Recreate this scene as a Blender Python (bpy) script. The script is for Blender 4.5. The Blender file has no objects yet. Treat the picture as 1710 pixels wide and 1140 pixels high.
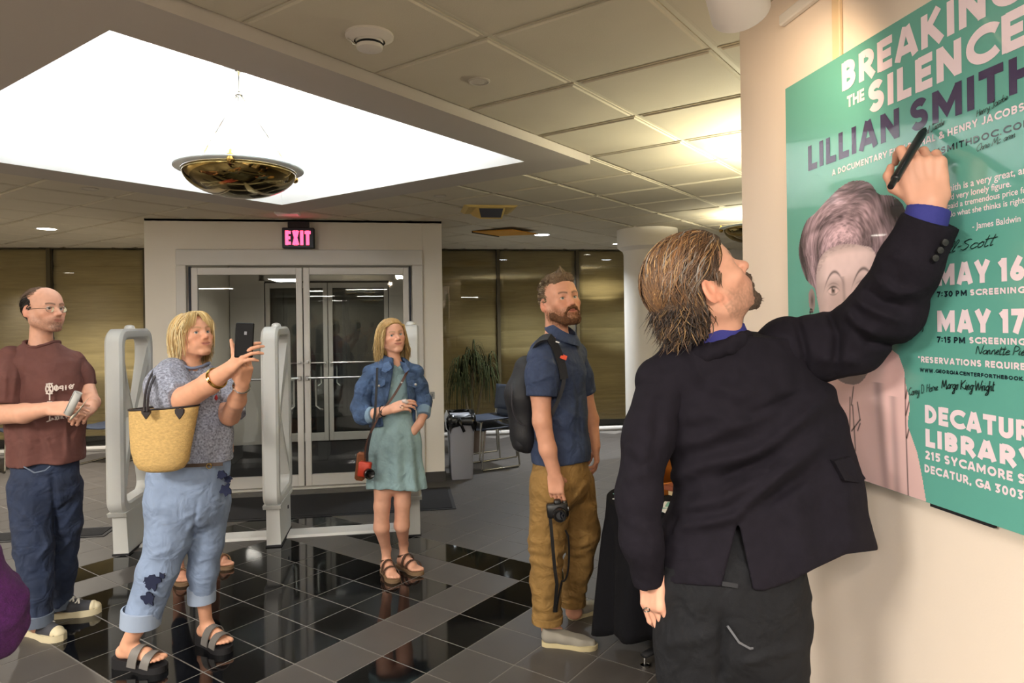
import bpy, math, random
import numpy as np
from mathutils import Vector, Matrix

random.seed(7)
np.random.seed(7)
scene = bpy.context.scene
COL = scene.collection
PI = math.pi

# ------------------------------------------------------------------ camera
F, CY, ROLL, YAW, CAMH = 1145.0, 535.5, 0.0135, math.radians(9.2), 1.62
cam_data = bpy.data.cameras.new('camera')
cam_data.sensor_width = 36.0
cam_data.sensor_fit = 'HORIZONTAL'
cam_data.lens = 36.0 * F / 1710.0
cam_data.shift_y = -(570.0 - CY) / 1710.0
cam_data.clip_start = 0.05
cam = bpy.data.objects.new('camera', cam_data)
COL.objects.link(cam)
cam.matrix_world = (Matrix.Translation((0, 0, CAMH)) @ Matrix.Rotation(-YAW, 4, 'Z')
                    @ Matrix.Rotation(PI / 2, 4, 'X') @ Matrix.Rotation(-ROLL, 4, 'Z'))
scene.camera = cam

# ------------------------------------------------------------------ world and exposure
world = bpy.data.worlds.new('night')
scene.world = world
world.use_nodes = True
world.node_tree.nodes['Background'].inputs[0].default_value = (0.010, 0.012, 0.016, 1)
world.node_tree.nodes['Background'].inputs[1].default_value = 1.0
scene.view_settings.view_transform = 'Standard'
scene.view_settings.look = 'None'
scene.view_settings.gamma = 1.0
scene.view_settings.exposure = 0.95
scene.view_settings.use_curve_mapping = False
scene.cycles.use_denoising = True
scene.cycles.max_bounces = 8
scene.cycles.diffuse_bounces = 4
scene.cycles.sample_clamp_indirect = 6.0

# light levels (watts) of the fixtures built further down
PENDANT_W = 56.0
UPLIGHT_W = 75.0
TROFFER_W = 82.0
DOWNLIGHT_W = 45.0
TRACK_W = 13.5
COOL = (0.86, 0.93, 1.0)
WARM = (1.0, 0.72, 0.46)
NEUTRAL = (1.0, 0.93, 0.82)

# ------------------------------------------------------------------ helpers
def lin(c):
    if isinstance(c, str):
        c = c.lstrip('#')
        c = [int(c[i:i + 2], 16) / 255.0 for i in (0, 2, 4)]
    return tuple((x / 12.92 if x <= 0.04045 else ((x + 0.055) / 1.055) ** 2.4) for x in c)


MATS = {}

def mat(name, color='#888888', rough=0.6, metal=0.0, spec=0.5, bump=0.0, bscale=60.0, var=0.0, vscale=8.0,
        attr=False, emit=None, estr=0.0, coat=0.0, sheen=0.0, stretch=None, detail=4.0, transm=0.0, wrinkle=0.0, wscale=16.0):
    if name in MATS:
        return MATS[name]
    m = bpy.data.materials.new(name)
    m.use_nodes = True
    nt = m.node_tree
    b = nt.nodes['Principled BSDF']
    rgb = lin(color) if not isinstance(color, tuple) else color
    b.inputs['Base Color'].default_value = (*rgb, 1)
    b.inputs['Roughness'].default_value = rough
    b.inputs['Metallic'].default_value = metal
    b.inputs['Specular IOR Level'].default_value = spec
    b.inputs['Coat Weight'].default_value = coat
    b.inputs['Sheen Weight'].default_value = sheen
    b.inputs['Transmission Weight'].default_value = transm
    if emit is not None:
        b.inputs['Emission Color'].default_value = (*(lin(emit) if isinstance(emit, str) else emit), 1)
        b.inputs['Emission Strength'].default_value = estr
    src = None
    tc = nt.nodes.new('ShaderNodeTexCoord')
    vec = tc.outputs['Object']
    if stretch:
        mp = nt.nodes.new('ShaderNodeMapping')
        mp.inputs['Scale'].default_value = stretch
        nt.links.new(vec, mp.inputs['Vector'])
        vec = mp.outputs['Vector']
    if attr:
        at = nt.nodes.new('ShaderNodeAttribute')
        at.attribute_name = 'Col'
        src = at.outputs['Color']
    if var > 0:
        n = nt.nodes.new('ShaderNodeTexNoise')
        n.inputs['Scale'].default_value = vscale
        n.inputs['Detail'].default_value = detail
        nt.links.new(vec, n.inputs['Vector'])
        mr = nt.nodes.new('ShaderNodeMapRange')
        mr.inputs['From Min'].default_value = 0.3
        mr.inputs['From Max'].default_value = 0.7
        mr.inputs['To Min'].default_value = 1.0 - var
        mr.inputs['To Max'].default_value = 1.0 + var
        nt.links.new(n.outputs['Fac'], mr.inputs['Value'])
        mx = nt.nodes.new('ShaderNodeMix')
        mx.data_type = 'RGBA'
        mx.blend_type = 'MULTIPLY'
        mx.inputs['Factor'].default_value = 1.0
        if src is not None:
            nt.links.new(src, mx.inputs['A'])
        else:
            mx.inputs['A'].default_value = (*rgb, 1)
        nt.links.new(mr.outputs['Result'], mx.inputs['B'])
        src = mx.outputs['Result']
    if src is not None:
        nt.links.new(src, b.inputs['Base Color'])
    if bump > 0:
        n2 = nt.nodes.new('ShaderNodeTexNoise')
        n2.inputs['Scale'].default_value = bscale
        n2.inputs['Detail'].default_value = 3.0
        nt.links.new(vec, n2.inputs['Vector'])
        bp = nt.nodes.new('ShaderNodeBump')
        bp.inputs['Strength'].default_value = bump
        bp.inputs['Distance'].default_value = 0.01
        nt.links.new(n2.outputs['Fac'], bp.inputs['Height'])
        nt.links.new(bp.outputs['Normal'], b.inputs['Normal'])
        if wrinkle > 0:
            n3 = nt.nodes.new('ShaderNodeTexNoise')
            n3.inputs['Scale'].default_value = wscale
            n3.inputs['Detail'].default_value = 2.5
            n3.inputs['Distortion'].default_value = 0.7
            nt.links.new(tc.outputs['Object'], n3.inputs['Vector'])
            b3 = nt.nodes.new('ShaderNodeBump')
            b3.inputs['Strength'].default_value = wrinkle
            b3.inputs['Distance'].default_value = 0.05
            nt.links.new(n3.outputs['Fac'], b3.inputs['Height'])
            nt.links.new(b3.outputs['Normal'], bp.inputs['Normal'])
    MATS[name] = m
    return m


def glass_mat(name, tint=(0.96, 0.98, 0.97), ior=1.5):
    if name in MATS:
        return MATS[name]
    m = bpy.data.materials.new(name)
    m.use_nodes = True
    nt = m.node_tree
    for n in list(nt.nodes):
        nt.nodes.remove(n)
    out = nt.nodes.new('ShaderNodeOutputMaterial')
    mix = nt.nodes.new('ShaderNodeMixShader')
    tr = nt.nodes.new('ShaderNodeBsdfTransparent')
    tr.inputs['Color'].default_value = (*tint, 1)
    gl = nt.nodes.new('ShaderNodeBsdfGlossy')
    gl.inputs['Roughness'].default_value = 0.01
    fr = nt.nodes.new('ShaderNodeFresnel')
    fr.inputs['IOR'].default_value = ior
    nt.links.new(fr.outputs[0], mix.inputs[0])
    nt.links.new(tr.outputs[0], mix.inputs[1])
    nt.links.new(gl.outputs[0], mix.inputs[2])
    nt.links.new(mix.outputs[0], out.inputs[0])
    MATS[name] = m
    return m


def tag(o, label=None, cat=None, group=None, kind=None):
    if label:
        o['label'] = label
    if cat:
        o['category'] = cat
    if group:
        o['group'] = group
    if kind:
        o['kind'] = kind
    return o


def empty(name, loc=(0, 0, 0), rz=0.0, label=None, cat=None, group=None, kind=None, parent=None):
    o = bpy.data.objects.new(name, None)
    o.empty_display_size = 0.1
    COL.objects.link(o)
    o.location = loc
    o.rotation_euler = (0, 0, rz)
    if parent:
        o.parent = parent
    return tag(o, label, cat, group, kind)


def mesh_obj(name, V, Fc, m, parent=None, smooth=False, col=None, loc=None, rz=None):
    me = bpy.data.meshes.new(name)
    V = np.asarray(V, np.float32)
    if isinstance(Fc, np.ndarray):
        n, k = Fc.shape
        me.vertices.add(len(V))
        me.vertices.foreach_set('co', V.ravel())
        me.loops.add(n * k)
        me.loops.foreach_set('vertex_index', Fc.ravel().astype(np.int32))
        me.polygons.add(n)
        me.polygons.foreach_set('loop_start', np.arange(0, n * k, k, dtype=np.int32))
        me.polygons.foreach_set('loop_total', np.full(n, k, np.int32))
        me.update(calc_edges=True)
        me.validate()
    else:
        me.from_pydata([tuple(v) for v in V.tolist()], [], [tuple(f) for f in Fc])
        me.update()
    if col is not None:
        a = me.color_attributes.new('Col', 'FLOAT_COLOR', 'POINT')
        c4 = np.ones((len(V), 4), np.float32)
        c4[:, :3] = col
        a.data.foreach_set('color', c4.ravel())
    if smooth:
        me.polygons.foreach_set('use_smooth', np.ones(len(me.polygons), bool))
    me.materials.append(m)
    o = bpy.data.objects.new(name, me)
    COL.objects.link(o)
    if parent:
        o.parent = parent
    if loc is not None:
        o.location = loc
    if rz is not None:
        o.rotation_euler = (0, 0, rz)
    return o


class MB:
    """collects simple solids; build() links them as one mesh object"""
    def __init__(self):
        self.v, self.f, self.c = [], [], []

    def add(self, V, Fc, col=None):
        n = len(self.v)
        self.v += [tuple(p) for p in V]
        self.f += [tuple(n + i for i in q) for q in Fc]
        self.c += [col if col is not None else (1, 1, 1)] * len(V)
        return self

    def box(self, c, s, R=None, bev=0.0, col=None):
        hx, hy, hz = s[0] / 2, s[1] / 2, s[2] / 2
        V, Fc = [], []
        if bev <= 0:
            V = [(x, y, z) for z in (-hz, hz) for y in (-hy, hy) for x in (-hx, hx)]
            Fc = [(0, 2, 3, 1), (4, 5, 7, 6), (0, 1, 5, 4), (2, 6, 7, 3), (0, 4, 6, 2), (1, 3, 7, 5)]
        else:
            b = min(bev, hx * .99, hy * .99, hz * .99)
            # three stacked insets: bottom inset, lower wall, upper wall, top inset, with cut corners
            def ring(ix, iy, z):
                k = b
                return [(-ix + k, -iy, z), (ix - k, -iy, z), (ix, -iy + k, z), (ix, iy - k, z),
                        (ix - k, iy, z), (-ix + k, iy, z), (-ix, iy - k, z), (-ix, -iy + k, z)]
            rings = [ring(hx - b * .999, hy - b * .999, -hz), ring(hx, hy, -hz + b), ring(hx, hy, hz - b), ring(hx - b * .999, hy - b * .999, hz)]
            rings[0] = [(np.clip(x, -hx + b, hx - b), np.clip(y, -hy + b, hy - b), z) for x, y, z in ring(hx, hy, -hz)]
            rings[3] = [(np.clip(x, -hx + b, hx - b), np.clip(y, -hy + b, hy - b), z) for x, y, z in ring(hx, hy, hz)]
            for r in rings:
                V += r
            for k in range(3):
                for i in range(8):
                    j = (i + 1) % 8
                    Fc.append((k * 8 + i, k * 8 + j, k * 8 + 8 + j, k * 8 + 8 + i))
            Fc.append(tuple(range(7, -1, -1)))
            Fc.append(tuple(range(24, 32)))
        V = np.array(V, float)
        if R is not None:
            V = V @ np.array(R).T
        return self.add(V + np.array(c, float), Fc, col)

    def tube(self, pts, r, n=8, cap=True, col=None, closed=False, squash=None):
        pts = np.array(pts, float)
        m = len(pts)
        r = np.full(m, r, float) if np.isscalar(r) else np.array(r, float)
        V = []
        prev = None
        for i in range(m):
            a = pts[(i - 1) % m] if (closed or i > 0) else pts[i]
            b = pts[(i + 1) % m] if (closed or i < m - 1) else pts[i]
            t = b - a
            t /= np.linalg.norm(t) + 1e-12
            if prev is None:
                up = np.array([0, 0, 1.0]) if abs(t[2]) < .9 else np.array([1.0, 0, 0])
                u = np.cross(up, t)
            else:
                u = prev - t * np.dot(prev, t)
            u /= np.linalg.norm(u) + 1e-12
            prev = u
            w = np.cross(t, u)
            for k in range(n):
                an = 2 * PI * k / n
                sx, sy = (1, 1) if squash is None else squash
                V.append(pts[i] + r[i] * (math.cos(an) * u * sx + math.sin(an) * w * sy))
        Fc = []
        mm = m if closed else m - 1
        for i in range(mm):
            i2 = (i + 1) % m
            for k in range(n):
                k2 = (k + 1) % n
                Fc.append((i * n + k, i * n + k2, i2 * n + k2, i2 * n + k))
        if cap and not closed:
            Fc.append(tuple(range(n - 1, -1, -1)))
            Fc.append(tuple((m - 1) * n + k for k in range(n)))
        return self.add(V, Fc, col)

    def lathe(self, prof, n=24, c=(0, 0, 0), R=None, sx=1.0, sy=1.0, col=None, cap=True):
        V, Fc = [], []
        for r, z in prof:
            for k in range(n):
                a = 2 * PI * k / n
                V.append((r * math.cos(a) * sx, r * math.sin(a) * sy, z))
        m = len(prof)
        for i in range(m - 1):
            for k in range(n):
                k2 = (k + 1) % n
                Fc.append((i * n + k, i * n + k2, (i + 1) * n + k2, (i + 1) * n + k))
        if cap:
            if prof[0][0] > 1e-6:
                Fc.append(tuple(range(n - 1, -1, -1)))
            if prof[-1][0] > 1e-6:
                Fc.append(tuple((m - 1) * n + k for k in range(n)))
        V = np.array(V, float)
        if R is not None:
            V = V @ np.array(R).T
        return self.add(V + np.array(c, float), Fc, col)

    def prism(self, poly, h, axis='z', c=(0, 0, 0), R=None, col=None):
        """poly in 2D extruded by h along axis, centred on c"""
        n = len(poly)
        V = []
        for s in (-h / 2, h / 2):
            for a, b in poly:
                V.append({'z': (a, b, s), 'y': (a, s, b), 'x': (s, a, b)}[axis])
        Fc = [tuple(range(n - 1, -1, -1)), tuple(range(n, 2 * n))]
        for i in range(n):
            j = (i + 1) % n
            Fc.append((i, j, n + j, n + i))
        V = np.array(V, float)
        if R is not None:
            V = V @ np.array(R).T
        return self.add(V + np.array(c, float), Fc, col)

    def build(self, name, m, parent=None, smooth=False, usecol=False, loc=None, rz=None):
        o = mesh_obj(name, self.v, self.f, m, parent, smooth, np.array(self.c) if usecol else None, loc, rz)
        return o


def autosmooth(o, deg=35):
    """flat across hard edges, smooth elsewhere"""
    me = o.data
    me.polygons.foreach_set('use_smooth', np.ones(len(me.polygons), bool))
    me.set_sharp_from_angle(angle=math.radians(deg))
    return o


def rotm(axis, a):
    return np.array(Matrix.Rotation(a, 3, axis))


def area_light(name, loc, rot, sx, sy, power, color, parent=None, shape='RECTANGLE', spread=None):
    l = bpy.data.lights.new(name, 'AREA')
    l.shape = shape
    l.size = sx
    if shape in ('RECTANGLE', 'ELLIPSE'):
        l.size_y = sy
    l.energy = power
    l.color = color
    if spread is not None:
        l.spread = spread
    o = bpy.data.objects.new(name, l)
    COL.objects.link(o)
    o.location = loc
    o.rotation_euler = rot
    if parent:
        o.parent = parent
    return o


def spot_light(name, loc, target, power, color, size=70, blend=0.6, radius=0.03, parent=None):
    l = bpy.data.lights.new(name, 'SPOT')
    l.energy = power
    l.color = color
    l.spot_size = math.radians(size)
    l.spot_blend = blend
    l.shadow_soft_size = radius
    o = bpy.data.objects.new(name, l)
    COL.objects.link(o)
    o.location = loc
    d = Vector(target) - Vector(loc)
    o.rotation_euler = d.to_track_quat('-Z', 'Y').to_euler()
    if parent:
        o.parent = parent
    return o


def copy_tree(o, parent=None):
    c = o.copy()
    COL.objects.link(c)
    c.parent = parent
    for ch in [x for x in scene.objects if x.parent == o]:
        copy_tree(ch, c)
    return c
# ------------------------------------------------------------------ materials of the room
M_grey = mat('grey_tile', '#4c4845', 0.45, var=0.06, vscale=5, bump=0.02, bscale=120)
M_black = mat('black_tile', '#0d0e11', 0.06, spec=0.5, var=0.15, vscale=14)
M_grout = mat('grout', '#77736f', 0.6)
M_ctile = mat('ceiling_tile', '#c6bda8', 0.9, bump=0.12, bscale=260, var=0.03, vscale=3)
M_soffit = mat('soffit_paint', '#b5ada3', 0.85, bump=0.03, bscale=200)
M_tbar = mat('ceiling_grid', '#cfc7b2', 0.6)
M_white = mat('white_paint', '#ebe5db', 0.75, bump=0.02, bscale=150)
M_bright = mat('skylight_white', '#f4f4f2', 0.8)
M_wallp = mat('gallery_wall', '#e0d2c4', 0.6, bump=0.03, bscale=180, var=0.02, vscale=3)
M_frame = mat('door_frame_white', '#d6d3cf', 0.45)
M_base = mat('dark_base', '#3a3735', 0.6)
M_dark = mat('dark_rubber', '#15151a', 0.7)
M_metal = mat('brushed_metal', '#c9c9c7', 0.28, metal=1.0)
M_mat = mat('carpet_mat', '#17171c', 0.95, bump=0.5, bscale=400)
M_night = mat('night_glass', '#06080b', 0.3)
M_shade = mat('shade_fabric', '#b3a171', 0.85, bump=0.25, bscale=40, var=0.10, vscale=6, stretch=(0.6, 1, 9))
M_glass = glass_mat('door_glass')
M_wglass = glass_mat('window_glass', (0.97, 0.97, 0.95))
M_room = mat('room_wall', '#b9ad98', 0.85)

ZC = 2.65
RX0, RX1, RY0, RY1 = -7.0, 5.2, -14.0, 9.72
S45 = math.sqrt(0.5)

# ------------------------------------------------------------------ floor: black and grey tiles laid at 45 degrees
fl = MB()
fl.box(((RX0 + RX1) / 2, (RY0 + RY1) / 2, -0.0490), (RX1 - RX0, RY1 - RY0, 0.095))
floor = fl.build('floor', M_grout)
tag(floor, 'glossy black and matte grey tile floor laid in a diamond pattern', None, kind='structure')

SP, GOX, GOY = 0.2904, -0.933, 5.448

def tile_mesh(name, m):
    b = MB()
    s, h = SP / 2 - 0.0034, 0.0060
    k = 0.0008
    V = [(-s, -s, 0), (s, -s, 0), (s, s, 0), (-s, s, 0), (-s + k, -s + k, h), (s - k, -s + k, h), (s - k, s - k, h), (-s + k, s - k, h)]
    b.add(V, [(4, 5, 6, 7), (0, 1, 5, 4), (1, 2, 6, 5), (2, 3, 7, 6), (3, 0, 4, 7)])
    o = b.build(name, m, floor)
    o.rotation_euler = (0, 0, PI / 4)
    return o


def cam_px(x, y, z):
    c, s = math.cos(YAW), math.sin(YAW)
    xc, zc = x * c - y * s, x * s + y * c
    if zc < 0.15:
        return None
    return 855 + F * xc / zc, CY - F * (z - CAMH) / zc, zc


def ring_black(i, j):
    if 0 <= i < 6 and 0 <= j < 6:
        return True
    a, b = i, j
    return (-2 <= i < 8 and -2 <= j < 8) and (i in (-2, 7) or j in (-2, 7))


cells = []
for i in range(-45, 60):
    for j in range(-45, 60):
        x = GOX + SP * S45 * (i - j)
        y = GOY - SP * S45 * (i + j + 1)
        if not (RX0 + .2 < x < RX1 - .2 and RY0 + .2 < y < RY1 - .2):
            continue
        if -2.45 < x < 0.47 and y > 6.95:
            continue
        if 1.15 < x < 1.52 and y < 2.35:
            continue
        p = cam_px(x, y, 0)
        vis = p is not None and -60 < p[0] < 1400 and p[1] < 1190
        d = p[2] if p else 99
        cells.append((not (vis and ring_black(i, j)), not vis, d, i, j, x, y))
cells.sort()
tb = tile_mesh('tile', M_black)
tg = tile_mesh('tile', M_grey)
first = {True: tb, False: tg}
used = {True: False, False: False}
rest = MB()
nobj = 0
for inv2, inv, d, i, j, x, y in cells:
    blk = ring_black(i, j)
    if not inv and nobj < 298:
        o = first[blk] if not used[blk] else first[blk].copy()
        if used[blk]:
            COL.objects.link(o)
            o.parent = floor
        used[blk] = True
        o.location = (x, y, -0.006)
        nobj += 1
    else:
        s = SP / 2 - 0.0033
        c2 = [(x + S45 * (u - v), y + S45 * (u + v), -0.0002) for u, v in ((-s, -s), (s, -s), (s, s), (-s, s))]
        rest.add(c2, [(0, 1, 2, 3)])
o = rest.build('far_tiles', M_grey, floor)
o['kind'] = 'stuff'

# ------------------------------------------------------------------ ceiling: lay-in tiles, soffit and skylight recess
A0, A1, B0, B1 = 0.745, 3.795, 2.115, 5.165          # soffit square (a, -b)
HA0, HA1, HB0, HB1 = 1.07, 3.48, 2.40, 4.83           # opening
ce = MB()
def ring_quads(b, o4, i4, z):
    (x0, x1, y0, y1), (u0, u1, v0, v1) = o4, i4
    V = [(x0, y0, z), (x1, y0, z), (x1, y1, z), (x0, y1, z), (u0, v0, z), (u1, v0, z), (u1, v1, z), (u0, v1, z)]
    b.add(V, [(0, 4, 5, 1), (1, 5, 6, 2), (2, 6, 7, 3), (3, 7, 4, 0)])
ring_quads(ce, (-16, 12, -8, 14), (A0, A1, B0, B1), ZC + 0.004)
ceiling = ce.build('ceiling', M_tbar, None)
ceiling.rotation_euler = (0, 0, PI / 4)
tag(ceiling, 'beige lay-in tile ceiling with a square lit recess', None, kind='structure')
so = MB()
ring_quads(so, (A0, A1, B0, B1), (HA0, HA1, HB0, HB1), 2.60)
for (x0, y0, x1, y1) in ((A0, B0, A1, B0), (A1, B0, A1, B1), (A1, B1, A0, B1), (A0, B1, A0, B0)):
    so.add([(x0, y0, 2.60), (x1, y1, 2.60), (x1, y1, ZC + .006), (x0, y0, ZC + .006)], [(0, 1, 2, 3)])
so.build('soffit', M_soffit, ceiling)
sk = MB()
ZT = 3.13
for (x0, y0, x1, y1) in ((HA0, HB0, HA1, HB0), (HA1, HB0, HA1, HB1), (HA1, HB1, HA0, HB1), (HA0, HB1, HA0, HB0)):
    sk.add([(x0, y0, 2.60), (x1, y1, 2.60), (x1, y1, ZT), (x0, y0, ZT)], [(0, 3, 2, 1)])
sk.add([(HA0, HB0, ZT), (HA1, HB0, ZT), (HA1, HB1, ZT), (HA0, HB1, ZT)], [(0, 3, 2, 1)])
sk.build('skylight_recess', M_bright, ceiling)

tp = MB()
s, h = 0.2935, 0.010
k, g = 0.006, 0.011
V = []
for ss, z in ((s, 0), (s, -h * .45), (s - g, -h * .45), (s - g - k, -h)):
    V += [(-ss, -ss, z), (ss, -ss, z), (ss, ss, z), (-ss, ss, z)]
Fc = []
for r in range(3):
    for q in range(4):
        Fc.append((r * 4 + q, r * 4 + 4 + q, r * 4 + 4 + (q + 1) % 4, r * 4 + (q + 1) % 4))
Fc.append((15, 14, 13, 12))
tp.add(V, Fc)
ct0 = tp.build('ceiling_tile', M_ctile, ceiling)
ct_rest = MB()
n = 0
TPITCH = 0.61
for i in range(-22, 20):
    for j in range(-16, 24):
        a = 1.965 + TPITCH * (i + .5)
        nb = 1.505 + TPITCH * (j + .5)
        if A0 - .1 < a < A1 + .1 and B0 - .1 < nb < B1 + .1:
            continue
        x, y = S45 * (a - nb), S45 * (a + nb)
        if not (RX0 - .3 < x < RX1 + .3 and RY0 - .3 < y < RY1 + .25):
            continue
        p = cam_px(x, y, ZC)
        if p and -160 < p[0] < 1400 and p[1] > -150 and n < 299:
            o = ct0 if n == 0 else ct0.copy()
            if n:
                COL.objects.link(o)
                o.parent = ceiling
            o.location = (a, nb, ZC + .003)
            n += 1
        else:
            s2 = 0.29
            ct_rest.add([(a - s2, nb - s2, ZC - .002), (a + s2, nb - s2, ZC - .002), (a + s2, nb + s2, ZC - .002), (a - s2, nb + s2, ZC - .002)], [(0, 3, 2, 1)])
o = ct_rest.build('far_ceiling_tiles', M_ctile, ceiling)
o['kind'] = 'stuff'

# ------------------------------------------------------------------ walls
def wall(name, c, s, m, label):
    b = MB()
    b.box(c, s)
    return tag(b.build(name, m), label, None, kind='structure')


WX = 1.20
gw = wall('wall_right', (WX + .14, -0.37, 1.325), (.28, 5.28, 2.65), M_wallp, 'warm white gallery wall carrying the green poster')
wall('wall_left', (RX0 - .1, (RY0 + RY1) / 2, 1.325), (.2, RY1 - RY0, 2.65), M_room, 'plain side wall far left')
wall('wall_far_right', (RX1 + .1, (RY0 + RY1) / 2, 1.325), (.2, RY1 - RY0, 2.65), M_room, 'plain side wall far right')
wall('wall_rear', (-.9, RY0 - .1, 1.325), (RX1 - RX0 + .4, .2, 2.65), M_room, 'plain wall behind the photographer')
wb = MB()
wb.box((WX - .006, -0.37, .05), (.012, 5.28, .1))
tag(wb.build('baseboard_right', M_base), 'dark base along the gallery wall', None, kind='structure')

# hanging rail on the gallery wall and its strip down to the poster
rail = MB()
rail.box((WX - .012, .60, 2.545), (.022, 2.76, .035), bev=.004)
tag(rail.build('trim_1', M_frame), 'slim picture rail near the top of the gallery wall', None, kind='structure')
st = MB()
st.box((WX - .006, 1.715, 2.42), (.012, .035, .46), bev=.003)
tag(st.build('trim_2', mat('strip_paint', '#d9bf9b', .55)), 'vertical trim strip running down behind the poster', None, kind='structure')

# round column with its capital
cl = MB()
cl.lathe([(.272, 0), (.272, 2.36), (.285, 2.40), (.34, 2.44), (.345, 2.46), (.345, 2.655)], 40, (2.815, 7.55, 0))
col_o = tag(autosmooth(cl.build('wall_column', M_white)), 'round white column with a wider capital below the ceiling', None, kind='structure')

# ------------------------------------------------------------------ vestibule with glazed double doors
YD = 7.0
ve = MB()
ve.box((-2.2585, YD + .07, 1.321), (.287, .14, 2.642))
ve.box((.3215, YD + .07, 1.321), (.197, .14, 2.642))
ve.box((-.9465, YD + .07, 2.4945), (2.337, .14, .295))
ve.box((-2.33, (YD + 9.7) / 2 + .07, 1.31), (.14, 2.56, 2.62))
ve.box((.35, (YD + 9.7) / 2 + .07, 1.31), (.14, 2.56, 2.62))
ve.box((-.99, 8.35, 2.635), (2.82, 2.7, .03))
tag(ve.build('wall_entrance', M_white), 'cream wall around the glazed double entrance doors', None, kind='structure')
vb = MB()
for x0, x1 in ((-2.402, -2.115), (.223, .422)):
    vb.box(((x0 + x1) / 2, YD - .006, .05), (x1 - x0, .012, .1))
vb.box((.426, 8.3, .05), (.012, 2.6, .1))
vb.box((-2.406, 8.3, .05), (.012, 2.6, .1))
tag(vb.build('baseboard_entrance', M_base), 'dark base along the entrance wall', None, kind='structure')
vf = MB()
vf.box((-.99, 8.35, .003), (2.66, 2.6, .006))
tag(vf.build('floor_vestibule', M_mat), 'dark carpet inside the entrance vestibule', None, kind='structure')

tr = MB()
xl, xr = -2.115, .223
tr.box(((xl + xr) / 2, YD - .012, 2.27), (xr - xl, .05, .154), bev=.006)
tr.box(((xl - 2.024) / 2 , YD - .012, 1.097), (.091, .05, 2.192), bev=.006)
tr.box((.170, YD - .012, 1.097), (.106, .05, 2.192), bev=.006)
tr.box((-.9465, YD - .012, .008), (2.155, .10, .016), bev=.004)
tag(tr.build('trim_3', M_frame), 'white metal frame around the double doors', None, kind='structure')


def door_leaf(name, x0, x1, y, hinge_left, label, simple=False):
    root = empty(name, ((x0 + x1) / 2, y, 0), 0, label, None, None, 'structure')
    w = x1 - x0
    zt, zb = 2.172, .022
    sw = .058
    for nm, c, s in (('stile', (-w / 2 + sw / 2, 0, (zt + zb) / 2), (sw, .045, zt - zb)),
                     ('stile', (w / 2 - sw / 2, 0, (zt + zb) / 2), (sw, .045, zt - zb)),
                     ('top_rail', (0, 0, zt - .035), (w - 2 * sw, .045, .07)),
                     ('bottom_rail', (0, 0, zb + .055), (w - 2 * sw, .045, .11))):
        b = MB()
        b.box(c, s, bev=.004)
        b.build(nm, M_frame, root)
    b = MB()
    b.box((0, 0, 1.115), (w - 2 * sw + .01, .008, 1.97))
    b.build('pane', M_glass, root)
    e = -1 if hinge_left else 1
    b = MB()
    b.box((e * (w / 2 + .012), 0, 1.097), (.018, .05, 2.17))
    b.build('hinge_gap', mat('hinge_navy', '#1b2233', .6), root)
    b = MB()
    b.tube([(-w / 2 + .03, -.055, 1.085), (w / 2 - .03, -.055, 1.085)], .011, 8)
    b.box((-w / 2 + .03, -.04, 1.085), (.03, .05, .045), bev=.005)
    b.box((w / 2 - .03, -.04, 1.085), (.03, .05, .045), bev=.005)
    autosmooth(b.build('push_bar', M_metal, root))
    hx = -e * (w / 2 - .10)
    b = MB()
    b.tube([(hx + e * .05, .03, 1.06), (hx, .05, 1.06), (hx - e * .0, .055, 1.02), (hx, .055, .80), (hx + e * .04, .05, .765), (hx + e * .065, .03, .765)], .010, 8)
    autosmooth(b.build('pull_handle', M_metal, root))
    if not simple:
        b = MB()
        b.lathe([(.016, 0), (.016, .012), (.010, .014)], 12, (-e * (w / 2 - .03), -.034, 1.24), rotm('X', PI / 2))
        b.build('lock', M_metal, root)
        b = MB()
        b.box((e * (-w / 2 + .3) * -1, -.03, 2.125), (.26, .03, .05), bev=.005)
    return root


door_leaf('door_1', -1.985, -.957, YD + .01, True, 'glazed white framed door leaf, left of the entrance pair')
door_leaf('door_2', -.945, .083, YD + .01, False, 'glazed white framed door leaf, right of the entrance pair')
door_leaf('door_3', -1.80, -.99, 9.66, True, 'outer glazed door seen through the left entrance door', True)
door_leaf('door_4', -.98, -.17, 9.66, False, 'outer glazed door seen through the right entrance door', True)
oj = MB()
for c, s in (((-1.84, 9.66, 1.15), (.06, .08, 2.3)), ((-.13, 9.66, 1.15), (.06, .08, 2.3)), ((-.985, 9.66, 2.25), (1.77, .08, .1)), ((-2.06, 9.66, 1.3), (.38, .06, 2.6)), ((.09, 9.66, 1.3), (.38, .06, 2.6)), ((-.985, 9.66, 2.46), (1.77, .06, .32))):
    oj.box(c, s)
tag(oj.build('trim_4', M_frame), 'white frame of the outer vestibule doors', None, kind='structure')
rope = MB()
rope.box((-.99, 9.80, 1.3), (3.0, .05, 2.7))
tag(rope.build('wall_night', M_night), 'black night beyond the outer doors', None, kind='structure')

# ------------------------------------------------------------------ windows with pleated shades
def window(idx, x0, x1):
    w = x1 - x0
    cx = (x0 + x1) / 2
    root = empty('window_%d' % idx, (cx, 9.70, 0), 0, None, None, None, 'structure')
    b = MB()
    for c, s in (((-w / 2 + .011, 0, 1.37), (.022, .07, 2.58)), ((w / 2 - .011, 0, 1.37), (.022, .07, 2.58)), ((0, 0, 2.645), (w, .07, .02))):
        b.box(c, s)
    b.build('window_frame', mat('bronze_frame', '#4a4026', .5), root)
    b = MB()
    b.box((0, 0, .045), (w, .16, .035), bev=.006)
    b.box((0, .02, .014), (w, .10, .028))
    b.build('window_sill', M_frame, root)
    b = MB()
    b.box((0, -.01, 1.36), (w - .044, .006, 2.56))
    b.build('pane', M_wglass, root)
    b = MB()
    b.box((0, .16, 1.36), (w, .02, 2.7))
    b.build('night', M_night, root)
    return root


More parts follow.
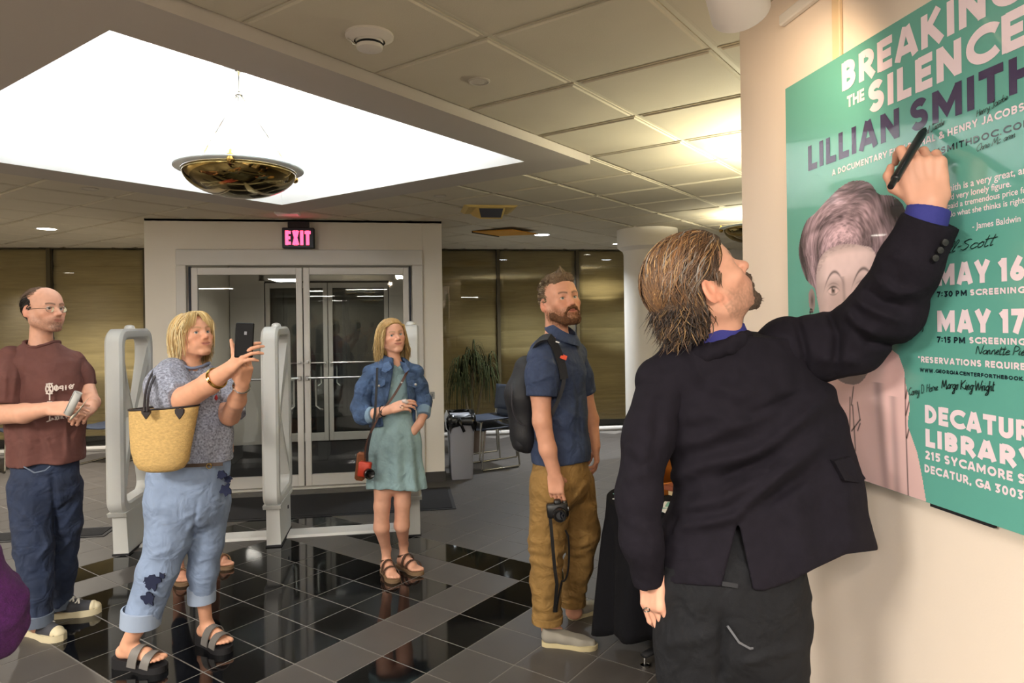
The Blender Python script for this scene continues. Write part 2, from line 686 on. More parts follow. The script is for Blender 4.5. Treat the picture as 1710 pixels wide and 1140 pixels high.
def shade(x0, x1, label, seed):
    rnd = random.Random(seed)
    w = x1 - x0 - .05
    nx = 14
    zs, off = [], []
    z = 2.63
    seams = []
    while z > .62:
        step = .235 + rnd.uniform(-.02, .02)
        seams.append((z, step))
        z -= step
    prof = []
    for z0, st_ in seams:
        for t in (0, .08, .3, .6, .88, .97):
            prof.append((z0 - st_ * t, .004 + .016 * math.sin(PI * min(1, t * 1.05)) * (.6 + .4 * rnd.random()) - (.010 if t > .95 else 0)))
    zz = prof[-1][0] - .01
    while zz > .21:
        st_ = .062 + rnd.uniform(-.012, .012)
        for t in (0, .25, .5, .8):
            prof.append((zz - st_ * t, .006 + .030 * math.sin(PI * t) * (.7 + .5 * rnd.random())))
        zz -= st_
    V, Fc = [], []
    for i, (z, o) in enumerate(prof):
        for k in range(nx + 1):
            u = k / nx
            V.append((-w / 2 + w * u, -o - .004 * math.sin(7 * u + seed + z * 3), z + .006 * math.sin(3.1 * u + seed * 2 + z * 5) * (1 if z < 2.5 else 0)))
    for i in range(len(prof) - 1):
        for k in range(nx):
            a = i * (nx + 1) + k
            Fc.append((a, a + nx + 1, a + nx + 2, a + 1))
    o = mesh_obj('window_shade', V, Fc, M_shade, None, True, None, ((x0 + x1) / 2, 9.765, 0))
    sm = o.modifiers.new('thick', 'SOLIDIFY')
    sm.thickness = .004
    tag(o, label, 'shade', 'pleated tan window shades')
    return o


wins = [(-6.80, -5.640, None), (-5.640, -4.478, 'tan pleated shade at the far left, behind the man in brown'), (-4.478, -3.317, 'tan pleated shade just left of the entrance wall'),
        (-3.317, -2.42, None), (.44, 1.379, 'tan pleated shade behind the leafy plant'), (1.379, 2.541, 'tan pleated shade behind the man with the backpack'),
        (2.541, 3.703, 'tan pleated shade beside and behind the round column'), (3.703, 4.865, 'tan pleated shade right of the column, behind the writer')]
for i, (x0, x1, lab) in enumerate(wins):
    window(i + 1, x0, x1)
    if lab:
        shade(x0, x1, lab, i + 1)
wall('wall_window', (5.03, 9.72, 1.325), (.34, .1, 2.65), M_white, 'wall end beside the windows')
# ------------------------------------------------------------------ pendant bowls
M_brass = mat('polished_bronze', '#8d7a4c', 0.07, metal=1.0, var=.12, vscale=5)
M_rim = mat('frosted_rim', '#e8f4f8', 0.25)
M_chrome = mat('chrome', '#dcdcda', 0.08, metal=1.0)


def pendant(loc, zrim, ztop, label, lit=True, watts=None, color=None):
    root = empty('pendant_lamp', (loc[0], loc[1], zrim - .20), 0, label, 'lamp', 'bronze bowl pendant lamps')
    R = .315
    prof_o = [(.001, 0.0)] + [(R * math.sin(t * PI / 2 * .98), .155 * (1 - math.cos(t * PI / 2 * .98))) for t in np.linspace(.08, 1, 12)]
    prof = prof_o + [(r * .975, z + .006) for r, z in reversed(prof_o)]
    b = MB()
    b.lathe(prof, 48, (0, 0, .045), cap=False)
    b.build('bowl', M_brass, root, True)
    b = MB()
    b.lathe([(.315, .197), (.350, .203), (.358, .207), (.358, .213), (.350, .213), (.315, .205), (.315, .197)], 48, cap=False)
    b.build('rim', M_rim, root, True)
    hub = max(.26, ztop - .17 - (zrim - .20))
    for k in range(3):
        a = math.radians(25 + 120 * k) + YAW
        p = np.array([.340 * math.cos(a), .340 * math.sin(a), .21])
        b = MB()
        b.tube([p, (0.012 * math.cos(a), 0.012 * math.sin(a), hub)], .0045, 8)
        b.build('rod', M_chrome, root, True)
        b = MB()
        b.lathe([(.001, -.022), (.015, -.016), (.021, 0), (.015, .014), (.017, .018), (.017, .028), (.008, .03), (.006, .05), (.001, .052)], 14, p - np.array([0, 0, .018]))
        b.build('finial', mat('brass', '#c8a860', .12, metal=1.0), root, True)
    b = MB()
    stem_ = max(.02, ztop - (zrim - .20) - hub)
    b.lathe([(.001, -.02), (.02, -.012), (.026, 0), (.02, .012), (.008, .018), (.006, .02), (.006, stem_), (.001, stem_)], 14, (0, 0, hub))
    b.build('hub', M_chrome, root, True)
    b = MB()
    b.lathe([(.02, -.035), (.028, -.02), (.012, -.008), (.085, -.006), (.088, 0), (.001, .001)], 28, (0, 0, ztop - (zrim - .20) - .002))
    b.build('canopy', M_chrome, root, True)
    if lit:
        for k in range(3):
            a = 2 * PI * k / 3 + .3
            b = MB()
            b.lathe([(.001, -.05), (.02, -.045), (.028, -.01), (.024, .03), (.001, .045)], 12, (.11 * math.cos(a), .11 * math.sin(a), .135))
            b.build('bulb', mat('bulb_glow', '#ffffff', .4, emit=(1, .98, .95), estr=30), root, True)
        l = bpy.data.lights.new('pendant_light', 'POINT')
        l.energy = watts or PENDANT_W
        l.color = color or COOL
        l.shadow_soft_size = .05
        lo = bpy.data.objects.new('pendant_light', l)
        COL.objects.link(lo)
        lo.parent = root
        lo.location = (0, 0, .155)
    return root


pendant((-.915, 4.20), 2.515, 3.13, 'shallow bronze bowl pendant hanging in the bright ceiling recess')
YEL = (1.0, .93, .66)
pendant((3.47, 6.27), 2.50, 2.64, 'bronze bowl pendant half hidden behind the edge of the poster wall', True, UPLIGHT_W * .35, YEL)
pendant((2.35, 3.55), 2.30, 2.64, 'bronze bowl pendant hidden behind the poster wall', True, UPLIGHT_W, YEL)
pendant((-.90, -1.90), 2.30, 2.64, 'unseen bronze bowl pendant added behind the photographer to brighten the ceiling', True, UPLIGHT_W, NEUTRAL)  # added uplight out of view, lifts the ceiling by bounce
pendant((-4.70, 1.20), 2.30, 2.64, 'unseen bronze bowl pendant added left of the view to brighten the ceiling', True, UPLIGHT_W, NEUTRAL)  # another added uplight out of view, for ceiling brightness

# ------------------------------------------------------------------ recessed downlights
def downlight(x, y, label, power=1.0, color=NEUTRAL, r=.085):
    root = empty('downlight', (x, y, (ZC if label.find('vestibule') < 0 else 2.619) - .007), 0, label, 'light', 'round recessed downlights')
    b = MB()
    b.lathe([(r, .001), (r + .012, -.004), (r + .022, -.002), (r + .024, .006)], 28, cap=False)
    b.build('trim_ring', M_frame, root, True)
    b = MB()
    b.lathe([(.001, -.001), (r + .002, -.001)], 28, cap=False)
    b.build('lens', mat('lens_glow_%s' % ('c' if color == COOL else 'w'), '#ffffff', .4, emit=(color if color == COOL else (1, .93, .8)), estr=9), root)
    area_light('downlight_lamp', (0, 0, -.012), (0, 0, 0), r * 2, 0, DOWNLIGHT_W * power, color, root, 'DISK', math.radians(130))
    return root


downlight(1.678, 8.036, 'lit round downlight right of the amber ceiling panel', .5, COOL)
downlight(3.479, 8.056, 'lit round downlight above the head of the writing man', .5, COOL)
downlight(-3.632, 7.83, 'lit round downlight at far left above the tan shades')
downlight(2.90, 8.95, 'small lit downlight beside the column near the windows', .3, r=.05)
downlight(-.99, 8.30, 'unseen round downlight added to brighten the entrance vestibule', .12)  # added lamp that lightens the vestibule interior
downlight(-6.2, 5.2, 'round downlight outside the left edge of the view')

# ------------------------------------------------------------------ unseen ceiling troffers behind the camera, the near ones added as fill
def troffer(x, y, w, l, power, color=NEUTRAL):
    root = empty('ceiling_light', (x, y, ZC - .012), 0, None, 'light', 'fluorescent ceiling lights behind the camera')
    b = MB()
    for c, s in (((0, -l / 2, 0), (w + .05, .03, .03)), ((0, l / 2, 0), (w + .05, .03, .03)), ((-w / 2, 0, 0), (.03, l, .03)), ((w / 2, 0, 0), (.03, l, .03))):
        b.box(c, s)
    b.build('frame', M_frame, root)
    b = MB()
    b.box((0, 0, .002), (w - .03, l - .03, .01))
    b.build('diffuser', mat('diffuser_glow', '#ffffff', .5, emit=(.93, .98, 1.0), estr=2.2), root)
    area_light('troffer_lamp', (0, 0, -.02), (0, 0, 0), w, l, power, color, root)
    tag(root, 'unseen fluorescent ceiling light for fill and reflections behind the photographer')
    return root


troffer(-2.6, .4, .6, 1.2, TROFFER_W * 1.5)  # near troffers: added fill for the people and the room
troffer(-2.6, -2.4, .6, 1.2, TROFFER_W)
troffer(.2, -1.4, .6, 1.2, TROFFER_W * 1.1)
troffer(-5.2, 2.0, .6, 1.2, TROFFER_W)
troffer(-5.2, -6.0, 1.2, .3, TROFFER_W * .6)
troffer(-1.0, -7.0, 1.2, .3, TROFFER_W * .6)
troffer(2.6, -9.0, 1.2, .3, TROFFER_W * .6)
troffer(-3.0, -12.0, 1.2, .3, TROFFER_W * .6)

# ------------------------------------------------------------------ track heads lighting the poster
def track_head(loc, target, label, power, color, size=85):
    root = empty('track_light', loc, 0, label, 'lamp', 'white cylinder lights on the ceiling')
    d = Vector(target) - Vector(loc)
    q = np.array(d.to_track_quat('-Z', 'Y').to_matrix())
    b = MB()
    prof = [(.060, .13), (.070, .10), (.070, -.085), (.064, -.088), (.060, -.06), (.054, .02), (.001, .03)]
    b.lathe(prof, 36, (0, 0, 0), q, cap=False)
    b.lathe([(.001, .135), (.060, .13)], 36, (0, 0, 0), q, cap=False)
    autosmooth(b.build('can', mat('white_enamel', '#dcd2c8', .35), root))
    b = MB()
    b.lathe([(.001, .02), (.045, .016)], 24, (0, 0, 0), q, cap=False)
    b.build('lens', mat('spot_glow', '#ffffff', .4, emit=(1, .85, .65), estr=12), root)
    b = MB()
    up = ZC - .012 - loc[2]
    b.tube([q @ np.array([0, 0, .12]), (0, 0, up)], .012, 10)
    b.box((0, 0, up), (.16, .06, .02), bev=.004)
    autosmooth(b.build('stem', mat('white_enamel'), root))
    sp = spot_light('track_lamp', tuple(q @ np.array([0, 0, -.085])), tuple(q @ np.array([0, 0, -2.0])), power, color, size, .7, .03, root)
    return root


track_head((.780, 1.50, 2.405), (1.22, 2.05, 2.02), 'white cylinder ceiling light in the top right corner by the poster', TRACK_W * .55, WARM, 120)
track_head((-.25, -.75, 2.455), (1.20, 1.45, 1.70), 'white cylinder ceiling light behind the camera aimed at the poster', TRACK_W * 1.6, (1.0, .80, .66), 75)

# ------------------------------------------------------------------ small ceiling fittings
sd = empty('smoke_detector', (-.097, 2.486, ZC - .008), 0, 'white domed smoke detector on the ceiling beside the recess', 'smoke detector')
b = MB()
b.lathe([(.085, .005), (.085, -.008), (.055, -.024)], 28, cap=False)
autosmooth(b.build('base', mat('abs_white', '#cfc8bd', .5), sd))
b = MB()
b.lathe([(.05, -.02), (.047, -.026), (.047, -.030)], 28, cap=False)
b.lathe([(.047, -.038), (.045, -.05), (.03, -.056), (.001, -.057)], 28, cap=False)
autosmooth(b.build('head', mat('abs_white'), sd))
b = MB()
b.lathe([(.042, -.028), (.042, -.040)], 24, cap=False)
b.build('vent_slot', M_dark, sd)
b = MB()
b.tube([(-.075, 0, -.012), (-.055, .01, -.03), (-.045, -.01, -.04)], .003, 6)
b.build('chrome_clip', M_chrome, sd, True)


def speaker(x, y, r, label):
    root = empty('ceiling_speaker', (x, y, ZC - .008), 0, label, 'speaker', 'round speaker grilles in the ceiling')
    b = MB()
    b.lathe([(r, .004), (r, -.004), (r - .006, -.007), (r - .010, -.005)], 28, cap=False)
    autosmooth(b.build('ring', mat('speaker_ring', '#b9b1a2', .5), root))
    b = MB()
    b.lathe([(r - .008, -.004), (.001, -.006)], 28, cap=False)
    b.build('grille', mat('speaker_grille', '#c9c1b2', .7, bump=.4, bscale=600), root, True)
    return root


speaker(.342, 2.90, .047, 'small round speaker grille on the ceiling right of the recess')
speaker(.327, 5.58, .05, 'small round grille on the ceiling beyond the right corner of the recess')
speaker(-2.264, 5.516, .06, 'small round grille on the ceiling left of the bronze bowl lamp')

bx = empty('wireless_unit', (-1.009, 6.5, ZC - .007), 0, 'flat white box on the ceiling above the exit sign', 'ceiling box')
b = MB()
b.box((0, 0, -.016), (.21, .16, .03), bev=.006)
b.build('body', mat('abs_bright', '#efeae4', .4), bx)
b = MB()
b.box((0, -.078, -.02), (.05, .008, .008), bev=.001)
b.build('slot', M_dark, bx)

pj = empty('ceiling_vent', (.80, 6.193, ZC - .007), 0, 'yellowed square ceiling unit with a dark slanted front', 'vent')
b = MB()
b.prism([(-.24, 0), (.24, 0), (.20, -.02), (-.20, -.02)], .40, 'y')
b.build('plate', mat('yellowed_plastic', '#c3a860', .55), pj)
b = MB()
V = [(-.13, -.18, -.018), (.13, -.18, -.018), (.17, .17, -.018), (-.15, .17, -.018), (-.10, -.16, -.115), (.10, -.16, -.115), (.15, .13, -.05), (-.13, .13, -.05)]
b.add(V, [(0, 1, 5, 4), (1, 2, 6, 5), (2, 3, 7, 6), (3, 0, 4, 7), (4, 5, 6, 7), (3, 2, 1, 0)])
b.build('hood', mat('yellowed_plastic'), pj)
b = MB()
b.add([(-.108, -.188, -.028), (.108, -.188, -.028), (.088, -.171, -.105), (-.088, -.171, -.105), (-.108, -.17, -.028), (.108, -.17, -.028), (.088, -.155, -.105), (-.088, -.155, -.105)],
      [(0, 3, 2, 1), (0, 1, 5, 4), (1, 2, 6, 5), (2, 3, 7, 6), (3, 0, 4, 7), (4, 5, 6, 7)])
b.build('dark_grille', mat('navy_grille', '#1d2338', .4), pj)

ap = empty('amber_panel', (1.18, 7.70, ZC - .007), PI / 4, 'amber access panel hanging slightly open in the ceiling', 'panel')
b = MB()
b.box((0, 0, -.022), (.50, .56, .012), rotm('X', .05), bev=.003)
b.build('leaf', mat('amber_board', '#c98f2e', .6, var=.08), ap)
b = MB()
b.box((0, .275, -.012), (.50, .012, .025))
b.build('hinge', M_dark, ap)

ex = empty('exit_sign', (-.975, YD - .055, 2.354), 0, 'black exit sign with glowing red letters above the double doors', 'sign')
b = MB()
b.box((0, 0, .10), (.30, .075, .20), bev=.006)
b.build('housing', mat('sign_black', '#1c1d24', .45), ex)
b = MB()
b.box((0, .005, .232), (.20, .06, .065), bev=.005)
b.build('mount', mat('sign_black'), ex)
b = MB()
b.box((0, -.0385, .10), (.282, .004, .18))
b.build('face', mat('sign_face', '#262a3a', .35), ex)
# ------------------------------------------------------------------ implicit modelling of bodies and clothes
def unit(v):
    v = np.asarray(v, float)
    return v / (np.linalg.norm(v) + 1e-12)


class Sdf:
    """smooth union / subtraction of round cones and ellipsoids, meshed with surface nets"""
    def __init__(self):
        self.p = []

    # every primitive: (kind, data, k, sign, centre, bounding radius)
    def cone(self, a, b, ra, rb, k=.02, sub=False, sq=None):
        a, b = np.array(a, float), np.array(b, float)
        c = (a + b) / 2
        R = np.linalg.norm(b - a) / 2 + max(ra, rb) * (max(1.0, sq[1]) if sq else 1.0)
        self.p.append(('c', (a, b, ra, rb, (unit(sq[0]), sq[1]) if sq else None), k, sub, c, R))
        return self

    def chain(self, pts, rs, k=.02, sub=False, sq=None):
        for i in range(len(pts) - 1):
            self.cone(pts[i], pts[i + 1], rs[i], rs[i + 1], k if i == 0 else min(k, .012) if False else k, sub, sq)
        return self

    def ell(self, c, r, R=None, k=.02, sub=False):
        c = np.array(c, float)
        self.p.append(('e', (c, np.array(r, float), None if R is None else np.array(R, float)), k, sub, c, float(max(r))))
        return self

    def rbox(self, c, h, r, R=None, k=.02, sub=False):
        c = np.array(c, float)
        self.p.append(('b', (c, np.array(h, float), r, None if R is None else np.array(R, float)), k, sub, c, float(np.linalg.norm(h)) + r))
        return self

    def xform(self, R, t, s=1.0):
        """rigid move of all primitives (in place)"""
        R, t = np.array(R, float), np.array(t, float)
        out = []
        for kd, d, k, sub, c, br in self.p:
            if kd == 'c':
                a, b, ra, rb, sq = d
                d = (R @ a * s + t, R @ b * s + t, ra * s, rb * s, (R @ sq[0], sq[1]) if sq else None)
            else:
                if kd == 'e':
                    d = (R @ d[0] * s + t, d[1] * s, R if d[2] is None else R @ d[2])
                else:
                    d = (R @ d[0] * s + t, d[1] * s, d[2] * s, R if d[3] is None else R @ d[3])
            out.append((kd, d, k * s, sub, R @ c * s + t, br * s))
        self.p = out
        return self

    def merge(self, o):
        self.p += o.p
        return self

    @staticmethod
    def _d(pr, P):
        kd, d = pr[0], pr[1]
        if kd == 'c':
            a, b, ra, rb, sq = d
            pa = P - a.astype(np.float32)
            ba = (b - a)
            m = 1.0
            if sq is not None:
                n, s = sq
                n32 = n.astype(np.float32)
                pa = pa + (pa @ n32)[:, None] * n32 * np.float32(1.0 / s - 1.0)
                ba = ba + n * np.dot(ba, n) * (1.0 / s - 1.0)
                m = min(1.0, s)
            ba32 = ba.astype(np.float32)
            L = float(ba @ ba) + 1e-12
            t = np.clip((pa @ ba32) / np.float32(L), 0, 1)
            q = pa - t[:, None] * ba32
            return (np.sqrt((q * q).sum(1)) - (ra + (rb - ra) * t)) * np.float32(m)
        if kd == 'e':
            c, r, R = d
            q = P - c.astype(np.float32)
            if R is not None:
                q = q @ R.astype(np.float32)
            r32 = r.astype(np.float32)
            q0 = q / r32
            k0 = np.sqrt((q0 * q0).sum(1)) + 1e-9
            q1 = q0 / r32
            k1 = np.sqrt((q1 * q1).sum(1)) + 1e-9
            return np.where(k0 < .25, (k0 - 1) * np.float32(r.min()), k0 * (k0 - 1) / k1)
        c, h, r, R = d
        q = P - c.astype(np.float32)
        if R is not None:
            q = q @ R.astype(np.float32)
        q = np.abs(q) - (h - r).astype(np.float32)
        return np.sqrt((np.maximum(q, 0) ** 2).sum(1)) + np.minimum(q.max(1), 0) - np.float32(r)

    def eval(self, P, prims=None):
        d = np.full(len(P), 9.0, np.float32)
        for pr in (self.p if prims is None else prims):
            e = self._d(pr, P)
            k = pr[2]
            if pr[3]:
                if k > 0:
                    h = np.clip(.5 - .5 * (d + e) / k, 0, 1)
                    d = d + (-e - d) * h + k * h * (1 - h)
                else:
                    d = np.maximum(d, -e)
            else:
                if k > 0:
                    h = np.maximum(k - np.abs(d - e), 0) / np.float32(k)
                    d = np.minimum(d, e) - h * h * np.float32(k * .25)
                else:
                    d = np.minimum(d, e)
        return d

    def mesh(self, lo, hi, h, post=None, block=12, pad=.03):
        """surface nets inside the box lo..hi with cell h; post(P, d) -> d may cut or displace"""
        lo, hi = np.array(lo, float), np.array(hi, float)
        n = np.ceil((hi - lo) / h / block).astype(int) * block
        vol = np.full(n + 1, .5, np.float32)
        nb = n // block
        half = block * h * .5
        rad = half * math.sqrt(3)
        ii = np.stack(np.meshgrid(*[np.arange(x) for x in nb], indexing='ij'), -1).reshape(-1, 3)
        C = lo + (ii * block + block / 2) * h
        dmin = np.full((len(C), len(self.p)), 9.0, np.float32)
        for k, pr in enumerate(self.p):
            near = np.linalg.norm(C - pr[4], axis=1) < pr[5] + rad + pad + pr[2]
            if near.any():
                dmin[near, k] = self._d(pr, C[near].astype(np.float32))
        g = np.arange(block + 1)
        off = np.stack(np.meshgrid(g, g, g, indexing='ij'), -1).reshape(-1, 3)
        thr = np.array([rad * 1.35 + pad + pr[2] for pr in self.p], np.float32)
        add = np.array([not pr[3] for pr in self.p])
        subs = ~add
        pos = dmin[:, add].min(1)
        near = dmin < thr
        for bi in np.nonzero(pos <= rad * 1.2 + pad)[0]:
            ks = np.nonzero(near[bi])[0]
            if not len(ks):
                continue
            sel = [self.p[k] for k in ks]
            dd = pos[bi]
            i0 = ii[bi] * block
            sl = tuple(slice(i0[a], i0[a] + block + 1) for a in range(3))
            if dd < -(rad * 1.4 + pad) and post is None and not any(pr[3] for pr in sel):
                vol[sl] = -.5
                continue
            P = (lo + (off + i0) * h).astype(np.float32)
            d = self.eval(P, sel)
            if post is not None:
                d = post(P, d)
            vol[sl] = d.reshape(block + 1, block + 1, block + 1)
        return surface_nets(vol, lo, h)


def surface_nets(vol, lo, h):
    s = vol < 0
    n = np.array(vol.shape)
    cnt = np.zeros(n - 1, np.uint8)
    for a in (0, 1):
        for b in (0, 1):
            for c in (0, 1):
                cnt += s[a:n[0] - 1 + a, b:n[1] - 1 + b, c:n[2] - 1 + c]
    act = (cnt > 0) & (cnt < 8)
    idx = np.full(n - 1, -1, np.int32)
    I = np.argwhere(act)
    idx[act] = np.arange(len(I))
    acc = np.zeros((len(I), 3), np.float32)
    num = np.zeros(len(I), np.float32)
    cor = [(a, b, c) for a in (0, 1) for b in (0, 1) for c in (0, 1)]
    val = {c: vol[I[:, 0] + c[0], I[:, 1] + c[1], I[:, 2] + c[2]] for c in cor}
    for c in cor:
        for ax in range(3):
            if c[ax] == 0:
                c2 = tuple(1 if k == ax else c[k] for k in range(3))
                v0, v1 = val[c], val[c2]
                m = (v0 < 0) != (v1 < 0)
                t = np.where(m, v0 / np.where(m, v0 - v1, 1), 0)
                p = np.zeros((len(I), 3), np.float32)
                for k in range(3):
                    p[:, k] = c[k]
                p[:, ax] = t
                acc += p * m[:, None]
                num += m
    V = lo + (I + acc / np.maximum(num, 1)[:, None]) * h
    Q = []
    for ax in range(3):
        u, w = [(1, 2), (2, 0), (0, 1)][ax]
        sl0 = [slice(None)] * 3
        sl1 = [slice(None)] * 3
        sl0[ax] = slice(0, n[ax] - 1)
        sl1[ax] = slice(1, n[ax])
        for k in (u, w):
            sl0[k] = slice(1, n[k] - 1)
            sl1[k] = slice(1, n[k] - 1)
        a, b = s[tuple(sl0)], s[tuple(sl1)]
        E = np.argwhere(a != b)
        if not len(E):
            continue
        ins = a[E[:, 0], E[:, 1], E[:, 2]]
        base = E.copy()
        base[:, u] += 1
        base[:, w] += 1
        def cell(du, dw):
            q = base.copy()
            q[:, u] += du
            q[:, w] += dw
            return idx[q[:, 0], q[:, 1], q[:, 2]]
        q = np.stack([cell(-1, -1), cell(0, -1), cell(0, 0), cell(-1, 0)], 1)
        q[~ins] = q[~ins][:, ::-1]
        Q.append(q)
    Q = np.concatenate(Q) if Q else np.zeros((0, 4), np.int32)
    Q = Q[(Q >= 0).all(1)]
    return V, Q


def laplace(V, Q, it=1, lam=.5):
    for _ in range(it):
        acc = np.zeros_like(V)
        cnt = np.zeros(len(V))
        for a, b in ((0, 1), (1, 2), (2, 3), (3, 0)):
            np.add.at(acc, Q[:, a], V[Q[:, b]])
            np.add.at(acc, Q[:, b], V[Q[:, a]])
            np.add.at(cnt, Q[:, a], 1)
            np.add.at(cnt, Q[:, b], 1)
        ok = cnt > 0
        V = V.copy()
        V[ok] += lam * (acc[ok] / cnt[ok][:, None] - V[ok])
    return V


def join(parts):
    V, Q, n = [], [], 0
    for v, q in parts:
        V.append(v)
        Q.append(q + n)
        n += len(v)
    return np.concatenate(V), np.concatenate(Q)


def clip_box(V, Q, lo, hi, keep_inside=True):
    c = V[Q].mean(1)
    ins = ((c > np.array(lo)) & (c < np.array(hi))).all(1)
    Q = Q[ins if keep_inside else ~ins]
    used = np.unique(Q)
    mp = np.full(len(V), -1)
    mp[used] = np.arange(len(used))
    return V[used], mp[Q]


# value noise for cloth
_rng = np.random.RandomState(3)
_perm = _rng.rand(64, 64, 64).astype(np.float32)

def vnoise(P, sc):
    q = P * np.float32(sc) + 17.3
    i = np.floor(q).astype(np.int32)
    f = (q - i).astype(np.float32)
    f = f * f * (3 - 2 * f)
    i &= 63
    j = (i + 1) & 63
    x0, y0, z0 = i.T
    x1, y1, z1 = j.T
    fx, fy, fz = f.T
    c = _perm
    a = (c[x0, y0, z0] * (1 - fx) + c[x1, y0, z0] * fx) * (1 - fy) + (c[x0, y1, z0] * (1 - fx) + c[x1, y1, z0] * fx) * fy
    b = (c[x0, y0, z1] * (1 - fx) + c[x1, y0, z1] * fx) * (1 - fy) + (c[x0, y1, z1] * (1 - fx) + c[x1, y1, z1] * fx) * fy
    return (a * (1 - fz) + b * fz) - .5


def seg_dist(P, a, b):
    a, b = np.array(a, np.float32), np.array(b, np.float32)
    ba = b - a
    t = np.clip(((P - a) @ ba) / float(ba @ ba + 1e-12), 0, 1)
    q = P - a - t[:, None] * ba
    return np.sqrt((q * q).sum(1)), t


def folds(P, d, lines):
    """lines: (points, width, height): ridges (or creases with negative height) on the near side of a cloth"""
    # measured along the lines of sight at one metre, so a fold stays where it was drawn on a deep surface
    dep = np.maximum(P[:, 1], .3)
    X = np.stack([P[:, 0] / dep, (P[:, 2] - np.float32(CAMH)) / dep], 1)
    for pts, w, hgt in lines:
        q = np.array(pts, np.float32)
        ym = float(q[:, 1].mean())
        q2 = np.stack([q[:, 0] / q[:, 1], q[:, 1], (q[:, 2] - CAMH) / q[:, 1]], 1).astype(np.float32)
        w = w / ym
        lo, hi = q2.min(0) - 3 * w, q2.max(0) + 3 * w
        m = (X[:, 0] > lo[0]) & (X[:, 0] < hi[0]) & (X[:, 1] > lo[2]) & (X[:, 1] < hi[2]) & (P[:, 1] < ym + .18)
        q = q2
        if not m.any():
            continue
        Y = X[m]
        best = None
        ntot = len(q) - 1
        fade = None
        for i in range(ntot):
            a, b = q[i, [0, 2]], q[i + 1, [0, 2]]
            ba = b - a
            t = np.clip(((Y - a) @ ba) / float(ba @ ba + 1e-12), 0, 1)
            e = np.sqrt(((Y - a - t[:, None] * ba) ** 2).sum(1))
            g = (i + t) / ntot
            if best is None:
                best, fade = e, g
            else:
                k = e < best
                best = np.where(k, e, best)
                fade = np.where(k, g, fade)
        amp = np.minimum(1, 4 * np.minimum(fade, 1 - fade) + .25)
        d = d.copy()
        d[m] -= np.float32(hgt) * (amp * np.exp(-(best / np.float32(w)) ** 2)).astype(np.float32)
    return d


# ------------------------------------------------------------------ heads and hands
def head_sdf(smile=0.0, nose=1.0, jaw=1.0, female=False, lips=1.0, mouth_open=0.0):
    """origin between the eyes' depth axis: x = the person's left..right, +y = face, z up, crown +.118, chin -.118"""
    s = Sdf()
    s.ell((0, -.014, .030), (.0745, .0955, .086), k=.02)
    s.ell((0, .020, .046), (.066, .070, .062), k=.03)
    s.ell((0, .026, -.030), (.0605, .063, .082), k=.035)
    w = .050 * jaw
    for e in (-1, 1):
        s.cone((e * w, .000, -.058), (e * .018, .068, -.101), .022, .0145 * (0.9 if female else 1.08), k=.025)
        s.cone((e * w * 1.08, -.012, -.022), (e * w, .000, -.058), .020, .022, k=.03)
        s.ell((e * .043, .057, -.024), (.023, .022, .017), k=.025)
        s.ell((e * .026, .066, -.058), (.022, .018, .020), k=.025)
    s.ell((0, .075, -.100), (.021, .0165, .0155), k=.018)
    # brow
    for e in (-1, 1):
        s.cone((e * .010, .080, .018), (e * .046, .066, .020), .010 if not female else .0075, .008, k=.02)
    # sockets and lids
    for e in (-1, 1):
        s.ell((e * .0315, .098, -.001), (.0200, .0190, .0125), k=.012, sub=True)
        up_ = [(e * .0160, .0775, -.0005), (e * .0240, .0830, .0078), (e * .0360, .0830, .0086), (e * .0490, .0730, .0005)]
        lo_ = [(e * .0160, .0775, -.0020), (e * .0255, .0815, -.0098), (e * .0365, .0805, -.0098), (e * .0490, .0730, -.0010)]
        s.chain(up_, [.0028, .0034, .0034, .0028], k=.003)
        s.chain(lo_, [.0026, .0030, .0030, .0026], k=.003)
    # nose
    s.cone((0, .083, .006), (0, .1075 * nose ** .3, -.028), .0075, .0105, k=.014)
    s.ell((0, .1085, -.0315), (.0105, .0110, .0095), k=.008)
    for e in (-1, 1):
        s.ell((e * .0110, .0955, -.0345), (.0078, .0105, .0072), k=.007)
        s.ell((e * .0062, .1030, -.0425), (.0038, .0055, .0032), k=.003, sub=True)
    # mouth
    up = .007 * smile
    wd = .022 + .005 * smile
    s.ell((0, .0795, -.060), (.031, .0140, .020), k=.02)
    for e in (-1, 1):
        s.chain([(0, .0915, -.0580), (e * wd * .5, .0890, -.0575 + up * .2), (e * wd, .0790, -.0620 + up)], [.0040 * lips, .0036 * lips, .0022], k=.006)
        s.chain([(0, .0905, -.0685 - mouth_open), (e * wd * .5, .0880, -.0675 - mouth_open * .7 + up * .3), (e * wd, .0790, -.0630 + up)], [.0048 * lips, .0040 * lips, .0022], k=.006)
        s.chain([(0, .0975, -.0630 - mouth_open * .5), (e * wd * .6, .0940, -.0622 - mouth_open * .4 + up * .35), (e * (wd + .004), .0840, -.0622 + up)], [.0016 + mouth_open * .5, .0014 + mouth_open * .4, .0010], k=.003, sub=True)
    # ears
    for e in (-1, 1):
        Re = rotm('Z', e * .42) @ rotm('X', -.20)
        s.ell((e * .0815, -.018, -.004), (.0065, .0185, .0320), Re, k=.004)
        s.ell((e * .0885, -.014, .002), (.0060, .0105, .0180), Re, k=.003, sub=True)
        s.cone((e * .0745, -.004, -.012), (e * .0775, -.006, -.006), .0065, .0050, k=.004)
        s.ell((e * .0790, -.010, -.030), (.0060, .0080, .0095), k=.005)
    return s


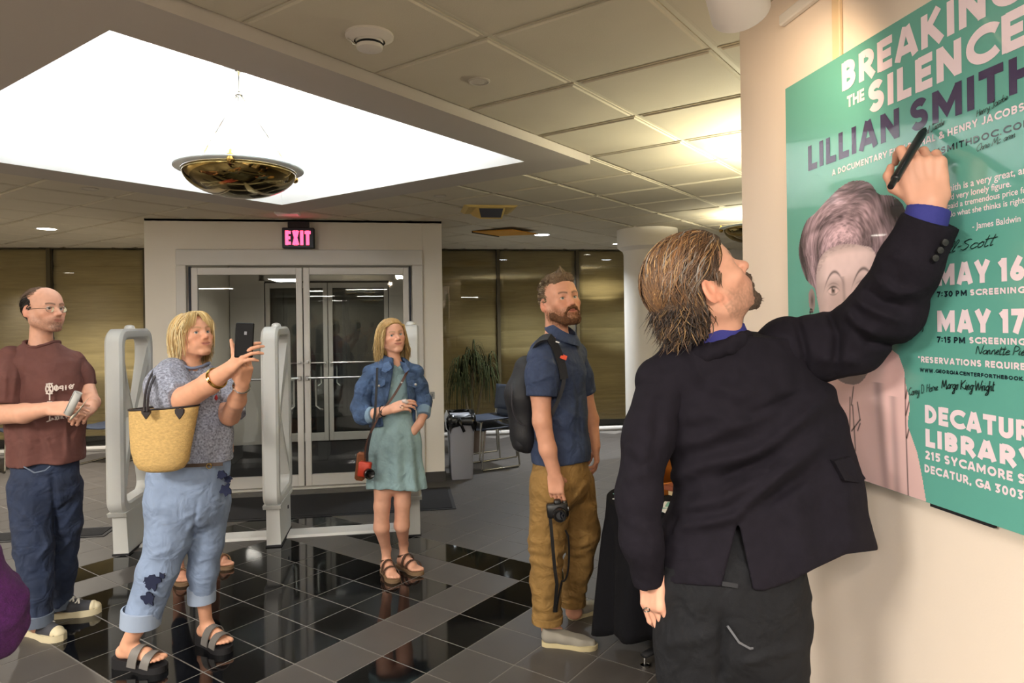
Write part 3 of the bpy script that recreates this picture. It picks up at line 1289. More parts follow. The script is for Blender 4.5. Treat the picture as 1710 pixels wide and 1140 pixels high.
def head_color(Pl, skin, lip, smile=.4, beard=None, brow=None, beard_col=None, blush=.12, stubble=0.0, hairline=None):
    """Pl: vertices in head space -> colours of skin, lips, brows and beard growth"""
    x, y, z = Pl[:, 0], Pl[:, 1], Pl[:, 2]
    c = np.tile(np.array(skin, np.float32), (len(Pl), 1))
    n = vnoise(Pl.astype(np.float32), 90)
    c *= (1 + .10 * n)[:, None]
    def blend(c, col, m):
        m = np.clip(m, 0, 1)[:, None]
        return c * (1 - m) + np.array(col, np.float32) * m
    red = np.array(skin) * np.array([1.02, .70, .64])
    for e in (-1, 1):
        c = blend(c, red, blush * 2.2 * np.exp(-(((x - e * .042) / .024) ** 2 + ((z + .032) / .022) ** 2)) * (y > .02))
        c = blend(c, red, .55 * np.clip((x * e - .077) / .006, 0, 1) * (np.abs(z + .005) < .045) * (y < .02))
    c = blend(c, red, blush * 2 * np.exp(-((x / .014) ** 2 + ((z + .030) / .014) ** 2)) * (y > .09))
    wd_ = .023 + .005 * smile
    zc_ = -.0630 + .007 * smile * (x / wd_) ** 2
    lipm = np.exp(-((x / wd_) ** 6 + ((z - zc_) / (.0088 * np.clip(1.1 - (x / wd_) ** 2 * .8, .1, 1))) ** 4)) * (y > .068)
    if beard is not None:
        bc = np.array(beard_col, np.float32)
        jawline = 1 / (1 + np.exp(-((-.030 - .0 * x) - z - .30 * np.maximum(0, y - .02) - .004) / .006))
        side = (y > -.012 + .0 * z)
        m = jawline * side * np.clip((z + .138) / .02, 0, 1) * np.clip((y + .01 - (z + .10) * -.6) / .02, 0, 1)
        must = np.exp(-(((np.abs(x) - .012) / .020) ** 2 + ((z + .049) / .007) ** 2)) * (y > .075)
        chin = np.exp(-((x / .034) ** 2 + ((z + .095) / .026) ** 2)) * (y > .045)
        nn = .75 + .9 * vnoise(Pl.astype(np.float32), 240)
        c = blend(c, bc, beard[0] * m * nn)
        c = blend(c, bc, beard[1] * must * nn)
        c = blend(c, bc, beard[2] * chin * nn)
        lipm *= .9
    c = blend(c, lip, lipm * .75)
    c = blend(c, np.array(lip) * .30, .75 * np.exp(-((x / wd_) ** 8 + ((z - zc_) / .0016) ** 2)) * (y > .068))
    if brow is not None:
        for e in (-1, 1):
            t = (x * e - .012) / .036
            zb = .0195 + .006 * np.sin(np.clip(t, 0, 1) * 2.4)
            c = blend(c, brow, .85 * np.exp(-((z - zb) / .0042) ** 2) * (t > -.05) * (t < 1.05) * (y > .045))
    for e in (-1, 1):       # lashes / lid line
        c = blend(c, np.array(skin) * .30, .65 * np.exp(-(((x - e * .0315) / .0155) ** 4 + ((z - (.0052 - ((x - e * .0315) / .0155) ** 2 * .005)) / .0020) ** 2)) * (y > .06))
    return c


def hand_sdf(curl=(.3, .3, .35, .4), spread=.08, thumb=(.6, .3), size=1.0, side=1, thumb_out=.7):
    """wrist at origin, fingers along +x, back of the hand +z, thumb towards +y*side; curl in radians per joint"""
    s = Sdf()
    s.rbox((.048, 0, 0), (.046, .037, .0135), .012, k=.01)
    s.cone((-.03, 0, 0), (.02, 0, 0), .0235, .022, k=.02, sq=((0, 0, 1), .72))
    s.cone((.02, side * .012, -.004), (.050, side * .030, -.006), .018, .013, k=.015)
    L = [(.044, .026, .021), (.049, .030, .022), (.046, .028, .021), (.036, .021, .019)]
    for f in range(4):
        yy = side * (.0285 - .019 * f)
        p = np.array([.088 - .003 * abs(f - 1) - (.006 if f == 3 else 0), yy, .001])
        a = curl[f]
        ang = 0.0
        dirn = side * (spread * (1.5 - f))
        r = [.0094, .0085, .0078, .0066]
        s.cone(p - np.array([.035, 0, 0]), p, .009, r[0], k=.008)
        for q in range(3):
            ang += a * (1.0 if q == 0 else 1.15)
            dv = np.array([math.cos(ang) * math.cos(dirn), math.cos(ang) * math.sin(dirn), -math.sin(ang)])
            p2 = p + dv * L[f][q]
            s.cone(p, p2, r[q], r[q + 1], k=.0035)
            p = p2
    # thumb
    p = np.array([.018, side * .026, -.006])
    a0 = thumb_out
    ang = 0.0
    seg = [(.040, .0130, .0110), (.032, .0108, .0095), (.026, .0095, .0075)]
    az = -thumb[1]
    for q, (l, r0, r1) in enumerate(seg):
        yaw = a0 - thumb[0] * q * .5
        dv = np.array([math.cos(yaw) * math.cos(az), side * math.sin(yaw) * math.cos(az), math.sin(az)])
        p2 = p + dv * l
        s.cone(p, p2, r0, r1, k=.006)
        p = p2
    if size != 1.0:
        s.xform(np.eye(3), (0, 0, 0), size)
    return s


def frame(x, z):
    """rotation whose columns are the images of x, y, z axes; x kept, z orthogonalised"""
    x = unit(x)
    z = np.array(z, float)
    z = unit(z - x * np.dot(x, z))
    y = np.cross(z, x)
    return np.stack([x, y, z], 1)


def head_frame(face, up=(0, 0, 1)):
    """columns: person's right-hand x, y = facing direction, z = crown"""
    y = unit(face)
    z = np.array(up, float)
    z = unit(z - y * np.dot(y, z))
    x = np.cross(y, z)
    return np.stack([x, y, z], 1)


def eye_mesh(name, parent, c, gaze, r, iris_col, origin):
    V, Fc, C = [], [], []
    R = head_frame(gaze, (0, .01, 1))
    n, m = 16, 11
    for i in range(m + 1):
        t = PI * i / m
        for k in range(n):
            a = 2 * PI * k / n
            v = np.array([math.sin(t) * math.cos(a), math.cos(t), math.sin(t) * math.sin(a)])
            V.append(R @ (v * r) + c - origin)
            C.append((.012, .010, .010) if t < .24 else (iris_col if t < .55 else (.60, .56, .53)))
    for i in range(m):
        for k in range(n):
            Fc.append((i * n + k, (i + 1) * n + k, (i + 1) * n + (k + 1) % n, i * n + (k + 1) % n))
    return mesh_obj(name, V, Fc, mat('eye', '#ffffff', .12, attr=True), parent, True, np.array(C))


def locks_mesh(paths, r0, seg=6, n=4, cols=None, flat=.6, taper=(.7, 1.0, .15)):
    """paths: list of (k,3) arrays resampled into tapered strands"""
    V, Q, C = [], [], []
    base = 0
    ang = np.arange(n) * 2 * PI / n
    for pi_, P in enumerate(paths):
        P = np.asarray(P, float)
        L = len(P)
        t = np.linspace(0, 1, L)
        T = np.gradient(P, axis=0)
        T /= np.linalg.norm(T, axis=1)[:, None] + 1e-12
        ref = np.array([.3, .5, .81])
        U = np.cross(T, ref)
        U /= np.linalg.norm(U, axis=1)[:, None] + 1e-12
        W = np.cross(T, U)
        rr = np.interp(t, [0, .4, 1], taper) * (r0 if np.isscalar(r0) else r0[pi_])
        ring = P[:, None, :] + rr[:, None, None] * (np.cos(ang)[None, :, None] * U[:, None, :] + flat * np.sin(ang)[None, :, None] * W[:, None, :])
        V.append(ring.reshape(-1, 3))
        i = np.arange(L - 1)[:, None] * n
        k = np.arange(n)[None, :]
        k2 = (k + 1) % n
        Q.append((np.stack([i + k, i + k2, i + n + k2, i + n + k], -1).reshape(-1, 4)) + base)
        base += L * n
        if cols is not None:
            C.append(np.tile(cols[pi_], (L * n, 1)))
    return np.concatenate(V), np.concatenate(Q), (np.concatenate(C) if cols is not None else None)


def bez(p0, p1, p2, p3, n):
    t = np.linspace(0, 1, n)[:, None]
    return (1 - t) ** 3 * np.array(p0) + 3 * t * (1 - t) ** 2 * np.array(p1) + 3 * t * t * (1 - t) * np.array(p2) + t ** 3 * np.array(p3)


# ------------------------------------------------------------------ a person is modelled in a frame that looks the way the camera does
class Person:
    def __init__(self, name, d0, base_px, label, cat='person', group=None):
        self.d0 = d0
        b = self.J(base_px[0], base_px[1])
        b[2] = 0.0
        self.o = b                                     # origin, in the view-aligned frame
        c, s = math.cos(YAW), math.sin(YAW)
        loc = (b[0] * c + b[1] * s, -b[0] * s + b[1] * c, 0)
        self.root = empty(name, loc, -YAW, label, cat, group)

    def J(self, px, py, dd=0.0):
        d = self.d0 + dd
        a, b = px - 855.0, CY - py
        u = a * math.cos(ROLL) + b * math.sin(ROLL)
        v = -a * math.sin(ROLL) + b * math.cos(ROLL)
        return np.array([u / F * d, d, CAMH + v / F * d])

    def G(self, px, py):
        """floor point seen at a picture position -> (x, depth)"""
        a, b = px - 855.0, CY - py
        u = a * math.cos(ROLL) + b * math.sin(ROLL)
        v = -a * math.sin(ROLL) + b * math.cos(ROLL)
        d = -CAMH * F / v
        return np.array([u / F * d, d])

    def R(self, px, dd=0.0):
        return px * (self.d0 + dd) / F

    def add(self, name, VQ, m, smooth=True, col=None, parent=None):
        V, Q = VQ
        return mesh_obj(name, V - self.o, Q, m, parent or self.root, smooth, col)

    def mb(self, name, b, m, smooth=True, parent=None, usecol=False):
        V = np.array(b.v) - self.o
        o = mesh_obj(name, V, b.f, m, parent or self.root, smooth, np.array(b.c) if usecol else None)
        return autosmooth(o, 45) if smooth else o
# ------------------------------------------------------------------ lettering drawn with strokes
def arc(cx, cy, rx, ry, a0, a1, n=14):
    return [(cx + rx * math.cos(math.radians(a0 + (a1 - a0) * k / n)), cy + ry * math.sin(math.radians(a0 + (a1 - a0) * k / n))) for k in range(n + 1)]


def glyph(ch, h):
    """strokes on centre lines for a capital of height 1, half stroke h -> (width, strokes)"""
    t, b = 1 - h, h
    def W(w):
        return h, w - h, w
    if ch == 'A':
        l, r, w = W(.74)
        m = w / 2
        return w, [[(l * .7, 0), (m - h * .15, 1)], [(m + h * .15, 1), (w - l * .7, 0)], [(l + .10, .27), (r - .10, .27)]]
    if ch == 'B':
        l, r, w = W(.60)
        return w, [[(l, 0), (l, 1)], [(l, t), (r - .22, t)] + arc(r - .24, (t + .52) / 2, .22, (t - .52) / 2, 90, -90) + [(l, .52)], [(l, .52), (r - .22, .52)] + arc(r - .24, (.52 + b) / 2, .24, (.52 - b) / 2, 90, -90) + [(l, b)]]
    if ch == 'C':
        l, r, w = W(.76)
        return w, [arc(.5, .5, .5 - h, .5 - h, 42, 318, 26)]
    if ch == 'D':
        l, r, w = W(.70)
        return w, [[(l, 0), (l, 1)], [(l, t), (r - .34, t)] + arc(r - .36, .5, .36, .5 - h, 90, -90, 18) + [(l, b)]]
    if ch == 'E':
        l, r, w = W(.54)
        return w, [[(l, 0), (l, 1)], [(l, t), (w, t)], [(l, .5), (w * .92, .5)], [(l, b), (w, b)]]
    if ch == 'F':
        l, r, w = W(.52)
        return w, [[(l, 0), (l, 1)], [(l, t), (w, t)], [(l, .5), (w * .92, .5)]]
    if ch == 'G':
        l, r, w = W(.80)
        return w, [arc(.5, .5, .5 - h, .5 - h, 45, 345, 26) + [(1 - .5 * .5 + .02, .46)], [(.52, .46), (.86, .46)]]
    if ch == 'H':
        l, r, w = W(.68)
        return w, [[(l, 0), (l, 1)], [(r, 0), (r, 1)], [(l, .5), (r, .5)]]
    if ch == 'I':
        return 2 * h, [[(h, 0), (h, 1)]]
    if ch == 'J':
        l, r, w = W(.48)
        return w, [[(r, 1), (r, .30)] + arc(r - .17, .27, .17, .27 - h, 0, -160, 10)]
    if ch == 'K':
        l, r, w = W(.66)
        return w, [[(l, 0), (l, 1)], [(l, .40), (r, 1)], [(l + .16, .52), (w - h * .4, 0)]]
    if ch == 'L':
        l, r, w = W(.48)
        return w, [[(l, 1), (l, b), (w, b)]]
    if ch == 'M':
        l, r, w = W(.90)
        return w, [[(l, 0), (l, 1)], [(r, 0), (r, 1)], [(l, 1 - h * .5), (w / 2, .28), (r, 1 - h * .5)]]
    if ch == 'N':
        l, r, w = W(.72)
        return w, [[(l, 0), (l, 1)], [(r, 0), (r, 1)], [(l, 1 - h * .6), (r, h * .6)]]
    if ch == 'O' or ch == '0':
        w = .84 if ch == 'O' else .64
        return w, [arc(w / 2, .5, w / 2 - h, .5 - h, 0, 360, 30)]
    if ch == 'P':
        l, r, w = W(.58)
        return w, [[(l, 0), (l, 1)], [(l, t), (r - .22, t)] + arc(r - .24, (t + .44) / 2, .24, (t - .44) / 2, 90, -90) + [(l, .44)]]
    if ch == 'Q':
        w = .84
        return w, [arc(w / 2, .5, w / 2 - h, .5 - h, 0, 360, 30), [(.5, .28), (.80, -.02)]]
    if ch == 'R':
        l, r, w = W(.62)
        return w, [[(l, 0), (l, 1)], [(l, t), (r - .22, t)] + arc(r - .24, (t + .44) / 2, .24, (t - .44) / 2, 90, -90) + [(l, .44)], [(l + .18, .44), (w - h * .3, 0)]]
    if ch == 'S':
        w = .60
        r1, r2 = (t - .52) / 2, (.52 - b) / 2
        return w, [arc(w / 2, .52 + r1, w / 2 - h, r1, 28, 270, 18)[:-1] + arc(w / 2, .52 - r2, w / 2 - h, r2, 90, -152, 18)]
    if ch == 'T':
        l, r, w = W(.62)
        return w, [[(0, t), (w, t)], [(w / 2, 0), (w / 2, 1)]]
    if ch == 'U':
        l, r, w = W(.68)
        return w, [[(l, 1), (l, .34)] + arc(w / 2, .34, w / 2 - h, .34 - h, 180, 360, 16) + [(r, 1)]]
    if ch == 'V':
        w = .72
        return w, [[(h * .7, 1), (w / 2, 0)], [(w / 2, 0), (w - h * .7, 1)]]
    if ch == 'W':
        w = 1.02
        return w, [[(h * .7, 1), (w * .28, 0), (w / 2, .8), (w * .72, 0), (w - h * .7, 1)]]
    if ch == 'Y':
        w = .68
        return w, [[(h * .7, 1), (w / 2, .42)], [(w - h * .7, 1), (w / 2, .42)], [(w / 2, .46), (w / 2, 0)]]
    if ch == 'X':
        w = .66
        return w, [[(h, 0), (w - h, 1)], [(h, 1), (w - h, 0)]]
    if ch == '1':
        return .34, [[(.34 - h, 0), (.34 - h, 1)], [(.34 - h, t), (.02, t - .16)]]
    if ch == '2':
        w = .58
        return w, [arc(w / 2, 1 - w / 2, w / 2 - h, w / 2 - h, 165, -35, 14) + [(h * 1.2, b)], [(h * .6, b), (w, b)]]
    if ch == '3':
        w = .58
        return w, [[(.05, t), (w - h, t), (.26, .58)] + arc(w / 2 - .02, .30, w / 2 - h, .30 - h, 85, -150, 16)]
    if ch == '5':
        w = .58
        return w, [[(w - .04, t), (h + .04, t), (h + .02, .56)] + arc(w / 2 - .02, .33, w / 2 - h, .33 - h, 120, -145, 16)]
    if ch == '6':
        w = .60
        return w, [arc(w / 2, .31, w / 2 - h, .31 - h, 0, 360, 22), [(h * 1.1, .42), (w * .72, 1)]]
    if ch == '7':
        w = .56
        return w, [[(0, t), (w - h, t), (.16, 0)]]
    if ch == ':':
        return 2.2 * h, [[(1.1 * h, .18), (1.1 * h, .18 + 2 * h)], [(1.1 * h, .60), (1.1 * h, .60 + 2 * h)]]
    if ch == '.':
        return 2.2 * h, [[(1.1 * h, 0), (1.1 * h, 2 * h)]]
    if ch == ',':
        return 2.2 * h, [[(1.1 * h, 2 * h), (.7 * h, -.10)]]
    if ch == '-':
        return .4, [[(.05, .45), (.35, .45)]]
    if ch == '*':
        return .3, [[(.15, .68), (.15, 1)], [(.02, .76), (.28, .92)], [(.02, .92), (.28, .76)]]
    if ch == '&':
        w = .74
        return w, [[(w, .02), (.22, .70)] + arc(.32, .78, .14, .22 - h, 190, -20, 12), [(.45, .70), (.18, .42)] + arc(.30, .26, .24, .26 - h, 140, 330, 12) + [(w - .06, .46)]]
    return .34, []


def stroke_poly(pts, hw):
    """ribbon with mitred joins and butt ends -> (verts, quads)"""
    P = np.array(pts, float)
    keep = [0] + [i for i in range(1, len(P)) if np.linalg.norm(P[i] - P[i - 1]) > 1e-5]
    P = P[keep]
    n = len(P)
    closed = np.linalg.norm(P[0] - P[-1]) < 1e-4
    if closed:
        P = P[:-1]
        n -= 1
    V, Q = [], []
    for i in range(n):
        a = P[i - 1] if (i > 0 or closed) else None
        c = P[(i + 1) % n] if (i < n - 1 or closed) else None
        d0 = (P[i] - a) if a is not None else (c - P[i])
        d1 = (c - P[i]) if c is not None else d0
        d0, d1 = d0 / np.linalg.norm(d0), d1 / np.linalg.norm(d1)
        n0, n1 = np.array([-d0[1], d0[0]]), np.array([-d1[1], d1[0]])
        m = n0 + n1
        L = np.linalg.norm(m)
        m = n0 if L < .2 else m / L
        k = hw / max(.38, float(m @ n0))
        V += [P[i] + m * k, P[i] - m * k]
    for i in range(n if closed else n - 1):
        j = (i + 1) % n
        Q.append((2 * i, 2 * i + 1, 2 * j + 1, 2 * j))
    return V, Q


def text_mesh(text, x0, x1, z0, z1, weight=.2, track=.10, x_fit=True):
    """2D verts and quads of a line of capitals filling the box"""
    h = weight / 2
    x = 0.0
    parts = []
    for ch in text:
        if ch == ' ':
            x += .30
            continue
        g = ch.upper()
        w, st = glyph(g, h)
        parts.append((x, st))
        x += w + track
    tot = x - track
    H = z1 - z0
    sx = (x1 - x0) / tot if x_fit else H
    V, Q = [], []
    lev = 0
    for ox, st in parts:
        for s_ in st:
            lev += 1
            # stroke in real units so that strokes keep an even weight
            pts = [((ox + a) * sx + x0, z0 + b_ * H) for a, b_ in s_]
            v, q = stroke_poly(pts, h * (sx * .5 + H * .5))
            n = len(V)
            V += [(a_, c_, (lev % 4) * .00025 + .0002 * i_ / len(v)) for i_, (a_, c_) in enumerate(v)]
            Q += [tuple(n + i for i in f) for f in q]
    return V, Q


# exit sign lettering
def exit_letters():
    V, Q = text_mesh('EXIT', -.118, .118, .030, .170, .26, .16)
    V3 = [(a, -.0415 - l_, b_) for a, b_, l_ in V]
    b = MB()
    b.add(V3, Q)
    b.build('letters', mat('exit_red', '#ff2a4a', .4, emit=(1.0, .05, .12), estr=2.4), ex)


exit_letters()

# ------------------------------------------------------------------ the poster on the gallery wall
FX = WX - .022                                   # front face of the board
PK = FX / WX
PW, PZ0, PZ1, PY = 0.965 * PK, CAMH + (1.186 - CAMH) * PK, CAMH + (2.335 - CAMH) * PK, 1.985 * PK
poster = empty('poster', (FX, PY, PZ0), 0, 'large teal film poster with portrait and handwritten signatures on the right wall', 'poster')
M_post = mat('poster_teal', '#60a599', .20, spec=.5, coat=1.0, var=.02, vscale=2)


def pp_(s_, z, lift_=0.0):
    """poster position (distance from its left edge, height) in the poster's own frame"""
    return (-lift_, -s_ * PK, (z - 1.186) * PK)


b = MB()
b.box((.006, -PW / 2, (PZ1 - PZ0) / 2), (.012, PW, PZ1 - PZ0))
b.build('board', M_post, poster)
b = MB()
b.box((.013, -.64, -.004), (.008, .17, .012))
b.build('bottom_gap_dark', M_dark, poster)  # dark strip standing in for the shaded gap under the board
b = MB()
b.box((.016, -PW / 2, (PZ1 - PZ0) / 2), (.010, PW * .6, (PZ1 - PZ0) * .8))
b.build('spacer', M_dark, poster)

M_pink = mat('print_pink', '#ecd9e2', .25, coat=1.0)
M_purp = mat('print_purple', '#3d2f52', .25, coat=1.0)
M_ink = mat('print_dark', '#1c2b33', .25, coat=1.0)


def poster_text(text, s0, s1, z0, z1, m, weight=.2, track=.10):
    V, Q = text_mesh(text, s0, s1, z0, z1, weight, track)
    bm_ = MB()
    bm_.add([pp_(a, c, .0004 + l_) for a, c, l_ in V], Q)
    o = bm_.build('lettering', m, poster)
    return o


poster_text('BREAKING', .278, .838, 2.234, 2.310, M_pink, .23, .10)
poster_text('THE', .300, .370, 2.183, 2.214, M_pink, .22, .08)
poster_text('SILENCE', .384, .836, 2.141, 2.218, M_pink, .23, .10)
poster_text('LILLIAN', .116, .496, 2.053, 2.125, M_purp, .22, .11)
poster_text('SMITH', .530, .862, 2.053, 2.125, M_purp, .22, .11)
poster_text('A DOCUMENTARY FILM BY HAL & HENRY JACOBS', .231, .832, 2.0145, 2.0305, M_pink, .19, .13)
poster_text('LILLIANSMITHDOC.COM', .520, .850, 1.9815, 1.9955, M_ink, .18, .16)
poster_text('MAY 16', .607, .828, 1.686, 1.733, M_pink, .25, .10)
poster_text('7:30 PM', .606, .689, 1.6605, 1.6730, M_ink, .22, .13)
poster_text('SCREENING', .697, .828, 1.6610, 1.6735, M_pink, .22, .13)
poster_text('MAY 17', .605, .828, 1.582, 1.630, M_pink, .25, .10)
poster_text('7:15 PM', .604, .683, 1.5580, 1.5715, M_ink, .22, .13)
poster_text('SCREENING', .693, .828, 1.5590, 1.5720, M_pink, .22, .13)
poster_text('*RESERVATIONS REQUIRED', .546, .842, 1.5105, 1.5240, M_pink, .22, .12)
poster_text('WWW.GEORGIACENTERFORTHEBOOK.ORG', .551, .858, 1.4890, 1.4970, M_ink, .22, .14)
poster_text('DECATUR', .564, .836, 1.371, 1.412, M_pink, .25, .09)
poster_text('LIBRARY', .564, .852, 1.317, 1.357, M_pink, .25, .09)
poster_text('215 SYCAMORE ST', .563, .842, 1.2870, 1.3060, M_pink, .22, .12)
poster_text('DECATUR, GA 30030', .561, .836, 1.2555, 1.2735, M_pink, .22, .12)


def font_mesh(text, s0, s1, z0, shear=0.0, name='lettering', m=None, off=.0, target=poster):
    cu = bpy.data.curves.new('tmp_text', 'FONT')
    cu.body = text
    cu.size = 1.0
    cu.shear = shear
    cu.offset = off
    cu.resolution_u = 3
    ob = bpy.data.objects.new('tmp_text', cu)
    COL.objects.link(ob)
    dg = bpy.context.evaluated_depsgraph_get()
    me = ob.evaluated_get(dg).to_mesh()
    V = np.array([v.co[:] for v in me.vertices])
    Q = [tuple(pl.vertices) for pl in me.polygons]
    ob.evaluated_get(dg).to_mesh_clear()
    bpy.data.objects.remove(ob)
    bpy.data.curves.remove(cu)
    w = V[:, 0].max() - V[:, 0].min()
    k = (s1 - s0) / w
    V = (V - np.array([V[:, 0].min(), 0, 0])) * k
    bm_ = MB()
    bm_.add([pp_(s0 + v[0], z0 + v[1], .0003) for v in V], Q)
    return bm_.build(name, m or M_pink, target)


font_mesh('Smith is a very great, and', .628, .846, 1.8925, off=.012)
font_mesh('and very lonely figure.', .631, .800, 1.8735, off=.012)
font_mesh('has paid a tremendous price for', .611, .842, 1.8550, off=.012)
font_mesh('to do what she thinks is right.', .622, .832, 1.8360, off=.012)
font_mesh('- James Baldwin', .705, .820, 1.8010, off=.012)

# signatures in black marker: single pen strokes
SCRIPT = {
    'a': (.55, [[(.5, .42), (.3, .5), (.08, .25), (.2, .02), (.45, .15), (.5, .45), (.48, .05), (.6, .05)]]), 'b': (.5, [[(.1, 1), (.1, .05), (.35, .05), (.45, .3), (.2, .45), (.1, .3)]]),
    'c': (.45, [[(.42, .4), (.25, .5), (.06, .22), (.2, .0), (.48, .1)]]), 'd': (.55, [[(.48, .42), (.3, .5), (.06, .22), (.2, .0), (.45, .2), (.5, 1), (.48, .05), (.58, .05)]]),
    'e': (.42, [[(.05, .2), (.36, .34), (.24, .5), (.06, .25), (.18, .0), (.45, .1)]]), 'g': (.5, [[(.46, .42), (.28, .5), (.06, .25), (.2, .05), (.44, .2), (.46, .45), (.40, -.4), (.10, -.42), (.5, .05)]]),
    'h': (.5, [[(.08, 1), (.08, 0), (.14, .3), (.32, .5), (.4, .35), (.4, .03), (.52, .06)]]), 'i': (.25, [[(.06, .1), (.12, .48), (.12, .05), (.25, .08)], [(.12, .70), (.15, .76)]]),
    'l': (.28, [[(.04, .1), (.2, .9), (.12, 1), (.1, .05), (.28, .08)]]), 'm': (.75, [[(.06, .45), (.08, 0), (.12, .35), (.25, .5), (.30, .0), (.36, .38), (.5, .5), (.56, .02), (.75, .08)]]),
    'n': (.52, [[(.06, .45), (.08, 0), (.14, .35), (.3, .5), (.38, .3), (.38, .02), (.52, .08)]]), 'o': (.48, [[(.3, .5), (.08, .3), (.16, .0), (.4, .1), (.38, .4), (.26, .48), (.5, .44)]]),
    'r': (.40, [[(.06, .45), (.1, 0), (.14, .35), (.3, .5), (.4, .42)]]), 's': (.38, [[(.04, .05), (.25, .5), (.34, .2), (.2, .0), (.05, .08), (.38, .1)]]),
    't': (.36, [[(.16, .95), (.12, .05), (.3, .06)], [(.0, .62), (.36, .68)]]), 'u': (.52, [[(.06, .45), (.08, .05), (.25, .0), (.4, .42), (.4, .03), (.52, .08)]]),
    'y': (.5, [[(.06, .45), (.12, .1), (.36, .15), (.42, .45), (.36, -.35), (.08, -.42), (.5, .08)]]), 'v': (.42, [[(.04, .45), (.18, .02), (.36, .48), (.44, .4)]]), 'p': (.5, [[(.06, .45), (.06, -.45), (.08, .3), (.28, .5), (.42, .25), (.22, .0), (.08, .1)]]),
    'k': (.46, [[(.08, 1), (.08, 0)], [(.4, .5), (.1, .22), (.44, .0)]]),
    'M': (.95, [[(.04, 0), (.16, .9), (.42, .2), (.70, .95), (.82, .02), (.95, .06)]]), 'K': (.72, [[(.1, 1), (.06, 0)], [(.66, 1), (.1, .42), (.70, .0)]]), 'W': (1.0, [[(.02, .95), (.2, .02), (.45, .7), (.66, .02), (.98, 1)]]),
    'N': (.85, [[(.04, 0), (.12, .95), (.6, .02), (.75, 1), (.8, 1.05)]]), 'P': (.62, [[(.1, 0), (.12, .95), (.4, 1), (.58, .75), (.4, .48), (.12, .45)]]), 'S': (.6, [[(.55, .85), (.35, 1), (.1, .75), (.5, .35), (.3, .0), (.02, .12)]]),
    'B': (.6, [[(.08, 0), (.1, 1), (.5, .85), (.12, .5), (.55, .3), (.1, .02)]]), 'H': (.7, [[(.06, 1), (.05, 0)], [(.56, 1), (.55, 0)], [(.05, .5), (.6, .55)]]), 'J': (.5, [[(.0, .9), (.5, 1), (.35, .95), (.28, -.1), (.05, .05)]]),
    'C': (.65, [[(.6, .85), (.35, 1), (.04, .5), (.25, .0), (.65, .15)]]), 'D': (.7, [[(.1, 0), (.1, 1), (.55, .85), (.62, .4), (.3, .0), (.08, .02)]]), '-': (.3, [[(.05, .4), (.28, .42)]]), '.': (.15, [[(.05, 0), (.08, .03)]]), ' ': (.4, [])}


def smooth_line(P, n=5):
    P = np.array(P, float)
    if len(P) < 3:
        return P
    out = []
    Q = np.vstack([2 * P[0] - P[1], P, 2 * P[-1] - P[-2]])
    for i in range(1, len(Q) - 2):
        for t in np.linspace(0, 1, n, endpoint=False):
            out.append(.5 * ((2 * Q[i]) + (-Q[i - 1] + Q[i + 1]) * t + (2 * Q[i - 1] - 5 * Q[i] + 4 * Q[i + 1] - Q[i + 2]) * t ** 2 + (-Q[i - 1] + 3 * Q[i] - 3 * Q[i + 1] + Q[i + 2]) * t ** 3))
    out.append(P[-1])
    return np.array(out)


M_mark = mat('marker_ink', '#0c0d10', .35)


def signature(text, s0, z0, s1, z1, size, pen=.0013, slant=.25, seed=0):
    rr = np.random.RandomState(seed)
    x = 0
    strokes = []
    for ch in text:
        w, st = SCRIPT.get(ch, (.4, []))
        for s_ in st:
            pts = np.array(s_, float)
            pts = pts + rr.randn(*pts.shape) * .025
            pts[:, 0] += pts[:, 1] * slant + x
            strokes.append(pts)
        x += w * .92
    k = math.hypot(s1 - s0, z1 - z0) / max(x, .1)
    a = math.atan2(z1 - z0, s1 - s0)
    c, sn = math.cos(a), math.sin(a)
    bm_ = MB()
    for lv_, pts in enumerate(strokes):
        L = smooth_line(pts)
        u, v = L[:, 0] * k, L[:, 1] * size
        P = np.stack([s0 + u * c - v * sn, z0 + u * sn + v * c], 1)
        V, Q = stroke_poly(P, pen * .62)
        bm_.add([pp_(p_[0], p_[1], .0017 + .0001 * (lv_ % 6) + .0004 * i_ / len(V)) for i_, p_ in enumerate(V)], Q)
    return bm_.build('signature', M_mark, poster)


signature('Hal Jacobs', .570, 2.034, .634, 2.044, .014, .0011, .4, 1)
signature('Henry Jacobs', .721, 2.034, .795, 2.048, .013, .0010, .3, 2)
signature('Chris McLaren', .719, 1.962, .812, 1.968, .014, .0009, .3, 3)
signature('Bell-Scott', .600, 1.756, .760, 1.762, .022, .0014, .3, 4)
signature('Susan', .462, 1.552, .520, 1.580, .016, .0012, .2, 5)
signature('Montgomery', .490, 1.552, .566, 1.592, .015, .0012, .2, 6)
signature('Nannette Pierre', .709, 1.537, .850, 1.540, .017, .0013, .25, 7)
signature('Corey D. Horne', .516, 1.428, .606, 1.450, .018, .0012, .35, 8)
signature('Margo King-Wright', .616, 1.455, .756, 1.463, .020, .0016, .2, 9)
signature('Chris', .545, 1.640, .580, 1.668, .02, .0012, .3, 10)


# ------------------------------------------------------------------ the black-and-white portrait printed on the poster
def in_poly(S, Z, poly):
    poly = np.array(poly, float)
    ins = np.zeros(S.shape, bool)
    n = len(poly)
    j = n - 1
    for i in range(n):
        xi, yi = poly[i]
        xj, yj = poly[j]
        c = ((yi > Z) != (yj > Z)) & (S < (xj - xi) * (Z - yi) / (yj - yi + 1e-12) + xi)
        ins ^= c
        j = i
    return ins


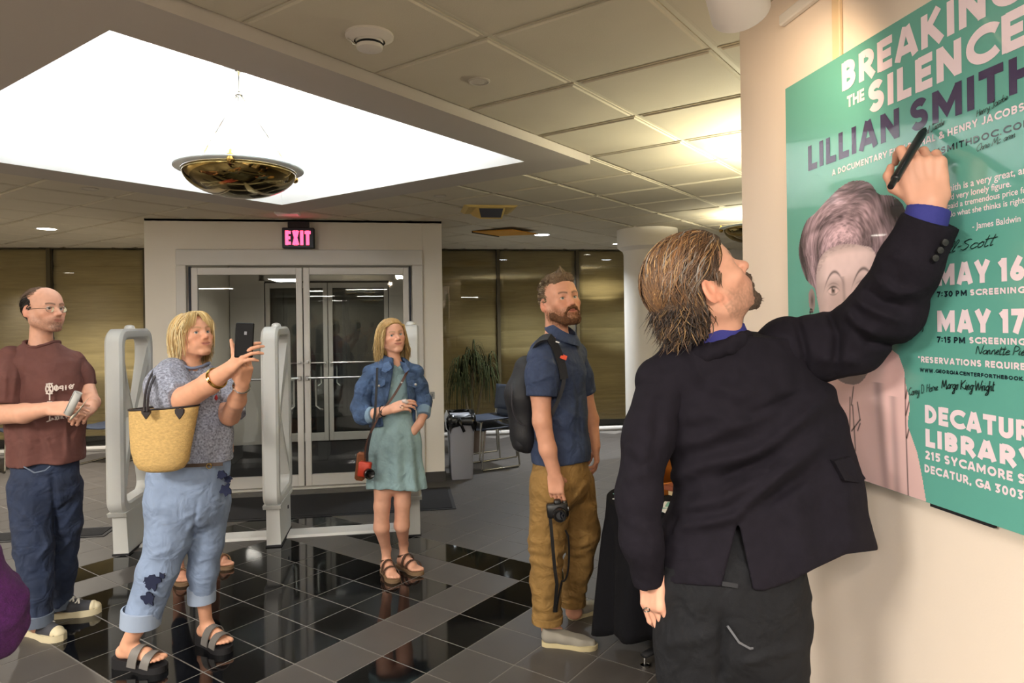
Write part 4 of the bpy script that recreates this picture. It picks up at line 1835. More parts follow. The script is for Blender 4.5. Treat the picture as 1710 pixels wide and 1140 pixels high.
def portrait():
    step = .0021
    s_ = np.arange(.045, .590, step)
    z_ = np.arange(1.1865, 1.995, step)
    S, Z = np.meshgrid(s_, z_, indexing='ij')
    sm = lambda pts: smooth_line(list(pts) + [pts[0]], 6)
    hair = sm([(.140, 1.702), (.095, 1.735), (.063, 1.800), (.066, 1.850), (.100, 1.905), (.150, 1.925), (.200, 1.950), (.270, 1.978), (.330, 1.982), (.385, 1.965), (.420, 1.930), (.470, 1.915), (.505, 1.885), (.512, 1.840), (.490, 1.790), (.470, 1.740), (.440, 1.700), (.40, 1.66), (.30, 1.60), (.18, 1.62)])
    face = sm([(.150, 1.690), (.150, 1.745), (.170, 1.790), (.215, 1.812), (.280, 1.818), (.350, 1.806), (.395, 1.790), (.412, 1.740), (.405, 1.660), (.380, 1.600), (.330, 1.545), (.270, 1.530), (.210, 1.560), (.165, 1.625)])
    ear = sm([(.108, 1.690), (.124, 1.705), (.140, 1.690), (.142, 1.650), (.128, 1.630), (.112, 1.650)])
    neck = sm([(.190, 1.60), (.380, 1.60), (.395, 1.52), (.33, 1.44), (.22, 1.46)])
    body = [(.10, 1.186), (.10, 1.40), (.16, 1.47), (.24, 1.50), (.33, 1.53), (.393, 1.549), (.440, 1.546), (.482, 1.525), (.500, 1.490), (.505, 1.455), (.514, 1.430), (.517, 1.395), (.509, 1.358), (.525, 1.325), (.540, 1.295), (.552, 1.250), (.566, 1.186)]
    m_h, m_f, m_e, m_n, m_b = [in_poly(S, Z, q) for q in (hair, face, ear, neck, body)]
    col = np.zeros(S.shape + (3,), np.float32)
    P3 = lambda sc1, sc2=None: np.stack([S.ravel() * sc1, Z.ravel() * (sc2 or sc1), 0 * S.ravel()], 1).astype(np.float32)
    tint = np.array([1.0, .90, .92])
    # blouse
    v = .90 + .10 * vnoise(P3(9, 4), 1).reshape(S.shape)
    v -= .22 * np.exp(-((S - (.40 + .10 * (1.5 - Z))) / .016) ** 2) * (Z < 1.45)
    v -= .16 * np.exp(-((S - (.455 + .05 * (1.5 - Z))) / .012) ** 2) * (Z < 1.42)
    v += .10 * np.exp(-((S - .44) / .03) ** 2)
    v -= .55 * np.exp(-((S - .502 - .10 * np.maximum(0, 1.36 - Z) * .3) / .0018) ** 2) * (Z < 1.47)
    for (a, c) in (((.503, 1.42), (.513, 1.462)), ((.503, 1.38), (.515, 1.415)), ((.505, 1.325), (.517, 1.36)), ((.30, 1.31), (.335, 1.345)), ((.335, 1.345), (.325, 1.39)), ((.29, 1.25), (.295, 1.40)), ((.31, 1.43), (.30, 1.38)), ((.335, 1.335), (.325, 1.315)), ((.315, 1.26), (.305, 1.38))):
        a, c = np.array(a), np.array(c)
        t = np.clip(((S - a[0]) * (c - a)[0] + (Z - a[1]) * (c - a)[1]) / ((c - a) @ (c - a)), 0, 1)
        e = np.hypot(S - a[0] - t * (c - a)[0], Z - a[1] - t * (c - a)[1])
        v -= .6 * np.exp(-(e / .0020) ** 2)
    lap = in_poly(S, Z, [(.30, 1.47), (.385, 1.548), (.37, 1.51), (.31, 1.45)])
    v[lap] = .14
    col[m_b] = (v[..., None] * tint * np.array([1.0, .93, .90]))[m_b]
    # neck and hair
    v = .50 + .12 * vnoise(P3(18), 1).reshape(S.shape)
    col[m_n] = (v[..., None] * tint)[m_n]
    # swept-up hair: strands follow arcs around the roll
    ang = np.arctan2(Z - 1.80, S - .28)
    rad = np.hypot((S - .28), (Z - 1.80) * 1.15)
    wob = 1.6 * vnoise(P3(9), 1).reshape(S.shape)
    u1 = (rad * 150 + wob * 7)
    N = lambda a_, c_: vnoise(np.stack([a_.ravel(), c_.ravel(), 0 * a_.ravel() + 3.3], 1).astype(np.float32), 1).reshape(S.shape)
    v = .50 + .34 * N(ang * 5, u1) + .26 * N(ang * 7 + 4, u1 * 2.3) + .16 * N(ang * 10, u1 * 4.1) + .10 * np.sin(rad * 48 + wob * 4)
    top = np.exp(-(((S - .25) / .13) ** 2 + ((Z - 1.86) / .055) ** 2))
    v += .22 * top - .30 * np.exp(-(((S - .47) / .06) ** 2 + ((Z - 1.88) / .05) ** 2)) - .32 * np.exp(-(((S - .38) / .07) ** 2 + ((Z - 1.945) / .03) ** 2)) - .16 * np.exp(-(((S - .20) / .10) ** 2 + ((Z - 1.885 - .2 * (S - .2)) / .010) ** 2)) - .2 * np.exp(-((S - .075) / .025) ** 2)
    v = np.clip(v, .06, .88)
    col[m_h] = (v[..., None] * np.array([1.0, .86, .94]))[m_h]
    # face
    v = .90 - .20 * np.clip((.20 - S) / .05, 0, 1) - .10 * np.clip((S - .37) / .05, 0, 1) + .03 * vnoise(P3(60), 1).reshape(S.shape)
    v -= .22 * np.clip((Z - (1.790 - .8 * (S - .29) ** 2)) / .03, 0, 1)
    for e_ in (.228, .350):
        v -= .42 * np.exp(-(((S - e_) / .036) ** 4 + ((Z - (1.745 - .75 * (S - e_ - .006) ** 2 / .036)) / .0042) ** 2))
        v -= .13 * np.exp(-(((S - e_) / .038) ** 2 + ((Z - 1.712) / .016) ** 2))
        v += .12 * np.exp(-(((S - e_) / .022) ** 4 + ((Z - 1.692) / .0095) ** 4))
        v -= .48 * np.exp(-(((S - e_) / .0085) ** 4 + ((Z - 1.693) / .0088) ** 4)) + .25 * np.exp(-(((S - e_) / .004) ** 2 + ((Z - 1.693) / .004) ** 2))
        v += .5 * np.exp(-(((S - e_ - .003) / .0028) ** 2 + ((Z - 1.698) / .0028) ** 2))
        v -= .42 * np.exp(-(((S - e_) / .025) ** 4 + ((Z - (1.7035 - .33 * (S - e_) ** 2 / .024)) / .0022) ** 2)) + .14 * np.exp(-(((S - e_) / .026) ** 4 + ((Z - (1.7135 - .3 * (S - e_) ** 2 / .024)) / .0018) ** 2))
        v -= .25 * np.exp(-(((S - e_) / .022) ** 4 + ((Z - (1.6805 + .3 * (S - e_) ** 2 / .022)) / .002) ** 2))
    v -= .14 * np.exp(-((S - .275 - .1 * (1.69 - Z)) / .007) ** 2) * (Z > 1.63) * (Z < 1.73)
    v -= .35 * np.exp(-(((S - .295) / .020) ** 2 + ((Z - 1.633) / .005) ** 2))
    v -= .40 * np.exp(-(((S - .292) / .036) ** 4 + ((Z - 1.592) / .009) ** 2))
    col[m_f] = (np.clip(v, .04, 1)[..., None] * tint)[m_f]
    v = .58 - .25 * np.exp(-(((S - .127) / .007) ** 2 + ((Z - 1.668) / .016) ** 2))
    col[m_e] = (v[..., None] * tint)[m_e]
    mask = m_h | m_f | m_e | m_n | m_b
    # earring cluster
    for k in range(9):
        a = 2 * PI * k / 8
        cx, cz = (.121 + .007 * math.cos(a), 1.634 + .009 * math.sin(a)) if k < 8 else (.121, 1.634)
        d_ = ((S - cx) / .0034) ** 2 + ((Z - cz) / .0034) ** 2 < 1
        col[d_] = (.03, .03, .05)
        mask |= d_
    # fringe of loose strands over the forehead
    fr_ = in_poly(S, Z, sm([(.150, 1.745), (.175, 1.800), (.225, 1.822), (.300, 1.828), (.40, 1.80), (.412, 1.770), (.36, 1.800), (.28, 1.806), (.21, 1.795), (.17, 1.755)])) & (vnoise(P3(90, 240), 1).reshape(S.shape) > .02)
    col[fr_] *= .93
    # grid faces where every corner is painted
    n0, n1 = S.shape
    idx = np.arange(n0 * n1).reshape(n0, n1)
    ok = mask[:-1, :-1] & mask[1:, :-1] & mask[1:, 1:] & mask[:-1, 1:]
    Q = np.stack([idx[:-1, :-1][ok], idx[1:, :-1][ok], idx[1:, 1:][ok], idx[:-1, 1:][ok]], 1)
    V = np.stack([np.full(S.size, -.0002), -S.ravel() * PK, (Z.ravel() - 1.186) * PK], 1)
    used = np.unique(Q)
    mp = np.full(len(V), -1)
    mp[used] = np.arange(len(used))
    c = np.clip(col.reshape(-1, 3)[used], .01, 1)
    c = np.where(c <= .04045, c / 12.92, ((c + .055) / 1.055) ** 2.4)
    mesh_obj('portrait_print', V[used], mp[Q], mat('portrait_ink', '#ffffff', .22, attr=True, coat=1.0), poster, False, c)


portrait()
# ------------------------------------------------------------------ people: shared pieces
def bounds(s, pad=.02):
    lo = np.min([pr[4] - pr[5] for pr in s.p if not pr[3]], 0) - pad
    hi = np.max([pr[4] + pr[5] for pr in s.p if not pr[3]], 0) + pad
    return lo, hi


def garment(p, name, s, m, h=.006, post=None, smooth=1, parent=None, colf=None, box=None, pad=.03):
    lo, hi = bounds(s) if box is None else box
    V, Q = s.mesh(lo, hi, h, post, pad=pad)
    if smooth:
        V = laplace(V, Q, smooth, .5)
    return p.add(name, (V, Q), m, True, colf(V) if colf else None, parent)


M_skin = mat('skin', '#c58f74', .48, attr=True, spec=.4, bump=.03, bscale=900)


def build_body(p, s, fine, m=None, coarse=.014, colf=None):
    """one skin mesh: coarse where cloth hides it, fine in the listed boxes (lo, hi, cell)"""
    parts = []
    lo, hi = bounds(s)
    V, Q = s.mesh(lo, hi, coarse, pad=.01)
    for a, b, _ in fine:
        V, Q = clip_box(V, Q, np.array(a) + coarse * .8, np.array(b) - coarse * .8, False)
    parts.append((V, Q))
    done = []
    for a, b, h in fine:
        V, Q = s.mesh(np.array(a) - 2 * h, np.array(b) + 2 * h, h, pad=.006)
        V, Q = clip_box(V, Q, a, b, True)
        for a2, b2 in done:
            V, Q = clip_box(V, Q, np.array(a2) + h, np.array(b2) - h, False)
        done.append((a, b))
        V = laplace(V, Q, 1, .35)
        parts.append((V, Q))
    V, Q = join(parts)
    return p.add('body', (V, Q), m or M_skin, True, colf(V).astype(np.float32))


def boxaround(pts, pad):
    pts = np.array(pts, float)
    pad = np.array(pad, float)
    return pts.min(0) - pad, pts.max(0) + pad


CRC, CRR = np.array([0, -.014, .030]), np.array([.0765, .0975, .0885])

def on_skull(n, mask, seed, grow=1.0):
    r = np.random.RandomState(seed)
    out = []
    while len(out) < n:
        v = r.randn(4000, 3)
        v /= np.linalg.norm(v, axis=1)[:, None]
        P = CRC + v * CRR * grow
        P = P[mask(P)]
        out += list(P)
    out = np.array(out)
    return out[r.permutation(len(out))[:n]]


def grow_lock(root, flow, length, n=7, off=.006, grav=0.0, rnd=None, curl=0.0, gdir=(0, 0, -1), blob=None, maxk=None):
    p = np.array(root, float)
    P = [p.copy()]
    st = length / (n - 1)
    gd = np.array(gdir, float)
    ph = rnd.rand() * 6.28 if rnd is not None else 0
    for i in range(n - 1):
        t = i / (n - 1)
        nrm = unit((p - CRC) / CRR ** 2)
        d = np.array(flow(p, t), float)
        d = d - nrm * np.dot(d, nrm) * .8
        d = unit(d) * (1 - grav * t) + gd * grav * (t + .15)
        if curl:
            d = d + curl * (np.cross(nrm, d) * math.sin(ph + 5 * t) + nrm * .6 * math.cos(ph + 5 * t))
        p = p + unit(d) * st
        k = np.linalg.norm((p - CRC) / (CRR + off))
        if k < 1:
            p = CRC + (p - CRC) / k
        if maxk is not None:
            kb = np.linalg.norm((p - CRC) / CRR)
            kk = min([np.linalg.norm((p - c) / r) for c, r in (blob or [])] + [9])
            if kb > maxk and kk > maxk:
                p = CRC + (p - CRC) * (maxk / kb)
        if blob is not None:
            for c, r in blob:
                k = np.linalg.norm((p - c) / r)
                if k < 1:
                    p = c + (p - c) / k
        P.append(p.copy())
    return np.array(P)


def hair_obj(p, name, Hf, Ho, sc, paths, r0, cols, m, n=4, flat=.6, taper=(.7, 1.0, .15), parent=None):
    V, Q, C = locks_mesh(paths, r0, n=n, cols=cols, flat=flat, taper=taper)
    V = (V @ Hf.T) * sc + Ho
    return p.add(name, (V, Q), m, True, C, parent)


def col_var(base, n, seed, v=.18, mixes=()):
    r = np.random.RandomState(seed)
    c = np.tile(np.array(lin(base)), (n, 1)) * (1 + v * r.randn(n, 1)).clip(.35, 1.9)
    for col, frac in mixes:
        k = r.rand(n) < frac
        c[k] = np.array(lin(col)) * (1 + v * r.randn(k.sum(), 1)).clip(.4, 1.8)
    return c


def sleeve(p, pts, rs, m, h=.006, amp=.008, freq=18, parent=None, name='sleeve', lines=(), k=.03, cutstart=False, extra=None, sq=None):
    """a tube of cloth along pts cut square at its end"""
    g = Sdf().chain(pts, rs, k=k, sq=sq)
    if extra:
        for a, b, ra, rb in extra:
            g.cone(a, b, ra, rb, k=k)
    e, dv = np.array(pts[-1], np.float32), unit(np.array(pts[-1]) - np.array(pts[-2])).astype(np.float32)
    def post(P, d):
        d = d + amp * vnoise(P, freq) + amp * .4 * vnoise(P, freq * 3)
        if lines:
            d = folds(P, d, lines)
        near = ((P - e) ** 2).sum(1) < (3.2 * rs[-1]) ** 2
        return np.where(near, np.maximum(d, (P - e) @ dv), d)
    return garment(p, name, g, m, h, post=post, parent=parent)


def shoe_sole(p, heel, toe, wid, th, m, parent=None, name='sole', z0=0.0, wedge=0.0):
    """heel, toe: (x, d) on the floor in the view-aligned frame"""
    h, t = np.array(heel, float), np.array(toe, float)
    L = np.linalg.norm(t - h)
    ux = (t - h) / L
    uy = np.array([-ux[1], ux[0]])
    prof = [(0, .0), (.02, .45), (.10, .66), (.30, .62), (.50, .72), (.70, 1.0), (.86, .90), (.96, .55), (1.0, .0)]
    out = [(a * L, b * wid / 2) for a, b in prof] + [(a * L, -b * wid / 2) for a, b in prof[-2:0:-1]]
    b = MB()
    V = []
    for lev, ins in ((0, .0), (1, 0.0)):
        for a, w in out:
            q = h + ux * a + uy * w
            f = a / L
            zz = z0 + (0 if lev == 0 else th + wedge * max(0, 1 - f * 1.25))
            V.append((q[0], q[1], zz))
    n = len(out)
    Fc = [tuple(range(n - 1, -1, -1)), tuple(range(n, 2 * n))] + [(i, (i + 1) % n, n + (i + 1) % n, n + i) for i in range(n)]
    b.add(V, Fc)
    return p.mb(name, b, m, True, parent)


def lift(q, z):
    return np.array([q[0], q[1], z])


def foot_pts(heel, toe):
    h, t = np.array(heel, float), np.array(toe, float)
    return h, t, t - h


def strip_loop(b, pts, w, th, nrm=None, closed=False, col=None):
    """flat ribbon through pts: width w, thickness th; nrm = the face normal hint"""
    pts = np.array(pts, float)
    m = len(pts)
    V = []
    for i in range(m):
        a = pts[(i - 1) % m] if (closed or i > 0) else pts[i]
        c = pts[(i + 1) % m] if (closed or i < m - 1) else pts[i]
        t = unit(c - a)
        nn = np.array(nrm[i] if (nrm is not None and np.ndim(nrm) == 2) else (nrm if nrm is not None else (0, -1, 0)), float)
        side = unit(np.cross(t, nn))
        nn = np.cross(side, t)
        for su, sn in ((-1, -1), (1, -1), (1, 1), (-1, 1)):
            V.append(pts[i] + side * su * w / 2 + nn * sn * th / 2)
    Fc = []
    for i in range(m if closed else m - 1):
        j = (i + 1) % m
        for k in range(4):
            k2 = (k + 1) % 4
            Fc.append((i * 4 + k, i * 4 + k2, j * 4 + k2, j * 4 + k))
    if not closed:
        Fc += [(3, 2, 1, 0), tuple((m - 1) * 4 + k for k in range(4))]
    b.add(V, Fc, col)


def hairline(y):
    """lowest hair height over the skull for short hair, from nape (y<0) to forehead"""
    return np.interp(y, [-.12, -.045, -.036, -.012, -.001, .013, .021, .042, .07, .1], [-.062, -.052, .018, .026, -.020, -.022, .036, .060, .070, .074])


def foot_sdf(s, heel, toe, z0=.0, wid=.082, k=.015):
    """bare foot from heel to toe (x, depth) at height z0, added to s; returns the ankle root"""
    h, t = np.array(heel, float), np.array(toe, float)
    L = np.linalg.norm(t - h)
    ux = (t - h) / L
    uy = np.array([-ux[1], ux[0]])
    def q(f, w, z):
        v = h + ux * L * f + uy * wid * w
        return np.array([v[0], v[1], z0 + z])
    s.cone(q(.12, 0, .030), q(.30, 0, .052), .030, .030, k=k)
    s.cone(q(.30, 0, .050), q(.62, .05, .028), .031, .027, k=k)
    s.cone(q(.14, 0, .026), q(.62, -.12, .020), .026, .020, k=k)
    s.cone(q(.62, .18, .020), q(.70, -.22, .017), .020, .017, k=k)
    for i, (w, f, r) in enumerate(((.33, .965, .0125), (.10, .975, .0095), (-.09, .945, .0090), (-.26, .905, .0085), (-.40, .855, .0080))):
        s.cone(q(.66, w * .85, .016), q(f - .03, w, .011), .012, r, k=.006)
    return q(.24, 0, .07)


def eyes(p, Hf, Ho, sc, iris, gaze=(.1, 1, .12)):
    for e in (-1, 1):
        eye_mesh('eye', p.root, Ho + Hf @ np.array([e * .0315, .0695, -.0010]) * sc, Hf @ np.array(gaze, float), .0148 * sc, iris, p.o)


def neck_ring(g, c, r, zlo, zhi, n=30, grow=0.0):
    """closed curve where a vertical cylinder around c leaves the cloth g"""
    out = []
    zs = np.linspace(zhi, zlo, 70)
    for k in range(n):
        a = 2 * PI * k / n
        P = np.stack([np.full(70, c[0] + r * math.cos(a)), np.full(70, c[1] + r * math.sin(a)), zs], 1).astype(np.float32)
        d = g.eval(P)
        i = int(np.argmax(d < 0)) if (d < 0).any() else 69
        out.append((P[i, 0], P[i, 1], zs[i] + grow))
    return out


def skin_rgb(hexcol):
    return np.array(lin(hexcol), np.float32)


def body_colour(Hf, Ho, sc, skin, lip, **kw):
    def f(V):
        L = ((V - Ho) @ Hf) / sc
        c = head_color(L, skin, lip, **kw)
        far = np.linalg.norm(L, axis=1) > .24
        c[far] = np.array(skin) * (1 + .10 * vnoise(V[far].astype(np.float32), 60))[:, None]
        return np.clip(c, 0, 1)
    return f


# ------------------------------------------------------------------ man with the backpack
def man_backpack():
    p = Person('person', 3.55, (935, 1050), 'bearded man in navy shirt and khaki trousers wearing a backpack, looking up right', 'person')
    J, R = p.J, p.R
    px = lambda r: r * p.d0 / F
    Hf = head_frame((math.sin(math.radians(24)), -math.cos(math.radians(24)), .22), (-.12, .05, 1))
    Ho = J(936, 504)
    sc = 1.12
    s = Sdf()
    hd = head_sdf(smile=1.0, jaw=1.04, mouth_open=.003).xform(Hf, Ho, sc)
    s.merge(hd)
    s.cone(J(929, 520), J(930, 575), px(18.5), px(20), k=.02)
    s.cone(J(930, 575), J(932, 680), px(22), px(36), k=.03)
    s.cone(J(932, 680), J(935, 790), px(36), px(36), k=.03)
    # near arm with camera
    ar = [J(905, 600, -.14), J(903, 655, -.17), J(905, 703, -.19), J(915, 750, -.19), J(926, 792, -.18)]
    s.chain(ar, [px(18), px(16.5), px(14.5), px(13.5), px(9.3)], k=.02)
    hx = unit(J(931, 838, -.19) - ar[-1])
    hR = frame(hx, (-.25, -1, .1))
    hw = hand_sdf((.42, .40, .42, .48), .05, (.3, .9), 1.0, side=1, thumb_out=.55).xform(hR, ar[-1])
    s.merge(hw)
    ar2 = [J(958, 600, .14), J(975, 655, .17), J(987, 700, .16), J(994, 745, .10)]
    s.chain(ar2, [px(18), px(15), px(13), px(8.8)], k=.02)
    hR2 = frame(unit(J(1000, 795, .10) - ar2[-1]), (.9, -.2, .3))
    s.merge(hand_sdf((.35, .4, .5, .6), .03, (.4, .5), .95, side=1, thumb_out=.3).xform(hR2, ar2[-1]))
    # legs (mostly hidden)
    s.chain([J(925, 800, -.06), J(914, 905, -.05), J(915, 1050, -.08)], [px(30), px(22), px(11)], k=.02)
    s.chain([J(955, 805, .08), J(972, 890, .08), J(955, 1022, .14)], [px(30), px(22), px(11)], k=.02)
    s.cone(J(914, 1040, -.09), J(930, 1055, -.09), px(11), px(11), k=.02)
    s.cone(J(955, 1010, .14), J(962, 1022, .14), px(11), px(11), k=.02)
    fine = [boxaround([Ho + (0, 0, .13), J(930, 585)], (.14, .14, .02)) + (.0034,),
            boxaround([ar[1], ar[-1], J(931, 850, -.19)], (.09, .09, .04)) + (.0042,),
            boxaround([ar2[1], J(1000, 805, .1)], (.06, .09, .03)) + (.0040,),
            boxaround([J(914, 1020, -.09), J(925, 1062, -.09)], (.06, .08, .05)) + (.005,),
            boxaround([J(955, 1000, .14), J(962, 1025, .14)], (.06, .08, .05)) + (.005,)]
    skin = skin_rgb('#d29a80')
    build_body(p, s, fine, colf=body_colour(Hf, Ho, sc, skin, skin_rgb('#b5655a'), beard=(.88, .8, .95), beard_col=lin('#6b4426'), brow=lin('#4d3826'), blush=.16, smile=1.0))
    for e in (-1, 1):
        eye_mesh('eye', p.root, Ho + Hf @ np.array([e * .0315, .0695, -.0010]) * sc, Hf @ np.array([.1, 1, .12]), .0148 * sc, (.10, .12, .10), p.o)
    # teeth
    t = Sdf().ell((0, .0865, -.0625), (.015, .006, .0042), k=0).xform(Hf, Ho, sc)
    garment(p, 'teeth', t, mat('teeth', '#e8e0d4', .3), .002, smooth=0)
    # beard volume
    bsd = Sdf()
    for e in (-1, 1):
        bsd.chain([(e * .062, .004, -.035), (e * .054, .016, -.066), (e * .030, .062, -.100)], [.014, .020, .021], k=.02)
        bsd.chain([(0, .1000, -.0475), (e * .018, .0955, -.0515), (e * .031, .082, -.068), (e*.030, .072, -.085)], [.0055, .0058, .007, .010], k=.01)
    bsd.ell((0, .074, -.105), (.026, .021, .020), k=.02)
    bsd.xform(Hf, Ho, sc)
    garment(p, 'beard', bsd, mat('beard_brown', '#5f3c20', .8, var=.35, vscale=160, bump=.6, bscale=420), .0035,
            post=lambda P, d: d + .006 * vnoise(P, 260) + .004 * vnoise(P, 120))
    # hair: short sides, swept-up top
    hs = Sdf()
    hs.ell((0, -.020, .034), (.0795, .097, .0905), k=.02)
    hs.ell((0, .030, .092), (.058, .050, .030), k=.03)
    hs.cone((-.03, .062, .098), (.03, .062, .098), .018, .018, k=.03)
    def hpost(P, d):
        L = ((P - Ho.astype(np.float32)) @ Hf.astype(np.float32)) / sc
        x, y, z = L.T
        hl = hairline(y)
        d = np.maximum(d, (hl - z) * .7)
        return d + .007 * vnoise(P, 110) * (1 + z * 4) + .0035 * vnoise(P, 300)
    hs.xform(Hf, Ho, sc)
    ho = garment(p, 'hair', hs, mat('hair_brown', '#6a5641', .75, var=.35, vscale=120, bump=.5, bscale=350), .0035, post=hpost)
    rr = np.random.RandomState(5)
    roots = on_skull(700, lambda P: P[:, 2] > hairline(P[:, 1]) + .008, 11, 1.03)
    paths = [grow_lock(q, lambda a, t: (a[0] * .5, .35 if a[2] > .08 else -.5, .7 if a[1] > .03 else .1), .030 + .018 * rr.rand() + (.012 if q[1] > .02 and q[2] > .07 else 0), 5, .010 if q[2] < .07 else .020, 0, rr, .35) for q in roots]
    hair_obj(p, 'hair_locks', Hf, Ho, sc, paths, .0028, col_var('#76624c', 700, 4, .25, (('#9a8a6c', .22),)), mat('hair_strands', '#ffffff', .6, attr=True), parent=ho)

    # ---- shirt
    M_navy = mat('navy_shirt', '#2f3c59', .85, var=.10, vscale=60, bump=.15, bscale=700, wrinkle=.45, wscale=13)
    g = Sdf()
    g.cone(J(930, 585), J(930, 620), px(30), px(44), k=.05)
    g.cone(J(930, 620), J(932, 690), px(45), px(46), k=.05)
    g.cone(J(932, 690), J(936, 752), px(46), px(47), k=.05)
    g.cone(J(936, 750), J(937, 790), px(48), px(49), k=.04)
    g.cone(J(908, 598, -.13), J(956, 594, .13), px(27), px(26), k=.05)
    pt = J(936, 768)
    def spost(P, d):
        d = d + .010 * vnoise(P, 16) + .004 * vnoise(P * np.float32([1, 1, .5]), 45)
        d = folds(P, d, [([J(925, 665, -.15), J(950, 690, -.15), J(975, 700, -.1)], .012, .007), ([J(930, 700, -.16), J(955, 720, -.16), J(980, 735, -.1)], .012, .007),
                         ([J(955, 600, -.1), J(965, 660, -.13), J(972, 740, -.13)], .010, -.006), ([J(915, 640, -.2), J(935, 625, -.2)], .01, .006)])
        hem = pt[2] + .02 * np.sin((P[:, 0] - pt[0]) * 12) + (P[:, 0] - pt[0]) * -.10
        d = np.maximum(d, hem - P[:, 2] - np.float32(9) * (np.abs(P[:, 0] - pt[0]) > .4))
        # neck opening
        n0 = J(933, 560)
        e = np.sqrt(((P[:, :2] - n0[:2].astype(np.float32)) ** 2).sum(1)) - px(19.5)
        d = np.where(P[:, 2] > J(0, 590)[2], np.maximum(d, -e), d)
        return d
    sh = garment(p, 'shirt', g, M_navy, .0055, post=spost)
    sleeve(p, [J(910, 590, -.12), J(906, 625, -.16), J(905, 662, -.175)], [px(26), px(27), px(26)], M_navy, .0055, .007, 18, sh, lines=[([J(885, 640, -.2), J(925, 625, -.25)], .010, .006), ([J(890, 610, -.2), J(920, 600, -.22)], .010, .005)])
    sleeve(p, [J(955, 592, .12), J(966, 625, .16), J(976, 657, .18)], [px(24), px(23), px(22)], M_navy, .0065, .007, 18, sh)
    cl = Sdf()
    for a0, a1, zz0, zz1 in ((-200, -20, 548, 560), (-20, 100, 560, 574)):
        pass
    ring, ring2 = [], []
    for k in range(26):
        a = math.radians(-250 + 320 * k / 25)
        cx, cy = math.cos(a), math.sin(a)
        r1, r2 = px(22), px(27)
        f = .5 + .5 * math.cos(a - math.radians(-30))
        zc = J(0, 546 + 30 * f)[2]
        ring.append(np.array([J(931, 0)[0] + cx * r1, p.d0 + cy * r1, zc + .012]))
        ring2.append(np.array([J(931, 0)[0] + cx * (r2 + .012 * f), p.d0 + cy * (r2 + .012 * f), zc - .040 - .002 * f]))
    b = MB()
    V, Fc = [], []
    for a, c in zip(ring, ring2):
        out = unit(np.array([a[0] - J(931, 0)[0], a[1] - p.d0, 0])) * .006
        V += [a, a + out, c + out, c]
    for i in range(25):
        for k in range(4):
            Fc.append((i * 4 + k, i * 4 + (k + 1) % 4, i * 4 + 4 + (k + 1) % 4, i * 4 + 4 + k))
    Fc += [(3, 2, 1, 0), (100, 101, 102, 103)]
    b.add(V, Fc)
    p.mb('collar', b, M_navy, True, sh)
    for yy in (612, 640, 668, 696, 724):
        q = J(970 + (yy - 612) * .12, yy, -.115)
        b = MB()
        b.lathe([(.001, 0), (.0055, .0005), (.0055, .002), (.001, .0025)], 10, q, rotm('Y', .8))
        p.mb('button', b, mat('button_dark', '#20242f', .4), True, sh)

    # ---- trousers
    M_khaki = mat('khaki', '#8a6a39', .85, var=.10, vscale=14, bump=.15, bscale=600, wrinkle=.5, wscale=14)
    t = Sdf()
    t.cone(J(935, 762), J(938, 800), px(46), px(47), k=.04)
    t.chain([J(922, 806, -.06), J(913, 905, -.05), J(912, 970, -.06), J(914, 1032, -.085)], [px(38), px(29), px(25), px(23.5)], k=.03)
    t.chain([J(957, 808, .07), J(973, 888, .08), J(965, 950, .11), J(956, 1004, .14)], [px(37), px(28.5), px(23), px(21)], k=.03)
    c1, c2 = J(914, 1037, -.085), J(956, 1008, .14)
    def tpost(P, d):
        zz = P[:, 2]
        low = np.clip((.75 - zz) / .6, 0, 1)
        d = d + (.006 + .010 * low) * vnoise(P * np.float32([.55, .55, 1]), 26) + .004 * np.sin(zz * 105 + 9 * vnoise(P, 9)) * np.exp(-((zz - .42) / .10) ** 2) + .004 * np.sin(zz * 120 + 9 * vnoise(P, 9)) * np.exp(-((zz - .14) / .08) ** 2)
        d = folds(P, d, [([J(893, 815, -.15), J(930, 850, -.17)], .012, .008), ([J(985, 800, 0), J(955, 840, -.05)], .012, .008), ([J(905, 880, -.15), J(930, 905, -.15)], .01, .006)])
        near = (P[:, 1] < (c1[1] + c2[1]) / 2 - .01)
        cut = np.where(near, c1[2] - zz, c2[2] - zz)
        return np.maximum(d, cut)
    tr_ = garment(p, 'trousers', t, M_khaki, .006, post=tpost)
    # cuffs
    for c, r, nm in ((c1, 24.5, 'cuff'), (c2, 22.5, 'cuff')):
        b = MB()
        b.lathe([(px(r) - .004, -.002), (px(r) + .003, -.002), (px(r) + .004, .03), (px(r) - .002, .033)], 26, c, cap=False)
        p.mb(nm, b, M_khaki, True, tr_)
    # ---- shoes
    M_can = mat('grey_canvas', '#9a958b', .9, bump=.3, bscale=500)
    M_sole = mat('cream_rubber', '#c9bc95', .7)
    for (hp, tp_, dd, w) in (((897, 1066), (989, 1070), 3.44, .098), ((944, 1030), (987, 1030), 3.72, .095)):
        hx_ = (hp[0] - 855) / F * dd
        tx_ = (tp_[0] - 855) / F * dd
        far = dd > 3.6
        heel, toe = (hx_, dd - .01), (tx_ + (.06 if far else 0), dd + (.13 if far else -.06))
        root = empty('shoe', (0, 0, 0), 0, parent=p.root)
        so_ = shoe_sole(p, heel, toe, w, .022, M_sole, root)
        u = Sdf()
        h_, t_ = np.array(heel), np.array(toe)
        P0, P1, P2, P3 = [np.array([*(h_ + (t_ - h_) * f), z]) for f, z in ((.14, .05), (.42, .045), (.70, .026), (.88, .020))]
        u.cone(P0, P1, .036, .036, k=.02)
        u.cone(P1, P2, .036, .038, k=.02)
        u.cone(P2, P3, .037, .026, k=.02)
        u.cone(P0, P0 + (0, 0, .025), .036, .030, k=.02)
        top = P0[2] + .036
